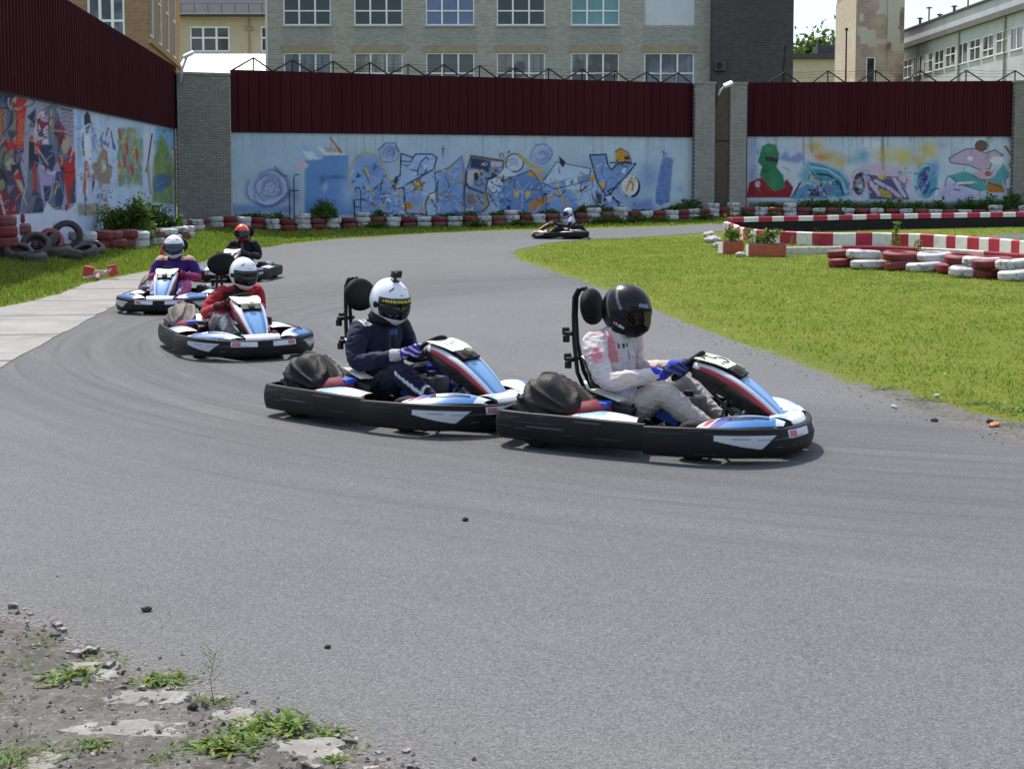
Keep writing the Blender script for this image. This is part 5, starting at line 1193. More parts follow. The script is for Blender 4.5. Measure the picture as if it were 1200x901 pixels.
def band(name, path, zlo, zhi, mat, root, paint=None, th=.03, bulge=.022):
    n = len(path); t = np.gradient(path, axis=0); t /= np.linalg.norm(t, axis=1)[:,None]; nr = np.stack([t[:,1], -t[:,0]], -1)
    s = np.concatenate([[0], np.cumsum(np.linalg.norm(np.diff(path, axis=0), axis=1))])
    vs = [(1.0, th*.95),(1.0, th*.5),(1.0, .004)] ; m = 64
    prof = [(.02, th, 0)]+[(v, 0, 1) for v in np.linspace(0, 1, m)]+[(1.0, th, 0), (.985, th*1.2, 0)]
    X, Y, Z, C = [], [], [], []; rq = random.Random(len(path)); scf = [(rq.uniform(0, s[-1]), rq.uniform(.04, .35), rq.uniform(.1, .9), rq.choice((.012, .02, .03)), rq.uniform(.03, .12)) for _ in range(34)]
    for v, ins, o in prof:
        off = (bulge*(math.sin(math.pi*min(1, max(0, v)))**.7) if o else 0)-ins - (.012 if (o and v in (0, 1)) else 0)
        X.append(path[:,0]+nr[:,0]*off); Y.append(path[:,1]+nr[:,1]*off); Z.append(zlo(path)+(zhi(path)-zlo(path))*v)
        c = np.tile(BLK_, (n, 1))
        if o and paint is not None: c = paint(s/s[-1], v, path)
        if o:                                              # scuffs from rubbing along other karts
            for q, (a_, l_, v_, h_, g_) in enumerate(scf):
                m_ = (s > a_) & (s < a_+l_) & (abs(v-v_-.03*math.sin(q)) < h_); c[m_] = c[m_]*.5+g_*.5
        C.append(c)
    return grid_mesh(name, np.array(X), np.array(Y), np.array(Z), mat, root, colr=np.array(C))

def kart_parts(root, pal, number, tarp):
    W_, B_, S_, D_, R_ = pal
    # floor, frame, axle
    mb = MB(); mb.prism([(-.75,-.30),(.55,-.33),(.92,-.22),(.95,0),(.92,.22),(.55,.33),(-.75,.30)], (0,0,.045), (1,0,0), (0,1,0), (0,0,1), .012); mb.build('floor_tray', M_BLKP, root)
    mb = MB()
    for sy in (-1, 1):
        mb.tube([(-.92,.30*sy,.10),(-.3,.34*sy,.09),(.3,.33*sy,.09),(.75,.25*sy,.10),(.90,.20*sy,.12)], .016, n=8); mb.tube([(-.1,.34*sy,.09),(-.1,.62*sy,.12),(-.75,.60*sy,.13)], .013, n=6); mb.tube([(.5,.32*sy,.09),(.62,.55*sy,.13)], .013, n=6)
    mb.tube([(-.92,-.52,.16),(-.92,.52,.16)], .016, n=8); mb.tube([(.42,-.5,.13),(.42,-.30,.12),(.42,.30,.12),(.42,.5,.13)], .014, n=8); mb.tube([(-.70,-.55,.14),(-.70,.55,.14)], .018, n=8)
    mb.build('frame', M_STEEL, root, smooth=40)
    # bumpers
    def fp(u, v, p):
        c = np.tile(BLK_, (len(u), 1)); x, y = p[:,0], np.abs(p[:,1])
        tri = (x > .56) & (x < .90) & (v > .62-.30*np.clip((x-.56)/.26, 0, 1)) & (v < .78) & (x < .90-.06*(.78-v)/.4); c[tri] = s2l((178,180,186))
        c[(x > .955) & (y < .34) & (y > .08) & (v > .62) & (v < .93)] = W_; c[(x > .955) & (y < .33) & (y > .25) & (v > .66) & (v < .9)] = s2l((186,110,122))
        return c
    band('front_bumper', FRONT, lambda p: .045+0*p[:,0], lambda p: .225+.012*np.sin(np.clip(p[:,0], 0, 1)*3.1)-.012*np.clip(p[:,0]-.8, 0, 1)*5, M_BUMP, root, fp)
    band('rear_bumper', REAR, lambda p: .058+0*p[:,0], lambda p: .250+0*p[:,0]-.02*np.clip(p[:,0]+.4, 0, 1), M_BUMP, root, None)
    # painted pods
    for sy in (-1, 1):
        k = (FRONT[:,0] >= .45) & (FRONT[:,0] <= .95) & (FRONT[:,1] < 0); o = FRONT[k]; n = 88
        q = np.linspace(0, 1, n); ox = np.interp(q, np.linspace(0, 1, len(o)), o[:,0])-.012; oy = np.interp(q, np.linspace(0, 1, len(o)), o[:,1])+.012
        ix = .50+.42*q; iy = -.40+.20*q; V = np.linspace(0, 1, 36)[:,None]
        X = ox*(1-V)+ix*V; Y = oy*(1-V)+iy*V; Z = .224+.070*np.sin(np.pi*np.clip(V*.85+.02, 0, 1))**.8*np.sin(np.pi*np.clip(q*.86+.1, 0, 1))**.7+.0*X
        Q = q+0*V; VV = V+0*q; slot = (Q > .28) & (Q < .76) & (VV > .26+.10*(Q-.3)) & (VV < .50); Z = Z-.012*slot
        c = np.empty(X.shape+(3,)); c[:] = B_; c[VV > .50] = S_; c[(VV > .50) & (VV < .54)] = B_; c[(Q < .20+.3*VV) & (VV < .6)] = D_; c[(Q < .12+.1*VV)] = W_; c[(Q > .05) & (Q < .10+.1*VV) & (VV > .1) & (VV < .5)] = R_
        c[(VV > .58)] = W_; c[(Q > .86)] = W_; c[slot] = BLK_; c[(VV < .05)] = BLK_
        grid_mesh('front_pod', X, Y*-sy, Z, M_KPAINT, root, colr=c)
        q = np.linspace(0, 1, 30); V = np.linspace(0, 1, 14)[:,None]
        ox, oy = -.50+.55*q, -.655-.02*q; ix, iy = -.46+.44*q, -.40-.02*q+0*q
        X = ox*(1-V)+ix*V; Y = oy*(1-V)+iy*V; Z = .228+.045*np.sin(np.pi*V*.9)*np.sin(np.pi*np.clip(q, .03, .97))**.5; Q = q+0*V
        c = np.empty(X.shape+(3,)); c[:] = S_; c[Q > .52+.12*(V+0*q)] = W_; c[(Q < .12)] = R_; c[(Q > .12) & (Q < .2)] = W_; c[(Q > .25) & (Q < .45) & ((V+0*q) > .72)] = B_
        grid_mesh('side_pod', X, Y*-sy, Z, M_KPAINT, root, colr=c)
    # nose hood
    q = np.linspace(-1, 1, 25); V = np.linspace(0, 1, 12)[:,None]
    X = .80+(.195-.03*q**2)*V; Y = .21*q*(1-.12*V); Z = .255-.02*V+.018*np.sin(np.pi*V)*(1-.3*q**2)-.02*(V > .95)
    c = np.empty(X.shape+(3,)); c[:] = W_; Q = q+0*V; VV = V+0*q; c[(np.abs(Q) < .45) & (VV < .45)] = B_; c[(np.abs(Q) < .16) & (VV < .35)] = R_; c[(np.abs(Q) > .62) & (VV > .3) & (VV < .7)] = S_
    grid_mesh('nose_hood', X, Y, Z, M_KPAINT, root, colr=c)
    # steering fairing
    T = np.linspace(0, 1, 40); cl = catmull([(.275,.590),(.42,.558),(.58,.482),(.74,.360),(.86,.245),(.925,.175)], 8); cx = np.interp(T, np.linspace(0, 1, len(cl)), cl[:,0]); cz = np.interp(T, np.linspace(0, 1, len(cl)), cl[:,1])
    tx, tz = np.gradient(cx), np.gradient(cz); L = np.hypot(tx, tz); nx, nz = -tz/L, tx/L
    w = np.interp(T, [0, .1, .35, .6, .85, .96, 1], [.145, .168, .170, .134, .085, .058, .025]); dp = np.interp(T, [0, .3, .7, 1], [.11, .16, .13, .03])
    a = np.array([-1,-1,-1,-.985,-.96,-.92,-.86,-.78,-.68,-.55,-.35,-.15]); A = np.concatenate([a*1.0, -a[::-1]])
    dep = np.array([1,.7,.42,.28,.18,.10,.05,.02,.0,-.03,-.05,-.06]); Dp = np.concatenate([dep, dep[::-1]])[:,None]
    yy = np.concatenate([a*np.array([.84,.93,.985]+[1]*9), -(a*np.array([.84,.93,.985]+[1]*9))[::-1]])[:,None]
    X = cx-nx*dp*Dp; Z = cz-nz*dp*Dp; Y = yy*w
    i = np.arange(24); e = np.minimum(i, 23-i)[:,None]+0*T; TT = T+0*e
    c = np.empty(X.shape+(3,)); c[:] = BLK_; c[(e >= 3) & (e <= 4)] = R_; c[(e >= 5) & (e <= 7)] = W_; c[(e >= 8) & (TT > .42)] = B_; c[(e >= 10) & (TT > .42)] = S_*.75+B_*.25; c[(e >= 8) & (TT <= .42)] = BLK_; c[(e >= 3) & (e < 8) & (TT < .06)] = W_; c[(e == 3) & (TT > .72)] = W_; c[(e >= 8) & (TT > .385) & (TT < .43)] = BLK_
    c[(TT > .97)] = B_
    f = grid_mesh('steering_fairing', X, Y, Z, M_KPAINT, root, colr=c)
    # number plate on it
    def onf(t, y, h): return Vector((np.interp(t, T, cx)+np.interp(t, T, nx)*h, y, np.interp(t, T, cz)+np.interp(t, T, nz)*h))
    mb = MB(); tt = [0.0, .1, .2, .29]; wv = [.158, .158, .145, .120]; lo = [onf(t, s*x, .022) for t, x in zip(tt, wv) for s in (-1, 1)]; hi = [onf(t, s*x, .028) for t, x in zip(tt, wv) for s in (-1, 1)]
    fs = [(2*i, 2*i+1, 2*i+3, 2*i+2) for i in range(3)]; mb.add(lo, fs); mb.add(hi, fs); b = [0,2,4,6,7,5,3,1]; mb.add(lo+hi, [(b[i], b[(i+1) % 8], 8+b[(i+1) % 8], 8+b[i]) for i in range(8)])
    pl = mb.build('number_plate', M_PLATE if number == '15' else M_PLATEW, root)
    def stroke(mb, pts, w):
        for p, q in zip(pts[:-1], pts[1:]):
            d = Vector((q[0]-p[0], q[1]-p[1])); d.normalize(); n = Vector((-d.y, d.x))*w/2; d *= w*.45
            p = Vector((p[0]*1.15, p[1])); q = Vector((q[0]*1.15, q[1])); cs = [Vector(p)-d+n, Vector(p)-d-n, Vector(q)+d-n, Vector(q)+d+n]
            mb.add([onf(.025+.22*(1-v.y), v.x, .0290) for v in cs]+[onf(.025+.22*(1-v.y), v.x, .0305) for v in cs], [(4,5,6,7),(0,1,5,4),(1,2,6,5),(2,3,7,6),(3,0,4,7)])
    mb = MB()
    if number == '15':
        stroke(mb, [(-.098,.70),(-.052,.97)], .030); stroke(mb, [(-.052,.97),(-.052,.03)], .032)
        mb2 = MB(); stroke(mb2, [(.092,.94),(.012,.94)], .036); stroke(mb2, [(.012,.94),(.008,.58)], .030); 
        arc = [(.045+.045*math.cos(R(a)), .30+.28*math.sin(R(a))) for a in range(140, -150, -24)]; stroke(mb2, arc, .032)
        mb2.build('digit_five', M_INK, pl); mb.build('digit_one', M_INK, pl)
    else:
        stroke(mb, [(-.05,.8),(-.05,.3)], .014); stroke(mb, [(.0,.75),(.05,.75),(.05,.5),(.0,.5),(.0,.28),(.05,.28)], .012); mb.build('worn_digits', M_INKF, pl)
    mb = MB(); p = onf(.345, 0, .04); Mr = Matrix.Rotation(math.atan2(-np.interp(.34, T, tz), np.interp(.34, T, tx)), 3, 'Y')
    mb.box(onf(.34,0,.016), (.12,.20,.02), M=Mr, bev=.006); mb.build('light_base', M_BLKP, root)
    mb = MB(); mb.box(tuple(p), (.062,.07,.05), M=Mr, bev=.014); o = mb.build('transponder', M_AMBER, root, smooth=40)
    # steering wheel: flat butterfly rim
    Wc = Vector((.19,0,.535)); u = Vector((math.cos(R(45)),0,math.sin(R(45)))); lat = Vector((0,1,0)); nr = Vector((-u.z,0,u.x))
    mb = MB(); rim = []
    for a in range(0, 360, 12):
        rr = .155*(1-.10*max(0, math.cos(R(a)))**2-.2*max(0, -math.cos(R(a)))**2); rim.append(Wc+u*math.cos(R(a))*rr+lat*math.sin(R(a))*rr)
    mb.tube(rim, .0165, n=10, close=True); sw = mb.build('steering_wheel', M_PAD, root, smooth=True)
    mb = MB()
    for a in (90, 210, 330): 
        d = u*math.cos(R(a))+lat*math.sin(R(a)); mb.tube([Wc-nr*.012, Wc+d*.135], .011, n=6)
    mb.lathe([(0,-.02),(.045,-.02),(.05,0),(.03,.018),(0,.018)], 14, M=Matrix.Translation(Wc) @ Matrix((u, lat, nr)).transposed().to_4x4()); mb.build('hub', M_BLKP, sw, smooth=40)
    mb = MB(); mb.tube([Wc-nr*.02, Vector((.62,0,.12))], .014, n=8); mb.tube([(.42,-.12,.1),(.48,0,.33),(.42,.12,.1)], .012, n=6); mb.build('steering_column', M_STEEL, root)
    # pedals, tank
    mb = MB(); mb.box((.18,0,.20), (.26,.20,.27), bev=.035); tk = mb.build('fuel_tank', M_TANK, root, smooth=40)
    mb = MB(); mb.lathe([(0,.33),(.035,.33),(.035,.37),(0,.375)], 12, M=Matrix.Translation((.2,.0,0))); mb.build('filler_cap', M_BLKP, tk); mb = MB(); mb.box((.10,-.125,.24), (.17,.012,.16), M=Matrix.Rotation(R(20), 3, 'Y'), bev=.004); mb.build('label_panel', M_BLUEP, tk)
    for sy, m in ((-1, M_GREENP), (1, M_REDP)):
        mb = MB(); mb.tube([(.66,.16*sy,.07),(.62,.16*sy,.16),(.60,.16*sy,.24)], .009, n=6); mb.box((.60,.16*sy,.24), (.015,.07,.05), bev=.004); mb.tube([(.66,.16*sy,.1),(.45,.20*sy,.12)], .01, n=6); mb.build('pedal', m, root)
    # seat: bucket shell
    pth = catmull([(-.545,.585),(-.50,.45),(-.455,.30),(-.40,.18),(-.30,.115),(-.12,.10),(.0,.125)], 6); n = len(pth); q = np.linspace(0, 1, n); ang = np.linspace(-1, 1, 21)[:,None]
    wd = np.interp(q, [0,.3,.6,1], [.17,.20,.205,.19]); lip = np.interp(q, [0,.25,.5,.75,1], [.02,.14,.19,.14,.06])
    tt_ = np.gradient(pth, axis=0); tt_ /= np.linalg.norm(tt_, axis=1)[:,None]; inx, inz = -tt_[:,1], tt_[:,0]
    inx, inz = np.where(inz < 0, -inx, inx), np.abs(inz); inx = np.where(q < .45, np.abs(inx), inx)
    e = np.abs(ang)**3.2; X = pth[:,0]+inx*lip*e; Z = pth[:,1]+inz*lip*e; Y = wd*np.sign(ang)*np.abs(ang)**.75
    o = grid_mesh('seat', X, Y+0*X, Z, M_SEAT, root); md = o.modifiers.new('shell', 'SOLIDIFY'); md.thickness = .012
    mb = MB(); mb.tube([(X[0,i]+.002, float((Y+0*X)[0,i]), Z[0,i]) for i in range(0, n, 2)], .008, n=6); mb.tube([(X[-1,i]+.002, float((Y+0*X)[-1,i]), Z[-1,i]) for i in range(0, n, 2)], .008, n=6); mb.build('seat_edge', M_METAL, o, smooth=True)
    # headrest on a bent flat post
    mb = MB()
    for sy in (-.045, .045): mb.tube([(-.52,sy*1.6,.30),(-.60,sy*1.3,.46),(-.635,sy*.7,.66),(-.645,sy*.5,.86),(-.640,sy*.5,.99),(-.61,sy*.5,1.045),(-.56,sy*.5,1.05)], .0155, n=8)
    po = mb.build('headrest_post', M_BLKP, root, smooth=True)
    mb = MB()
    for z, x in ((.545,-.63), (.73,-.645)):
        mb = MB(); mb.box((x-.035,0,z), (.07,.10,.028), bev=.008); mb.box((x-.075,.02,z+.012), (.045,.05,.055), bev=.01); mb.tube([(x-.02,-.09,z),(x-.02,.09,z)], .016, n=8); mb.box((x-.04,-.06,z-.035), (.045,.03,.05), bev=.006); mb.build('adjuster_clamp', M_BLKP, po)
    mb = MB(); Mh = Matrix.Translation((-.515,0,.925)) @ Matrix.Rotation(R(82), 4, 'Y')
    pr = [(0,-.035),(.10,-.035),(.138,-.03),(.15,-.012),(.15,.012),(.138,.032),(.10,.042),(0,.046)]
    vs_n = len(mb.v); mb.lathe(pr, 28, M=Mh @ Matrix.Diagonal((.86,1.12,1.0,1))); mb.build('headrest', M_PAD, root, smooth=50)
    # engine under a tied cloth (right rear), red tank cloth, pale cover plate
    nu, nv = 96, 44; a = np.linspace(0, 2*np.pi, nu+1); el = np.linspace(0, np.pi/2, nv)[:,None]
    ca, sa = np.cos(a), np.sin(a); rr = (np.abs(ca)**2.6+np.abs(sa)**2.6)**(-1/2.6)
    px_ = rr*ca*np.cos(el)**.55; py_ = rr*sa*np.cos(el)**.55; pz = np.sin(el)**.85+0*a
    X = px_*.30; Y = py_*.185; H = .295*(1-.5*np.clip(px_+.15, 0, 1)-.25*np.clip(-px_-.45, 0, 1)); Z = .20+pz*H
    D = np.array([[noise.noise(Vector((x*3.2, y*3.2, z*3)))*.55+(1-abs(noise.noise(Vector((x*5+z*9, y*7-z*6, 4)))))**7*.55-.25 for x, y, z in zip(r1, r2, r3)] for r1, r2, r3 in zip(X, Y, Z)])
    D = D+.75*(1-np.abs(np.sin(a*4.0+1.2+1.2*pz+.6*np.sin(a*2))))**3*np.cos(el)**.5*np.clip(1.15-pz, 0, 1)-.15; D[:, -1] = D[:, 0]; k = .06
    X = X+px_*D*k; Y = Y+py_*D*k; Z = Z+D*k*.8*pz
    g = grid_mesh('engine_cover', X-.575, Y-.405, Z, M_TARP[tarp], root)
    mb = MB(); mb.tube([(-.85,-.42,.30),(-.89,-.44,.34),(-.87,-.50,.33),(-.83,-.52,.29)], .008, n=5); mb.build('tie_strap', M_BLKP, g)
    mb = MB(); mb.box((-.58,-.40,.16), (.36,.24,.16), bev=.02); mb.build('engine', M_STEEL, root)
    mb = MB(); mb.ell((-.36,-.44,.25), (.14,.13,.085), nu=20, nv=12)
    for i, v in enumerate(mb.v): p = Vector(v); mb.v[i] = tuple(p+Vector((1,1,1))*noise.noise(p*16)*.022)
    mb.build('red_cloth', M_REDP, root, smooth=True)
    mb = MB(); mb.box((-.30,-.42,.305), (.15,.12,.04), bev=.012); mb.build('air_box', M_BLUEP, root)
    mb = MB(); mb.add([(-.40,-.34,.390),(-.17,-.39,.335),(-.14,-.28,.330),(-.37,-.25,.385)], [(0,1,2,3)]); o = mb.build('cover_plate', M_TRAYW, root); md = o.modifiers.new('thick', 'SOLIDIFY'); md.thickness = .012
    mb = MB(); mb.box((-.24,-.33,.272), (.32,.12,.075), M=Matrix.Rotation(R(12), 3, 'Y'), bev=.015); mb.tube([(-.1,-.3,.3),(-.12,-.3,.08)], .012, n=6); mb.build('plate_bracket', M_BLKP, root)
    # left side: silencer and radiator box
    mb = MB(); mb.lathe([(0,-.2),(.055,-.2),(.065,-.18),(.065,.18),(.055,.2),(0,.2)], 16, M=Matrix.Translation((-.55,.46,.27)) @ Matrix.Rotation(R(90), 4, 'Y')); mb.tube([(-.75,.46,.27),(-.86,.44,.27),(-.9,.36,.25)], .022, n=8); mb.build('silencer', M_METAL, root, smooth=40)
    mb = MB(); mb.box((-.30,.40,.24), (.26,.14,.20), bev=.03); mb.build('battery_box', M_BLKP, root)
    # wheels
    for x, y, r, w in ((.39,-.52,.128,.13),(.39,.52,.128,.13),(-.70,-.485,.140,.20),(-.70,.485,.140,.20)):
        mb = MB(); h = w/2; Mw = Matrix.Translation((x,y,r)) @ Matrix.Rotation(R(90), 4, 'X') @ (Matrix.Rotation(R(3), 4, 'Y') if x > 0 else Matrix.Identity(4))
        mb.lathe([(r-.055,-h*.85),(r-.03,-h),(r-.008,-h*.85),(r,-h*.55),(r,h*.55),(r-.008,h*.85),(r-.03,h),(r-.055,h*.85)], 26, M=Mw); wh = mb.build('wheel', M_KTYRE, root, smooth=50)
        mb = MB(); mb.lathe([(0,-.015),(.03,-.015),(.04,-h*.6),(r-.06,-h*.7),(r-.05,-h*.86),(r-.05,h*.86),(r-.06,h*.7),(.04,h*.6),(.03,.015),(0,.015)], 20, M=Mw); mb.build('rim', M_METAL, wh, smooth=40)

def place_kart(px_c, heading, pal, number, tarp, label, proto=None):
    x, y = px_c; r = proto if proto is not None and proto.get('fresh') else None
    root = empty('go_kart', (x, y, gzf(x, y)), R(heading)); tag(root, label, 'go kart', 'racing go karts on the track')
    return root
PAL = (WHT_, BLU_, SKY_, DBL_, RED_); PAL2 = (s2l((222,214,190)), s2l((186,60,70)), s2l((214,160,160)), s2l((120,24,40)), s2l((170,30,50)))
KSC = 1.05
KP = {}   # shared part sets
def kart(key, loc, heading, label, pal=PAL, number='', tarp='black'):
    root = empty('go_kart', (loc[0], loc[1], gzf(*loc)), R(heading)); root.scale = (KSC,)*3; tag(root, label, 'go kart', 'racing go karts on the track')
    if key in KP:
        for ch in kids(KP[key]): 
            c = copy_tree(ch, root)
            if c.name.startswith('engine_cover'): c.data = c.data.copy(); c.data.materials[0] = M_TARP[tarp]
    else:
        kart_parts(root, pal, number, tarp); KP[key] = root
    return root
K1 = kart('fifteen', (1.087, 9.88), -24, 'leading kart with a yellow number 15 plate, driven by a white suited driver', number='15', tarp='brown')
K2 = kart('plain', (-.82, 10.99), -35, 'second kart right behind the leader, black cloth over its engine, driver in navy', tarp='black')
K3 = kart('plain', (-3.17, 15.62), -62, 'third kart, driven by someone in a red suit, tan cloth over its engine', tarp='tan')
K4 = kart('plain', (-5.30, 21.2), -86, 'kart at the concrete apron, driven by someone in a purple suit', tarp='tan')
K5 = kart('plain', (-5.70, 28.4), -97, 'kart whose driver wears an orange helmet, partly hidden behind the red driver', tarp='black')
p6 = ground(657, 279.5); K6 = kart('red', (p6.x, p6.y), 176, 'small distant kart with red and cream pods at the far bend', pal=PAL2, tarp='black')
# ------------------------------------------------------------------ drivers
def mat_suit():
    t = NT('suit_cloth'); v = t.coord(); c = t.attr()
    n = t.noise(t.mapping(v, (1, 1.3, .8), (.5, .3, .2)), 9, 3, .5, .8); n2 = t.noise(v, 160, 2, .5)
    c = t.mix(t.ramp(t.noise(v, 5, 6, .7), [(.5, 0.0), (.8, .08)]), c, (.12, .10, .09))
    t.bsdf.inputs['Sheen Weight'].default_value = .08
    return t.fin(c, .75, .2, t.bump(n2, .12, .002, t.bump(n, .75, .03)))
M_SUIT = mat_suit()
M_HELM = paintmat('helmet_shell', .14, .05, .5, 0, 8, coat=.6)
def mat_visor(name, tint, alpha):
    t = NT(name); b = t.bsdf; b.inputs['Base Color'].default_value = tuple(tint)+(1,); b.inputs['Roughness'].default_value = .05; b.inputs['Specular IOR Level'].default_value = .7
    tr = t.new('ShaderNodeBsdfTransparent'); tr.inputs[0].default_value = (.66, .63, .55, 1) if alpha < .5 else (.4, .4, .45, 1)
    mx = t.new('ShaderNodeMixShader'); mx.inputs[0].default_value = alpha; t.t.links.new(tr.outputs[0], mx.inputs[1]); t.t.links.new(b.outputs[0], mx.inputs[2]); t.t.links.new(mx.outputs[0], t.out.inputs[0])
    return t.mat
M_VIS_D, M_VIS_C, M_VIS_B = mat_visor('dark_visor', (.006, .007, .010), .72), mat_visor('clear_visor', (.03, .03, .03), .12), mat_visor('blue_dark_visor', (.010, .014, .05), .88)
M_YEL = plain('yellow_visor_print', (.55, .50, .02), .4, .1, 9); M_COLLAR = plain('neck_collar', (.012, .012, .014), .8, .2, 12, .2, .2)
M_CAM = plain('camera_case', (.015, .015, .017), .35, .2, 12); M_LENS = glassy('camera_lens', (.08, .08, .09))

def remeshed(mb, vox, smooth=6, fac=.5):
    o = mb.build('tmp', M_SUIT, None, fixn=True)
    m = o.modifiers.new('r', 'REMESH'); m.mode = 'VOXEL'; m.voxel_size = vox
    s = o.modifiers.new('s', 'SMOOTH'); s.iterations = smooth; s.factor = fac
    dg = bpy.context.evaluated_depsgraph_get(); dg.update(); ev = o.evaluated_get(dg); me = bpy.data.meshes.new_from_object(ev)
    old = o.data; bpy.data.objects.remove(o); bpy.data.meshes.remove(old); return me
def limb(mb, pts, rs, n=14, sub=5):
    P_ = catmull(pts, sub); R_ = np.interp(np.linspace(0, 1, len(P_)), np.linspace(0, 1, len(rs)), rs); mb.tube(P_, list(R_), n=n)
    mb.ell(P_[0], (R_[0],)*3, nu=12, nv=8); mb.ell(P_[-1], (R_[-1],)*3, nu=12, nv=8)
GRIP = Vector((.19, .155, .535)); U45 = Vector((math.cos(R(45)),0,math.sin(R(45)))); N45 = Vector((-U45.z,0,U45.x))
WR = Vector((.075, .205, .505))
def body_mesh(lean=0.0, lat=0.0, face=True, bulk=1.0, drop=0.0, twist=0.0):
    mb = MB(); sh = Vector((lean, lat, -drop)); tw = lambda v, f=1.0: Matrix.Rotation(R(twist*f), 3, 'Z') @ (v-Vector((-.36,0,0)))+Vector((-.36,0,0))
    b = bulk
    # trunk: stacked ellipse rings along the spine
    sp = [((-.27,0,.175),.17,.14),((-.30,0,.26),.172,.145),((-.335,0,.37),.168,.145),((-.36,0,.48),.178,.15),((-.372,0,.58),.203,.152),((-.372,0,.675),.204,.132),((-.355,0,.75),.150,.102),((-.335,0,.775),.085,.075),((-.305,0,.82),.066,.066)]
    vs = []; n = 20
    P_ = catmull([list(p)+[ry*b, rx*b] for p, ry, rx in sp], 4)
    for i, q in enumerate(P_):
        f = min(1, max(0, (q[2]-.3)/.4)); c = Vector(q[:3])+sh*f
        for j in range(n):
            a = 2*math.pi*j/n; vs.append(tw(Vector(q[:3])+Vector((q[4]*math.cos(a), q[3]*math.sin(a), .15*q[4]*-math.cos(a))), f)+sh*f)
    k = len(P_); fs = [(i*n+j, i*n+(j+1) % n, (i+1)*n+(j+1) % n, (i+1)*n+j) for i in range(k-1) for j in range(n)]+[tuple(range(n-1,-1,-1)), tuple((k-1)*n+j for j in range(n))]
    mb.add(vs, fs)
    for s in (-1, 1):
        S = tw(Vector((-.37,.205*s,.69)))+sh; E = Vector((-.285,.325*s,.455))+sh*.5; Wt = Vector((WR.x, WR.y*s, WR.z))
        limb(mb, [S, S*.55+E*.45+Vector((-.015,.02*s,.012)), E, E*.55+Wt*.45+Vector((.0,.012*s,-.008)), Wt], [.092*b,.082*b,.070*b,.064*b,.044])
        H = Vector((-.24,.105*s,.18)); K = Vector((.085,.215*s,.365)); A = Vector((.43,.165*s,.13))
        limb(mb, [H, H*.5+K*.5+Vector((0,.01*s,.012)), K, K*.5+A*.5+Vector((-.012,0,-.006)), A], [.118*b,.106*b,.088*b,.078*b,.060])
        limb(mb, [A+Vector((-.015,0,-.035)), A+Vector((.06,-.004*s,-.02)), A+Vector((.125,-.01*s,.055)), A+Vector((.15,-.012*s,.10))], [.046,.046,.040,.032], n=12)
    # head with a face, under the helmet
    h = Vector((-.275,0,.905))+sh
    mb.ell(h, (.095,.076,.115), nu=20, nv=14); mb.ell(h+Vector((.035,0,-.075)), (.06,.055,.045), nu=14, nv=10)
    if face:
        mb.ell(h+Vector((.102,0,-.02)), (.020,.014,.026)); mb.ell(h+Vector((.088,0,-.066)), (.012,.026,.009)); mb.ell(h+Vector((.09,0,.028)), (.012,.05,.012))
        for s in (-1, 1): mb.ell(h+Vector((0,.078*s,-.01)), (.02,.01,.03))
    me = remeshed(mb, .0105, 5)
    # cloth folds
    co = np.empty(len(me.vertices)*3); me.vertices.foreach_get('co', co); co = co.reshape(-1, 3); no = np.empty_like(co).ravel(); me.vertices.foreach_get('normal', no); no = no.reshape(-1, 3)
    d = np.array([noise.noise(Vector((x*9+z*6, y*11, z*13-x*5)))*.45+max(0, 1-2.6*abs(noise.noise(Vector((x*17+z*9, y*13, z*22-x*8)))))*.75-.35 for x, y, z in co])
    k = np.where(co[:,2] > h.z-.115, 0, 1)*np.where(co[:,0] > .40, .3, 1)
    co = co+no*(d*.0085*k)[:,None]; me.vertices.foreach_set('co', co.ravel()); shade(me); me.update(); return me, co, h
def hand_mesh(s):
    """gloved hand closed round the wheel rim; s = -1 right, +1 left"""
    o = Vector((0, s, 0)); g = Vector((GRIP.x, GRIP.y*s, GRIP.z)); t = U45; q = N45
    pt = lambda th, r, a: g+(o*math.cos(R(th))+q*math.sin(R(th)))*r+t*a
    mb = MB(); w = Vector((WR.x, WR.y*s, WR.z)); kn = pt(62, .044, .002)
    P_ = catmull([w, w*.5+kn*.5+o*.008, kn, pt(35, .042, 0)], 5)
    vs = []; n = 14
    for i, c in enumerate(P_):
        f = i/(len(P_)-1); hw = .030+.016*min(1, f*1.6); ht = .028-.010*f; c = Vector(c)
        for j in range(n):
            a = 2*math.pi*j/n; vs.append(c+t*hw*math.cos(a)+(q*.8+o*.6).normalized()*ht*math.sin(a))
    k = len(P_); mb.add(vs, [(i*n+j, i*n+(j+1) % n, (i+1)*n+(j+1) % n, (i+1)*n+j) for i in range(k-1) for j in range(n)]+[tuple(range(n-1,-1,-1)), tuple((k-1)*n+j for j in range(n))])
    for a, r0, end in ((.036,.0100,-120),(.0125,.0106,-135),(-.011,.0102,-130),(-.033,.0088,-110)):
        pts = [pt(55, .040, a*.95), pt(20, .036, a), pt(-25, .032, a), pt(-70, .030, a), pt(end, .029, a)]; limb(mb, pts, [r0*1.15, r0*1.1, r0, r0*.95, r0*.8], n=10, sub=4)
        mb.ell(pt(30, .042, a), (r0*1.15,)*3)
    limb(mb, [pt(85, .045, -.01), pt(110, .036, .025), pt(135, .029, .052), pt(150, .026, .074)], [.016,.0135,.0115,.0095], n=10, sub=4)
    limb(mb, [w-Vector((.36,-.12*s,.05)).normalized()*.065, w, w*.6+kn*.4], [.053,.047,.038], n=14, sub=3)
    me = remeshed(mb, .0042, 4); shade(me); return me
HANDS = {-1: hand_mesh(-1), 1: hand_mesh(1)}
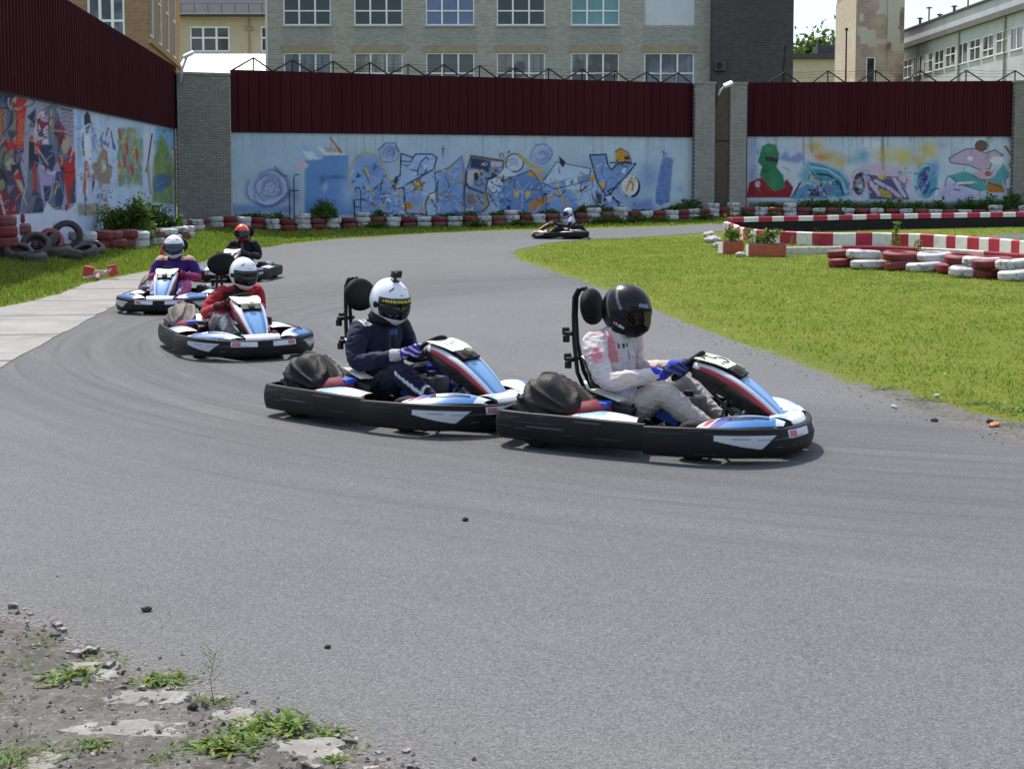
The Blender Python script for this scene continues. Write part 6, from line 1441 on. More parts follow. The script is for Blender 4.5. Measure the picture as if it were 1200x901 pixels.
def glove(s, root, main, cuff, patch):
    me = HANDS[s].copy(); co = np.empty(len(me.vertices)*3); me.vertices.foreach_get('co', co); co = co.reshape(-1, 3); c = np.empty_like(co); c[:] = main
    w = np.array((WR.x, WR.y*s, WR.z)); kn = np.array(GRIP)*[1, s, 1]; ax = (kn-w)/np.linalg.norm(kn-w); d = (co-w) @ ax
    c[d < .005] = cuff; m = (np.sin(co[:,2]*130+co[:,0]*60) > .35) & (d > .02); c[m] = patch
    set_col(me, c); me.materials.clear(); me.materials.append(M_SUIT); return link_mesh('glove', me, root)

# helmet surface: direction (azimuth from straight ahead, elevation) -> radius vector
def hpt(az, el, off=0.0):
    ca, sa, ce, se = np.cos(az), np.sin(az), np.cos(el), np.sin(el)
    x = .148*ce*ca; y = .128*ce*sa; z = .152*se
    low = np.clip(-se, 0, 1); fr = np.clip(ca, 0, 1)
    x = x+fr*low*.055*(ce**.4); x = x-.012*np.clip(-ca, 0, 1)*np.clip(se, 0, 1)
    z = np.maximum(z, -.122-.030*fr); y = y*(1-.22*low**2)
    r = 1+off/.14
    return x*r, y*r, z*r
M_HELMK = paintmat('black_helmet_shell', .30, .03, .3, 0, 8)
def helmet(parent, pos, tilt, yaw, scheme, visor, cam_=False, visor_up=0.0, band_=False):
    az = np.linspace(-np.pi, np.pi, 109); el = np.linspace(R(-80), R(90), 64)[:,None]
    X, Y, Z = hpt(az, el); A = az+0*el; E = el+0*az
    port = (np.abs(A) < R(60)+.45*E) & (E > R(-31)+.10*np.abs(A)) & (E < R(17)-.06*np.abs(A)**2)
    c = scheme(A, E, X, Y, Z); edge = (np.abs(A) < R(64)+.45*E) & (E > R(-35)+.10*np.abs(A)) & (E < R(20.5)-.06*np.abs(A)**2); c[edge] = (.012, .012, .014)
    keep = ~(port[:-1,:-1] & port[1:,1:] & port[:-1,1:] & port[1:,:-1]) & (E[:-1,:-1] > R(-72))
    Mt = Matrix.Translation(pos) @ Matrix.Rotation(yaw, 4, 'Z') @ Matrix.Rotation(tilt, 4, 'Y') @ Matrix.Scale(1.2, 4)
    o = grid_mesh('helmet', X, Y, Z, M_HELMK if scheme is sch_black else M_HELM, parent, keep=keep, colr=c); o.matrix_local = Mt
    md = o.modifiers.new('shell', 'SOLIDIFY'); md.thickness = .012; md.offset = -1
    azv = np.linspace(R(-70), R(70), 41); elv = np.linspace(R(-33.5)+visor_up, R(20)+visor_up, 20)[:,None]
    VX, VY, VZ = hpt(azv, elv+.08*np.abs(azv)*(elv < 0), .0035+.02*visor_up)
    v = grid_mesh('visor', VX, VY, VZ, visor, o); md = v.modifiers.new('thick', 'SOLIDIFY'); md.thickness = .002
    for s in (-1, 1):
        mb = MB(); x, y, z = hpt(R(78)*s, R(-2)); mb.lathe([(0,0),(.022,0),(.020,.009),(0,.011)], 14, M=Matrix.Translation((x, y, z)) @ Matrix.Rotation(R(-90)*s, 4, 'X')); mb.build('visor_pivot', M_COLLAR, o, smooth=40)
    if band_:
        mb = MB()
        for a in range(-56, 57, 7):
            w = R(random.choice((4.2, 5.2, 5.8))); e0, e1 = R(9.5), R(random.choice((14.5, 15.5, 13.0))); q = [(R(a),e0),(R(a)+w,e0),(R(a)+w,e1),(R(a),e1)]
            mb.add([hpt(np.float64(u_), np.float64(e_), .0075) for u_, e_ in q], [(0,1,2,3)])
        b = mb.build('visor_lettering', M_YEL, o); b.modifiers.new('t', 'SOLIDIFY').thickness = .0008
    if cam_:
        mb = MB(); mb.box((0,0,.155), (.05,.045,.012), bev=.004); mb.tube([(0,0,.158),(0,0,.178)], .009, n=8); mb.box((.005,0,.202), (.036,.066,.048), bev=.006)
        mb.lathe([(0,.0),(.014,0),(.014,.008),(0,.008)], 14, M=Matrix.Translation((.023,-.016,.208)) @ Matrix.Rotation(R(90), 4, 'Y')); cm = mb.build('action_camera', M_CAM, o, smooth=30)
        cm.matrix_local = Matrix.Translation((.02, 0, -.005)) @ Matrix.Rotation(R(6), 4, 'Y')
    mb = MB(); mb.ell((0,0,0), (.108,.104,.040), nu=20, nv=8); cl = mb.build('neck_roll', M_COLLAR, parent, smooth=True); cl.matrix_local = Matrix.Translation(pos+Vector((-.025,0,-.135)))
    return o
def sch_white(A, E, X, Y, Z):
    c = np.empty(A.shape+(3,)); c[:] = s2l((226,228,230)); g = s2l((70,72,76))
    for s in (-1, 1):
        m = (np.abs(A-s*R(34)) < R(9)) & (np.abs(E-R(42)-(A-s*R(34))*s*-.6) < R(3.2)); c[m] = g
        c[(np.abs(A-s*R(120)) < R(16)) & (np.abs(E-R(20)-.4*(np.abs(A)-R(120))) < R(2))] = s2l((170,172,178))
    m = (np.abs(A) < R(8)) & (np.abs(E-R(28)) < R(1.8)) & (np.sin(A*110) > -.2); c[m] = s2l((120,122,128)); c[E < R(-62)] = s2l((40,40,44)); return c
def sch_black(A, E, X, Y, Z):
    c = np.empty(A.shape+(3,)); c[:] = (.006, .006, .007); sil = s2l((120,124,130)); wt = s2l((205,205,210))
    for s in (-1, 1):
        c[(np.abs(np.abs(A)-R(112)-.9*(E-R(30))) < R(3.2)) & (E > R(5)) & (E < R(62)) & (A*s > 0)] = sil; c[(np.abs(np.abs(A)-R(138)-.6*(E-R(20))) < R(2.2)) & (E > R(-20)) & (E < R(48)) & (A*s > 0)] = sil*.6
        q = np.abs(A)-R(86); m = (q > -R(16)) & (q < R(20)) & (np.abs(E+R(34)-.28*q) < R(3.4)) & (np.sin(q*60) > -.35) & (A*s > 0); c[m] = wt
        m = (np.abs(A) > R(20)) & (np.abs(A) < R(52)) & (np.abs(E-R(25)) < R(3)) & (np.sin(np.abs(A)*56) > -.3); c[m] = s2l((150,170,205))
    return c
def sch_orange(A, E, X, Y, Z):
    c = np.empty(A.shape+(3,)); c[:] = s2l((214,62,30)); c[(np.abs(np.abs(A)-R(60)) < R(7)) & (E > R(24))] = s2l((240,150,110)); c[(np.abs(A) < R(50)) & (E < R(-38))] = s2l((150,30,24)); return c
def sch_blue(A, E, X, Y, Z):
    c = np.empty(A.shape+(3,)); c[:] = s2l((222,222,230)); c[(E < R(-8))] = s2l((120,124,190)); return c
SKIN = s2l((188,132,108))
def person(loc, heading, label, paint, scheme, visor, gl, lean=0, lat=0, drop=0, twist=0, yaw=0, tilt=0, collar=False, face=True, **hk):
    root = empty('person', (loc[0], loc[1], gzf(*loc)), R(heading)); root.scale = (KSC,)*3; tag(root, label, 'person', 'kart drivers')
    me, co, h = body_mesh(lean, lat, face, 1.0, drop, twist); c = paint(co); hd = (co[:,2] > h.z-.08) & (np.hypot(co[:,0]-h.x, co[:,1]-h.y) < .15); c[hd] = SKIN
    if face:
        d = co-np.array(h)
        for s in (-1, 1): c[hd & (np.hypot(d[:,1]-.032*s, d[:,2]-.006) < .012) & (d[:,0] > .05)] = (.02,.015,.012); c[hd & (np.abs(d[:,1]-.034*s) < .02) & (np.abs(d[:,2]-.030) < .006) & (d[:,0] > .05)] = (.05,.03,.02)
        c[hd & (np.abs(d[:,1]) < .024) & (np.abs(d[:,2]+.066) < .006) & (d[:,0] > .06)] = s2l((150,80,76))
        c[hd & (d[:,2] > .055)] = (.03,.02,.015)
    set_col(me, c); me.materials.clear(); me.materials.append(M_SUIT); b = link_mesh('body', me, root)
    helmet(root, h+Vector((.005,0,.005)), R(tilt), R(yaw), scheme, visor, **hk)
    for s in (-1, 1): glove(s, root, *gl)
    if collar:
        mb = MB(); mb.tube([(h.x-.03+.105*math.cos(R(a)), .105*math.sin(R(a))+h.y, h.z-.125-.02*math.cos(R(a))) for a in range(0, 360, 20)], .040, n=10, close=True); mb.build('neck_brace', M_COLLAR, root, smooth=True)
    return root
def arm(co): return np.abs(co[:,1]) > .20
def legs(co): return (co[:,2] < .30) | ((co[:,0] > -.12) & (co[:,2] < .50) & (np.abs(co[:,1]) > .09) & ~((co[:,2] > .43) & (np.abs(co[:,1]) > .15)))
def shoe(co): return co[:,0] > .42
def wn(co, s, o=0): return np.array([noise.noise(Vector((x*s+o, y*s, z*s))) for x, y, z in co])
def base(co, top, leg, sh): c = np.empty_like(co); c[:] = top; c[legs(co)] = leg; c[shoe(co)] = sh; return c
def p_white(co):
    c = base(co, s2l((196,189,187)), s2l((168,160,154)), s2l((120,116,112))); n = wn(co, 9); n2 = wn(co, 14, 5)
    m = (co[:,2] > .56) & (co[:,1] < -.13) & (n > .12); c[m] = s2l((196,126,134)); m = (co[:,2] > .5) & (co[:,1] < -.10) & (n > -.05) & (n <= .12); c[m] = s2l((206,172,174))
    m = (co[:,1] < -.21) & (co[:,0] > -.22) & (co[:,2] < .50) & (n2 > .0) & ~legs(co); c[m] = s2l((204,188,176)); m = (co[:,1] > .19) & (n > .0) & ~legs(co); c[m] = s2l((200,170,162))
    m = legs(co) & (n2 > .42); c[m] = s2l((172,162,150))
    fr = co[:,0] > -.34; m = fr & (np.abs(co[:,1]+.075) < .042) & (np.abs(co[:,2]-.668) < .018) & (np.sin(co[:,1]*150) > -.5); c[m] = s2l((52,52,58))
    m = fr & (np.abs(co[:,2]-.60) < .035) & (np.abs(co[:,1]-.02) < .09) & (np.sin(co[:,1]*120) > .1) & (np.abs(n2) < .28); c[m] = s2l((140,136,176)); m = fr & (np.abs(co[:,2]-.62) < .07) & (co[:,1] > .055) & (co[:,1] < .07); c[m] = s2l((150,140,96)); m = (co[:,2] < .47) & (co[:,2] > .34) & ~arm(co) & ~legs(co); c[m] = s2l((176,166,190)); return c
def p_navy(co):
    c = base(co, s2l((20,24,48)), s2l((18,22,44)), s2l((24,24,28))); m = (co[:,2] > .70) & (np.abs(co[:,1]) > .10) & (np.abs(co[:,1]) < .20); c[m] = s2l((206,206,214)); m &= np.sin(co[:,1]*170) > .55; c[m] = s2l((60,64,110))
    m = arm(co) & (co[:,0] > .02) & (co[:,0] < .075) & ~legs(co) & (co[:,2] > .46); c[m] = s2l((176,176,176)); fr = (co[:,0] > -.33) & (np.abs(co[:,1]) < .12); c[fr & (np.abs(co[:,1]-.05) < .05) & (np.abs(co[:,2]-.64) < .018)] = s2l((70,76,140)); c[fr & (np.abs(co[:,1]) < .008) & (co[:,2] > .4)] = s2l((50,54,70))
    d = np.abs((co[:,0]-.12)*.7+(co[:,2]-.36)); m = legs(co) & (np.abs(co[:,1]) > .235) & (d < .014) & (co[:,0] > .08) & (co[:,0] < .36); c[m] = s2l((200,204,214)); c[legs(co) & (co[:,0] > .30) & (co[:,0] < .32)] = s2l((190,194,210)); c[legs(co) & (np.abs(co[:,1]) < .16) & (co[:,0] > .05)] = s2l((30,40,120)); return c
def p_red(co):
    c = base(co, s2l((150,22,36)), s2l((120,110,114)), s2l((60,56,56))); n = wn(co, 10); c[(co[:,2] > .60) & (np.abs(co[:,1]) > .10) & (np.abs(co[:,1]) < .22) & (n > -.05)] = s2l((34,28,34)); c[(co[:,2] > .71) & (np.abs(co[:,1]) > .08) & (np.abs(co[:,1]) < .15)] = s2l((200,190,190)); c[(co[:,0] > -.3) & (np.abs(co[:,1]) < .1) & (n > .2) & ~legs(co)] = s2l((44,26,32)); c[legs(co) & (co[:,1] > .12)] = s2l((140,30,40)); c[legs(co) & (n > .28)] = s2l((180,176,178)); return c
def p_purple(co):
    c = base(co, s2l((60,28,98)), s2l((130,120,186)), s2l((60,50,70))); c[arm(co) & (co[:,2] < .52) & ~legs(co)] = s2l((140,22,70)); c[(co[:,2] > .71) & (np.abs(co[:,1]) > .1)] = s2l((180,150,130)); n = wn(co, 9); c[legs(co) & (n > .12)] = s2l((190,180,214)); c[legs(co) & (co[:,1] > .2)] = s2l((180,80,130)); return c
def p_black(co): c = base(co, s2l((22,24,30)), s2l((30,32,40)), s2l((24,24,28))); c[(co[:,0] > -.32) & (np.abs(co[:,1]) < .03)] = s2l((90,90,98)); return c
def p_lilac(co): c = base(co, s2l((206,200,226)), s2l((36,34,44)), s2l((30,30,34))); c[arm(co) & (co[:,2] < .60) & ~legs(co)] = s2l((34,30,38)); c[(co[:,0] > -.3) & (np.abs(co[:,1]) < .06) & (co[:,2] > .5)] = s2l((170,160,214)); return c
def kp(k): return k.location.xy
GB = s2l((34,40,120))
person(kp(K1), -24, 'driver in a stained white suit, blue gloves and black full face helmet', p_white, sch_black, M_VIS_C, (GB, s2l((40,58,176)), s2l((86,88,110))), lean=.012, twist=-17, yaw=3, tilt=16)
person(kp(K2), -35, 'driver in a navy suit with a camera on top of a white helmet', p_navy, sch_white, M_VIS_D, (s2l((58,50,140)), s2l((168,168,168)), s2l((190,190,214))), lean=.03, lat=.04, drop=.03, twist=-8, yaw=-18, tilt=11, collar=True, cam_=True, band_=True)
person(kp(K3), -51, 'driver in a red and black suit with a plain white helmet', p_red, sch_white, M_VIS_D, (s2l((120,24,32)), s2l((60,26,30)), s2l((40,30,32))), lean=.02, lat=.23, drop=.085, yaw=-4, tilt=10)
person(kp(K4), -86, 'driver in a purple suit with magenta sleeves and white helmet', p_purple, sch_white, M_VIS_B, (s2l((150,20,60)), s2l((90,30,110)), s2l((120,20,60))), yaw=2, tilt=4, face=False)
person(kp(K5), -97, 'driver in black with a bright orange helmet', p_black, sch_orange, M_VIS_D, (s2l((30,30,34)), s2l((50,50,54)), s2l((60,60,64))), yaw=14, tilt=4, face=False)
person(kp(K6), 176, 'distant driver in a lilac white top on the far bend', p_lilac, sch_blue, M_VIS_B, (s2l((30,30,34)), s2l((30,30,34)), s2l((60,60,64))), yaw=20, tilt=4, face=False)
# ------------------------------------------------------------------ striped barriers round the infield loop
M_BRED, M_BWHT = plain('barrier_red_paint', (.40, .022, .055), .55, .14, 3, .35, .1, dirt=.22), plain('barrier_white_paint', (.72, .70, .66), .6, .08, 3, .3, .1, dirt=.22)
M_BELT = plain('black_rubber_belt', (.018, .018, .018), .8, .3, 3, .2, .3)
M_PLANK = plain('weathered_plank', (.55, .52, .45), .85, .2, 4, .2, .4, dirt=.4); M_PLANKR = plain('red_plank', (.28, .03, .05), .8, .2, 4, .2, .3, dirt=.35)
M_TERRA = plain('terracotta_red', (.42, .11, .065), .8, .2, 5, .2, .3, dirt=.3)
def wall_path(pts, step=.12):
    P_ = catmull(pts, 16); s = np.concatenate([[0], np.cumsum(np.linalg.norm(np.diff(P_, axis=0), axis=1))]); q = np.arange(0, s[-1], step)
    return np.stack([np.interp(q, s, P_[:,0]), np.interp(q, s, P_[:,1])], -1), q
def ribbon(name, path, q, z0, z1, th, period, mats, root, phase=0.0):
    n = len(path); t = np.gradient(path, axis=0); t /= np.linalg.norm(t, axis=1)[:,None]; nr = np.stack([t[:,1], -t[:,0]], -1); g = gz(path[:,0], path[:,1])
    pr = [(-th/2, z0),(-th/2-.004, z1-.03),(-th/2+.03, z1),(th/2-.03, z1),(th/2+.004, z1-.03),(th/2, z0)]
    vs, fs, ms = [], [], []
    wob = np.array([noise.noise(Vector((a*.9, b*.9, 3)))*.025 for a, b in path])
    for i in range(n):
        for o, z in pr: vs.append((path[i,0]+nr[i,0]*(o+wob[i]), path[i,1]+nr[i,1]*(o+wob[i]), g[i]+z+wob[i]*.5))
    k = len(pr)
    for i in range(n-1):
        for j in range(k-1): fs.append((i*k+j, (i+1)*k+j, (i+1)*k+j+1, i*k+j+1)); ms.append(int((q[i]+phase)/period) % len(mats))
    for e in (0, n-1): fs.append(tuple(e*k+j for j in range(k))); ms.append(0)
    mb = MB(); mb.v = vs; mb.f = fs; mb.m = ms; return mb.build(name, mats, root)
gp = lambda *pp: [tuple(ground(x, y).xy) for x, y in pp]
pr_, qr = wall_path(gp((853,272.5),(875,272.5),(905,271.5),(959,270.5),(1041,268.5),(1120,267),(1200,265.5),(1270,264.5)))
r = empty('striped_barrier', (pr_[0][0], pr_[0][1], 0)); r.location = (0,0,0); tag(r, 'rear track barrier of black rubber belt with a red and white stripe on top', 'barrier')
ribbon('rubber_belt', pr_, qr, -.05, .40, .10, 9, [M_BELT], r); ribbon('painted_rail', pr_, qr, .405, .60, .14, .57, [M_BRED, M_BWHT], r)
pf_, qf = wall_path(gp((850,273),(862,277),(880,282.5),(915,285.5),(978,288),(1041,288),(1092,290.5),(1149,295),(1200,300),(1290,311)))
r = empty('striped_barrier', (0,0,0)); tag(r, 'front barrier of big red and white painted blocks around the infield loop', 'barrier')
ribbon('painted_blocks', pf_, qf, .0, .44, .16, .68, [M_BWHT, M_BRED], r, .3)
pk_, qk = wall_path(gp((905,298.5),(960,297.5),(1010,296.5),(1060,298),(1120,301),(1160,304),(1230,310)))
r = empty('plank_kerb', (0,0,0)); tag(r, 'weathered red and white plank kerb in front of the block barrier', 'kerb')
ribbon('plank', pk_, qk, -.02, .22, .12, 2.6, [M_PLANK, M_PLANKR], r, .2)
def planter(label, px, py, w, d, h, rz, plant):
    g = ground(px, py); r = empty('planter_box', tuple(g), rz); tag(r, label, 'planter')
    mb = MB(); mb.box((0,0,h/2), (w,d,h), bev=.02); mb.build('box', M_TERRA, r)
    mb = MB(); mb.box((0,0,h+.015), (w-.06,d-.06,.03)); mb.build('soil', M_DIRT, r)
    mb = MB(); mb.box((-w/2-.01,0,h*.5), (.03,d*.96,h*.9)); mb.build('end_board', M_BWHT, r)
    bush('planter_plant', plant, (g.x, g.y, g.z+h), .42, w*1.0, px, GRN_L, 420, .09, 'plants growing around the planters', 'plant', d=.5)
    return r
planter('small terracotta planter box at the left tip of the infield barrier', 857, 297.5, .62, .5, .36, .1, 'leafy plant in the small terracotta planter')
planter('long terracotta planter box beside the plank kerb', 898, 300.5, 1.05, .5, .34, -.05, 'leafy plant in the long terracotta planter')
def stalk(label, px, py, h, seed, n=60, leaf=.07, group=None, w=.25):
    rs = np.random.RandomState(seed); g = ground(px, py); r = empty('tall_weed', tuple(g)); tag(r, label, 'weed', group)
    mb = MB(); mb.tube([(0,0,0),(.03,.01,h*.5),(.01,.02,h)], [.008,.006,.003], n=4); mb.build('stem', M_BARK, r)
    z = rs.rand(n)**.8*h; a = rs.rand(n)*6.28; rr = w*.5*(1-z/h*.6)*rs.rand(n); v, c = leaf_cloud(np.stack([rr*np.cos(a), rr*np.sin(a), z], -1), leaf, GRN_L, rs); quads_obj('foliage', v, c, M_LEAF, r)
stalk('tallest thin weed stalk at the left tip of the infield barrier', 857, 296, 1.55, 1); stalk('shorter weed stalk left of the tallest one', 850, 296, 1.15, 2)
stalk('leafy sapling in front of the striped block barrier', 1050, 297, .95, 3, 110, .10, w=.45); stalk('small weed tuft on the plank kerb', 1076, 300, .45, 4, 60, .08, w=.5); stalk('weed left of the long planter', 878, 297, .75, 5, 120, .09, w=.6); stalk('small weed behind the planters', 928, 291, .4, 6, 40, .06); stalk('thin stalk between planters and sapling', 956, 288, .6, 8, 30, .05)
M_RUBBLE = plain('pale_rubble', (.42, .40, .37), .9, .2, 6, .2, .4, dirt=.2)
def stone(name, label, p, s, seed, mat, group=None, cat='stone', flat=.4):
    rs = random.Random(seed); bm = bmesh.new(); bmesh.ops.create_icosphere(bm, subdivisions=3, radius=1)
    o3_ = Vector((rs.random()*50, rs.random()*50, 0))
    for v in bm.verts:
        d = v.co.normalized(); k = 1+.35*noise.noise(d*1.6+o3_)+.12*noise.noise(d*5+o3_); v.co = Vector((d.x*s[0], d.y*s[1], d.z*s[2]))*k
    me = bpy.data.meshes.new(name); bm.to_mesh(me); bm.free(); shade(me, 35); me.materials.append(mat); o = link_mesh(name, me); o.location = p; o.rotation_euler = (0,0,rs.random()*6); tag(o, label, cat, group); return o
for i, (px, py, s, lb) in enumerate(((832,277,.28,'pale rubble lump farthest left of the planters'),(836,284,.34,'pale rubble lump left of the small planter'),(843,290,.22,'small rubble lump touching the small planter'),(868,301,.16,'small rubble piece between the two planters'))):
    g = ground(px, py); stone('rubble_lump', lb, (g.x, g.y, g.z+.06), (s, s*.8, s*.55), 60+i, M_RUBBLE, None, 'rubble')
g = ground(1165, 499); stone('brick_fragment', 'flat orange brick fragment in the soil at the right track edge', (g.x, g.y, g.z+.012), (.085,.03,.016), 90, plain('orange_brick_bit', (.5, .19, .10), .9, .2, 20))
for i, (px, py, lb) in enumerate(((1160,495,'dark stone beside the orange brick fragment'),(1095,494,'small stone on the soil of the right verge'),(1048,478,'pebble at the grass edge on the right'),(1098,465,'pale stone in the grass near the right verge'))):
    g = ground(px, py); stone('stone', lb, (g.x, g.y, g.z+.01), (.03,.025,.018), 95+i, M_RUBBLE if i > 1 else M_DK)

# fallen red and white marker pieces and a red post on the left verge
M_MRED, M_MWHT = plain('marker_red', (.48, .05, .035), .6, .15, 8, dirt=.15), plain('marker_pale', (.60, .40, .36), .7, .15, 8, dirt=.15)
g = ground(116, 328); r = empty('fallen_marker', tuple(g), .2); tag(r, 'toppled red and pale track marker lying at the apron edge', 'marker')
mb = MB(); mb.box((-.20,0,.17), (.20,.16,.22), M=Matrix.Rotation(.2, 3, 'Y'), bev=.01); mb.build('block', M_MRED, r); mb = MB(); mb.box((.27,.1,.19), (.19,.16,.22), M=Matrix.Rotation(-.25, 3, 'Y'), bev=.01); mb.build('block', M_MRED, r)
mb = MB(); mb.tube([(-.30,-.12,.03),(.05,-.02,.10),(.25,.06,.22)], .045, n=8); mb.tube([(-.02,-.16,.03),(.0,.0,.17)], .05, n=8); mb.box((-.02,-.02,.15), (.24,.10,.10), bev=.015); mb.build('bar', M_MWHT, r)
g = ground(184, 327); r = empty('marker_post', tuple(g)); tag(r, 'leaning red post behind the purple driver', 'post'); mb = MB(); mb.tube([(0,0,0),(.16,0,.72)], .045, n=8); mb.build('post', M_MRED, r); mb = MB(); mb.box((0,0,.03), (.26,.26,.06), bev=.01); mb.build('foot', M_DK, r)

# ------------------------------------------------------------------ foreground: slabs, weeds, grit
M_SLAB = plain('broken_concrete_slab', (.27, .255, .232), .92, .3, 14, .15, .8, dirt=.5)
def slab(label, px0, px1, py0, py1, seed):
    rs = random.Random(seed); c = ground((px0+px1)/2, (py0+py1)/2); a = ground(px0, (py0+py1)/2); b = ground(px1, (py0+py1)/2); n_, f_ = ground((px0+px1)/2, py1), ground((px0+px1)/2, py0)
    rx, ry = (b-a).length/2, (f_-n_).length/2; bm = bmesh.new(); top = []; N = 44
    zt = dirt_z(c.x, c.y)
    rings = []
    for q, z in ((1.03,-.03),(1.0,.010),(.97,.016),(.7,.018),(.35,.018)):
        ring = []
        for k in range(N):
            t = 2*math.pi*k/N; w = 1+.38*noise.noise(Vector((math.cos(t)*1.4+seed, math.sin(t)*1.4, 0)))+.22*noise.noise(Vector((math.cos(t)*5+seed, math.sin(t)*5, 3)))
            x, y = math.cos(t), math.sin(t); m = max(abs(x), abs(y))**.5; x, y = x/m*rx*w*q, y/m*ry*w*q
            ring.append(bm.verts.new((x, y, zt*.7-.004+z*.6+.006*noise.noise(Vector((x*9, y*9, seed)))+.002*noise.noise(Vector((x*60, y*60, seed))))))
        rings.append(ring)
    for i in range(4):
        for k in range(N): bm.faces.new((rings[i][k], rings[i][(k+1) % N], rings[i+1][(k+1) % N], rings[i+1][k]))
    bm.faces.new(rings[-1]); me = bpy.data.meshes.new('concrete_slab'); bm.to_mesh(me); bm.free(); me.materials.append(M_SLAB); shade(me, 40); o = link_mesh('concrete_slab', me); o.location = (c.x, c.y, 0); tag(o, label, 'slab')
slab('pale broken slab farthest up the dirt corner', 46, 143, 780, 804, 3); slab('narrow pale slab in the middle of the dirt corner', 128, 222, 816, 832, 11); slab('longest pale slab in the dirt corner', 92, 236, 848, 870, 5); slab('tilted slab right of the longest one', 248, 298, 834, 858, 8); slab('pale slab nearest the bottom edge', 296, 408, 868, 899, 14); slab('slab cut by the bottom edge at the left', 20, 70, 890, 915, 17)
M_WEED = mat_leaf('weed_leaf', .3)
def broad_weed(label, px, py, h, w, n, seed, kind=0):
    rs = np.random.RandomState(seed); g = ground(px, py); z0 = dirt_z(g.x, g.y); r = empty('small_weed', (g.x, g.y, z0)); tag(r, label, 'weed', 'weeds in the foreground dirt')
    V, C = [], []
    cols = np.array([(.075,.15,.02),(.105,.18,.025),(.055,.12,.018),(.14,.20,.035),(.18,.19,.045)])
    for i in range(int(n*1.7)):
        a = rs.rand()*6.28; tl = .45+.9*rs.rand(); L = h*(.3+.6*rs.rand()); bx, by = rs.randn()*w*.28, rs.randn()*w*.22
        wd = L*(.17 if kind == 0 else .07)*(.7+.6*rs.rand()); d = np.array([math.cos(a)*math.sin(tl), math.sin(a)*math.sin(tl), math.cos(tl)]); sd = np.array([-math.sin(a), math.cos(a), 0]); c = cols[rs.randint(5)]*(.75+.5*rs.rand())
        p = np.array([bx, by, 0.0]); prev = None; S = 5
        for k in range(S+1):
            f = k/S; ww = wd*(math.sin(math.pi*min(1, f*.9+.1))**.8)*(1+.25*(k % 2) if kind == 0 else 1)*(0 if k == S else 1)
            q = p+d*L*f+np.array([0,0,-.45*L*f*f])+.0*sd; cur = (q-sd*ww/2, q+sd*ww/2)
            if prev is not None: V += [prev[0], prev[1], cur[1], cur[0]]; C += [c*(.85+.3*f)]*4
            prev = cur
    v = np.array(V); v[:,2] = np.maximum(v[:,2], .002); quads_obj('leaves', v, np.array(C), M_WEED, r)
    if kind == 2:
        mb = MB(); rs2 = random.Random(seed)
        mb.tube([(0,0,0),(-.01,.0,h*1.2),(.015,0,h*2.6)], [.0018,.0014,.0008], n=4)
        for k in range(12): z = h*(1.0+1.6*k/12); mb.tube([(0,0,z),(rs2.uniform(-.05,.05), rs2.uniform(-.03,.03), z+.03)], .0012, n=3); mb.ell((rs2.uniform(-.05,.05), rs2.uniform(-.03,.03), z+.035), (.0032,.0032,.0032), nu=6, nv=4)
        mb.build('flower_stalk', plain('stalk_green', (.16, .20, .06), .8), r)
for i, a in enumerate(((80,800,.10,.18,60,0,'bushy weed at the right end of the upper slab'),(110,772,.06,.24,50,0,'low weeds behind the upper slab'),(50,757,.06,.13,34,1,'reddish low weed at the top of the dirt corner'),(20,782,.06,.22,50,1,'small green tuft at the left edge above the slabs'),(185,800,.085,.20,70,0,'light green weed patch right of the upper slab'),(205,797,.08,.16,60,1,'thin bladed weed beside the asphalt edge'),(250,824,.075,.15,70,2,'weed with a tall seed stalk at the asphalt edge'),
    (262,883,.10,.20,70,0,'broad leaved weed left of the bottom slab'),(295,862,.09,.20,70,0,'middle of the broad leaved weeds behind the bottom slab'),(332,855,.125,.16,60,0,'tallest jagged leaved weed behind the bottom slab'),(378,862,.07,.16,50,0,'low weed at the right end of the bottom slab'),(410,872,.05,.10,26,0,'last small weed towards the asphalt on the right'),(112,881,.055,.13,46,0,'flat pale weed below the longest slab'),(15,897,.10,.30,110,1,'grassy tuft in the bottom left corner'),(190,898,.06,.14,40,1,'grass tuft at the bottom edge'),(395,898,.06,.08,24,0,'small weed at the bottom edge under the slab'),(0,825,.05,.10,30,1,'small green tuft at the left frame edge'))):
    broad_weed(a[6], a[0], a[1], a[2], a[3], a[4], 100+i, a[5])
# grit on the dirt: far too many to count
rs = np.random.RandomState(5); pts = []
while len(pts) < 5000:
    x, y = rs.uniform(-3.2, .2), rs.uniform(3.3, 6.6); ye_ = np.interp(x, EDGE[:,0], EDGE[:,1])
    if y < ye_+.3*abs(rs.randn())*rs.rand()**2: pts.append((x, y))
vs, fs = [], []
t_ = np.array([(1,0,-.3),(-.5,.87,-.3),(-.5,-.87,-.3),(0,0,.7)])
for x, y in pts:
    s = .003+.011*rs.rand()**6; a = rs.rand()*6.28; ca, sa = math.cos(a), math.sin(a); b = len(vs); q = t_*(.7+.6*rs.rand(4, 1))*s
    z = dirt_z(x, y)
    oct_ = np.array([(1,0,0),(0,1,0),(-1,0,0),(0,-1,0),(0,0,.8),(0,0,-.6)])*s*(.6+.8*rs.rand(6, 1))
    vs += [(x+ca*v[0]-sa*v[1], y+sa*v[0]+ca*v[1], z+v[2]+s*.3) for v in oct_]; fs += [tuple(b+i for i in f) for f in ((0,1,4),(1,2,4),(2,3,4),(3,0,4),(1,0,5),(2,1,5),(3,2,5),(0,3,5))]
me = bpy.data.meshes.new('grit'); me.from_pydata(vs, [], fs)
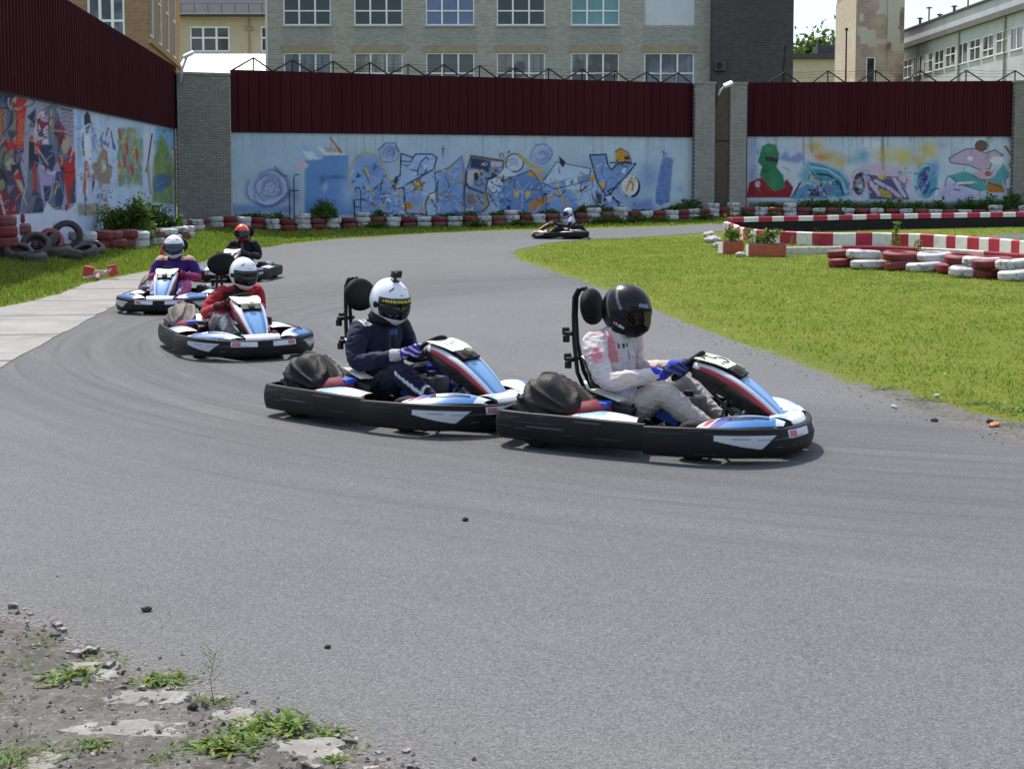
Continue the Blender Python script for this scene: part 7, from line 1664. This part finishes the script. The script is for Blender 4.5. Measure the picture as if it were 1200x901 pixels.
def mat_grit():
    t = NT('grit_stone'); v = t.pos(); c = t.ramp(t.sep(t.voro(v, 40, 'F1', 'Color'))[0], [(0, (.045,.04,.036)), (.5, (.15,.135,.12)), (1, (.34,.32,.30))]); return t.fin(c, .9, .2)
me.materials.append(mat_grit()); o = link_mesh('grit', me); tag(o, 'loose grey grit and small stones on the dirt corner', 'grit', kind='stuff')
for i, (px, py, h, w_, k, lb) in enumerate(((1040,455,.09,.24,0,'leftmost green weed on the soil of the right verge'),(1082,468,.10,.30,0,'bushy weed in the soil gap of the right verge'),(1118,462,.13,.34,1,'tall grassy tuft above the soil of the right verge'),(1152,472,.12,.36,0,'broad weed above the brick fragment'),(1188,480,.12,.34,0,'weed at the right frame edge above the verge soil'),(1100,486,.06,.2,1,'small tuft between track edge and soil'),(1178,497,.07,.24,1,'tuft right of the brick fragment'))):
    rs_ = None; g = ground(px, py); broad_weed(lb, px, py, h, w_, 46, 400+i, k); o_ = [o for o in bpy.data.objects if o.get('label') == lb][0]; o_.location = g; o_['group'] = 'weeds along the right verge'
rs = np.random.RandomState(21)
vs, fs = [], []
for _ in range(90):                                          # crumbled pieces along the broken asphalt edge
    x = rs.uniform(-2.8, -.1); y = np.interp(x, EDGE[:,0], EDGE[:,1])+rs.randn()*.10-.06; s_ = .008+.022*rs.rand()**3; b = len(vs); z = dirt_z(x, y)
    c8 = np.array([(i, j, k) for k in (0, 1) for i, j in ((-1,-1),(1,-1),(1,1),(-1,1))], float)*[1, .8, .7]*s_*(.7+.6*rs.rand(8, 1)); a = rs.rand()*6.28
    vs += [(x+math.cos(a)*q[0]-math.sin(a)*q[1], y+math.sin(a)*q[0]+math.cos(a)*q[1], z+q[2]) for q in c8]; fs += [tuple(b+i for i in f) for f in ((0,3,2,1),(4,5,6,7),(0,1,5,4),(1,2,6,5),(2,3,7,6),(3,0,4,7))]
me = bpy.data.meshes.new('asphalt_crumbs'); me.from_pydata(vs, [], fs); me.materials.append(bpy.data.materials['grit_stone']); o = link_mesh('asphalt_crumbs', me); tag(o, 'broken crumbs of asphalt and concrete along the foreground edge', 'crumbs', kind='stuff')
for i, (px, py, s, lb) in enumerate(((172,716,.022,'lone dark clod on the asphalt above the dirt corner'),(384,759,.014,'tiny dark pebble alone on the asphalt'),(545,610,.02,'small dark speck of rubber on the middle of the track'),(226,838,.02,'dark clod beside the longest slab'))):
    g = ground(px, py); stone('clod', lb, (g.x, g.y, dirt_z(g.x, g.y)+s*.4), (s, s*.8, s*.6), 40+i, M_DK, None, 'clod')
# rubber crumbs along the right edge
vs, fs = [], []; rs = np.random.RandomState(9); pin = np.array([tuple(p) for p in ij])
for _ in range(900):
    k = rs.randint(len(pin)*5//10, len(pin)-2); p = pin[k]+(pin[k+1]-pin[k])*rs.rand(); x, y = p[0]-abs(rs.randn())*.22-.02, p[1]-abs(rs.randn())*.16; s = .003+.010*rs.rand()**3; b = len(vs)
    vs += [(x+v[0]*s*(.6+.9*rs.rand()), y+v[1]*s, gzf(x, y)+.002+max(0, v[2])*s*.7) for v in ((1,0,0),(0,1,0),(-1,0,0),(0,-1,0),(0,0,1))]; fs += [tuple(b+i for i in f) for f in ((0,1,4),(1,2,4),(2,3,4),(3,0,4))]
me = bpy.data.meshes.new('rubber_crumbs'); me.from_pydata(vs, [], fs); me.materials.append(M_KTYRE); o = link_mesh('rubber_crumbs', me); tag(o, 'dark rubber crumbs scattered along the lawn edge of the track', 'crumbs', kind='stuff')

# ------------------------------------------------------------------ light
EL, AZV = R(59), Vector((-.47, .88, 0)).normalized()
to_sun = Vector((AZV.x*math.cos(EL), AZV.y*math.cos(EL), math.sin(EL)))
sd = bpy.data.lights.new('sun', 'SUN'); sd.energy = 3.0; sd.angle = R(1.6); sd.color = (1, .95, .88)
so = bpy.data.objects.new('sun', sd); col.objects.link(so); so.rotation_euler = to_sun.to_track_quat('Z', 'Y').to_euler(); so.location = (-20, 25, 40)
w = bpy.data.worlds.new('World'); scene.world = w; w.use_nodes = True; nt = w.node_tree; bg = nt.nodes['Background']
sky = nt.nodes.new('ShaderNodeTexSky'); sky.sky_type = 'NISHITA'; sky.sun_disc = False; sky.sun_elevation = EL
sky.sun_rotation = math.atan2(AZV.x, AZV.y); sky.air_density = 1.0; sky.dust_density = 2.5; sky.ozone_density = 1.0; sky.altitude = 100
tc = nt.nodes.new('ShaderNodeTexCoord'); mp = nt.nodes.new('ShaderNodeMapping'); mp.inputs['Scale'].default_value = (1, 1, 2.6); nt.links.new(tc.outputs['Generated'], mp.inputs[0])
nz = nt.nodes.new('ShaderNodeTexNoise'); nz.inputs['Scale'].default_value = 1.7; nz.inputs['Detail'].default_value = 7; nz.inputs['Roughness'].default_value = .58; nt.links.new(mp.outputs[0], nz.inputs['Vector'])
rp = nt.nodes.new('ShaderNodeValToRGB'); rp.color_ramp.elements[0].position = .36; rp.color_ramp.elements[1].position = .62; nt.links.new(nz.outputs[0], rp.inputs[0])
mx = nt.nodes.new('ShaderNodeMix'); mx.data_type = 'RGBA'; mx.inputs[7].default_value = (3.9, 4.5, 5.4, 1)
mul = nt.nodes.new('ShaderNodeMath'); mul.operation = 'MULTIPLY'; mul.inputs[1].default_value = .66; nt.links.new(rp.outputs[0], mul.inputs[0])
nt.links.new(mul.outputs[0], mx.inputs[0]); nt.links.new(sky.outputs[0], mx.inputs[6]); nt.links.new(mx.outputs[2], bg.inputs[0]); bg.inputs[1].default_value = .125
scene.view_settings.view_transform = 'Standard'; scene.view_settings.look = 'None'; scene.view_settings.exposure = 0.9; scene.view_settings.gamma = 1.0
scene.cycles.use_denoising = True; scene.cycles.max_bounces = 6; scene.cycles.transparent_max_bounces = 8
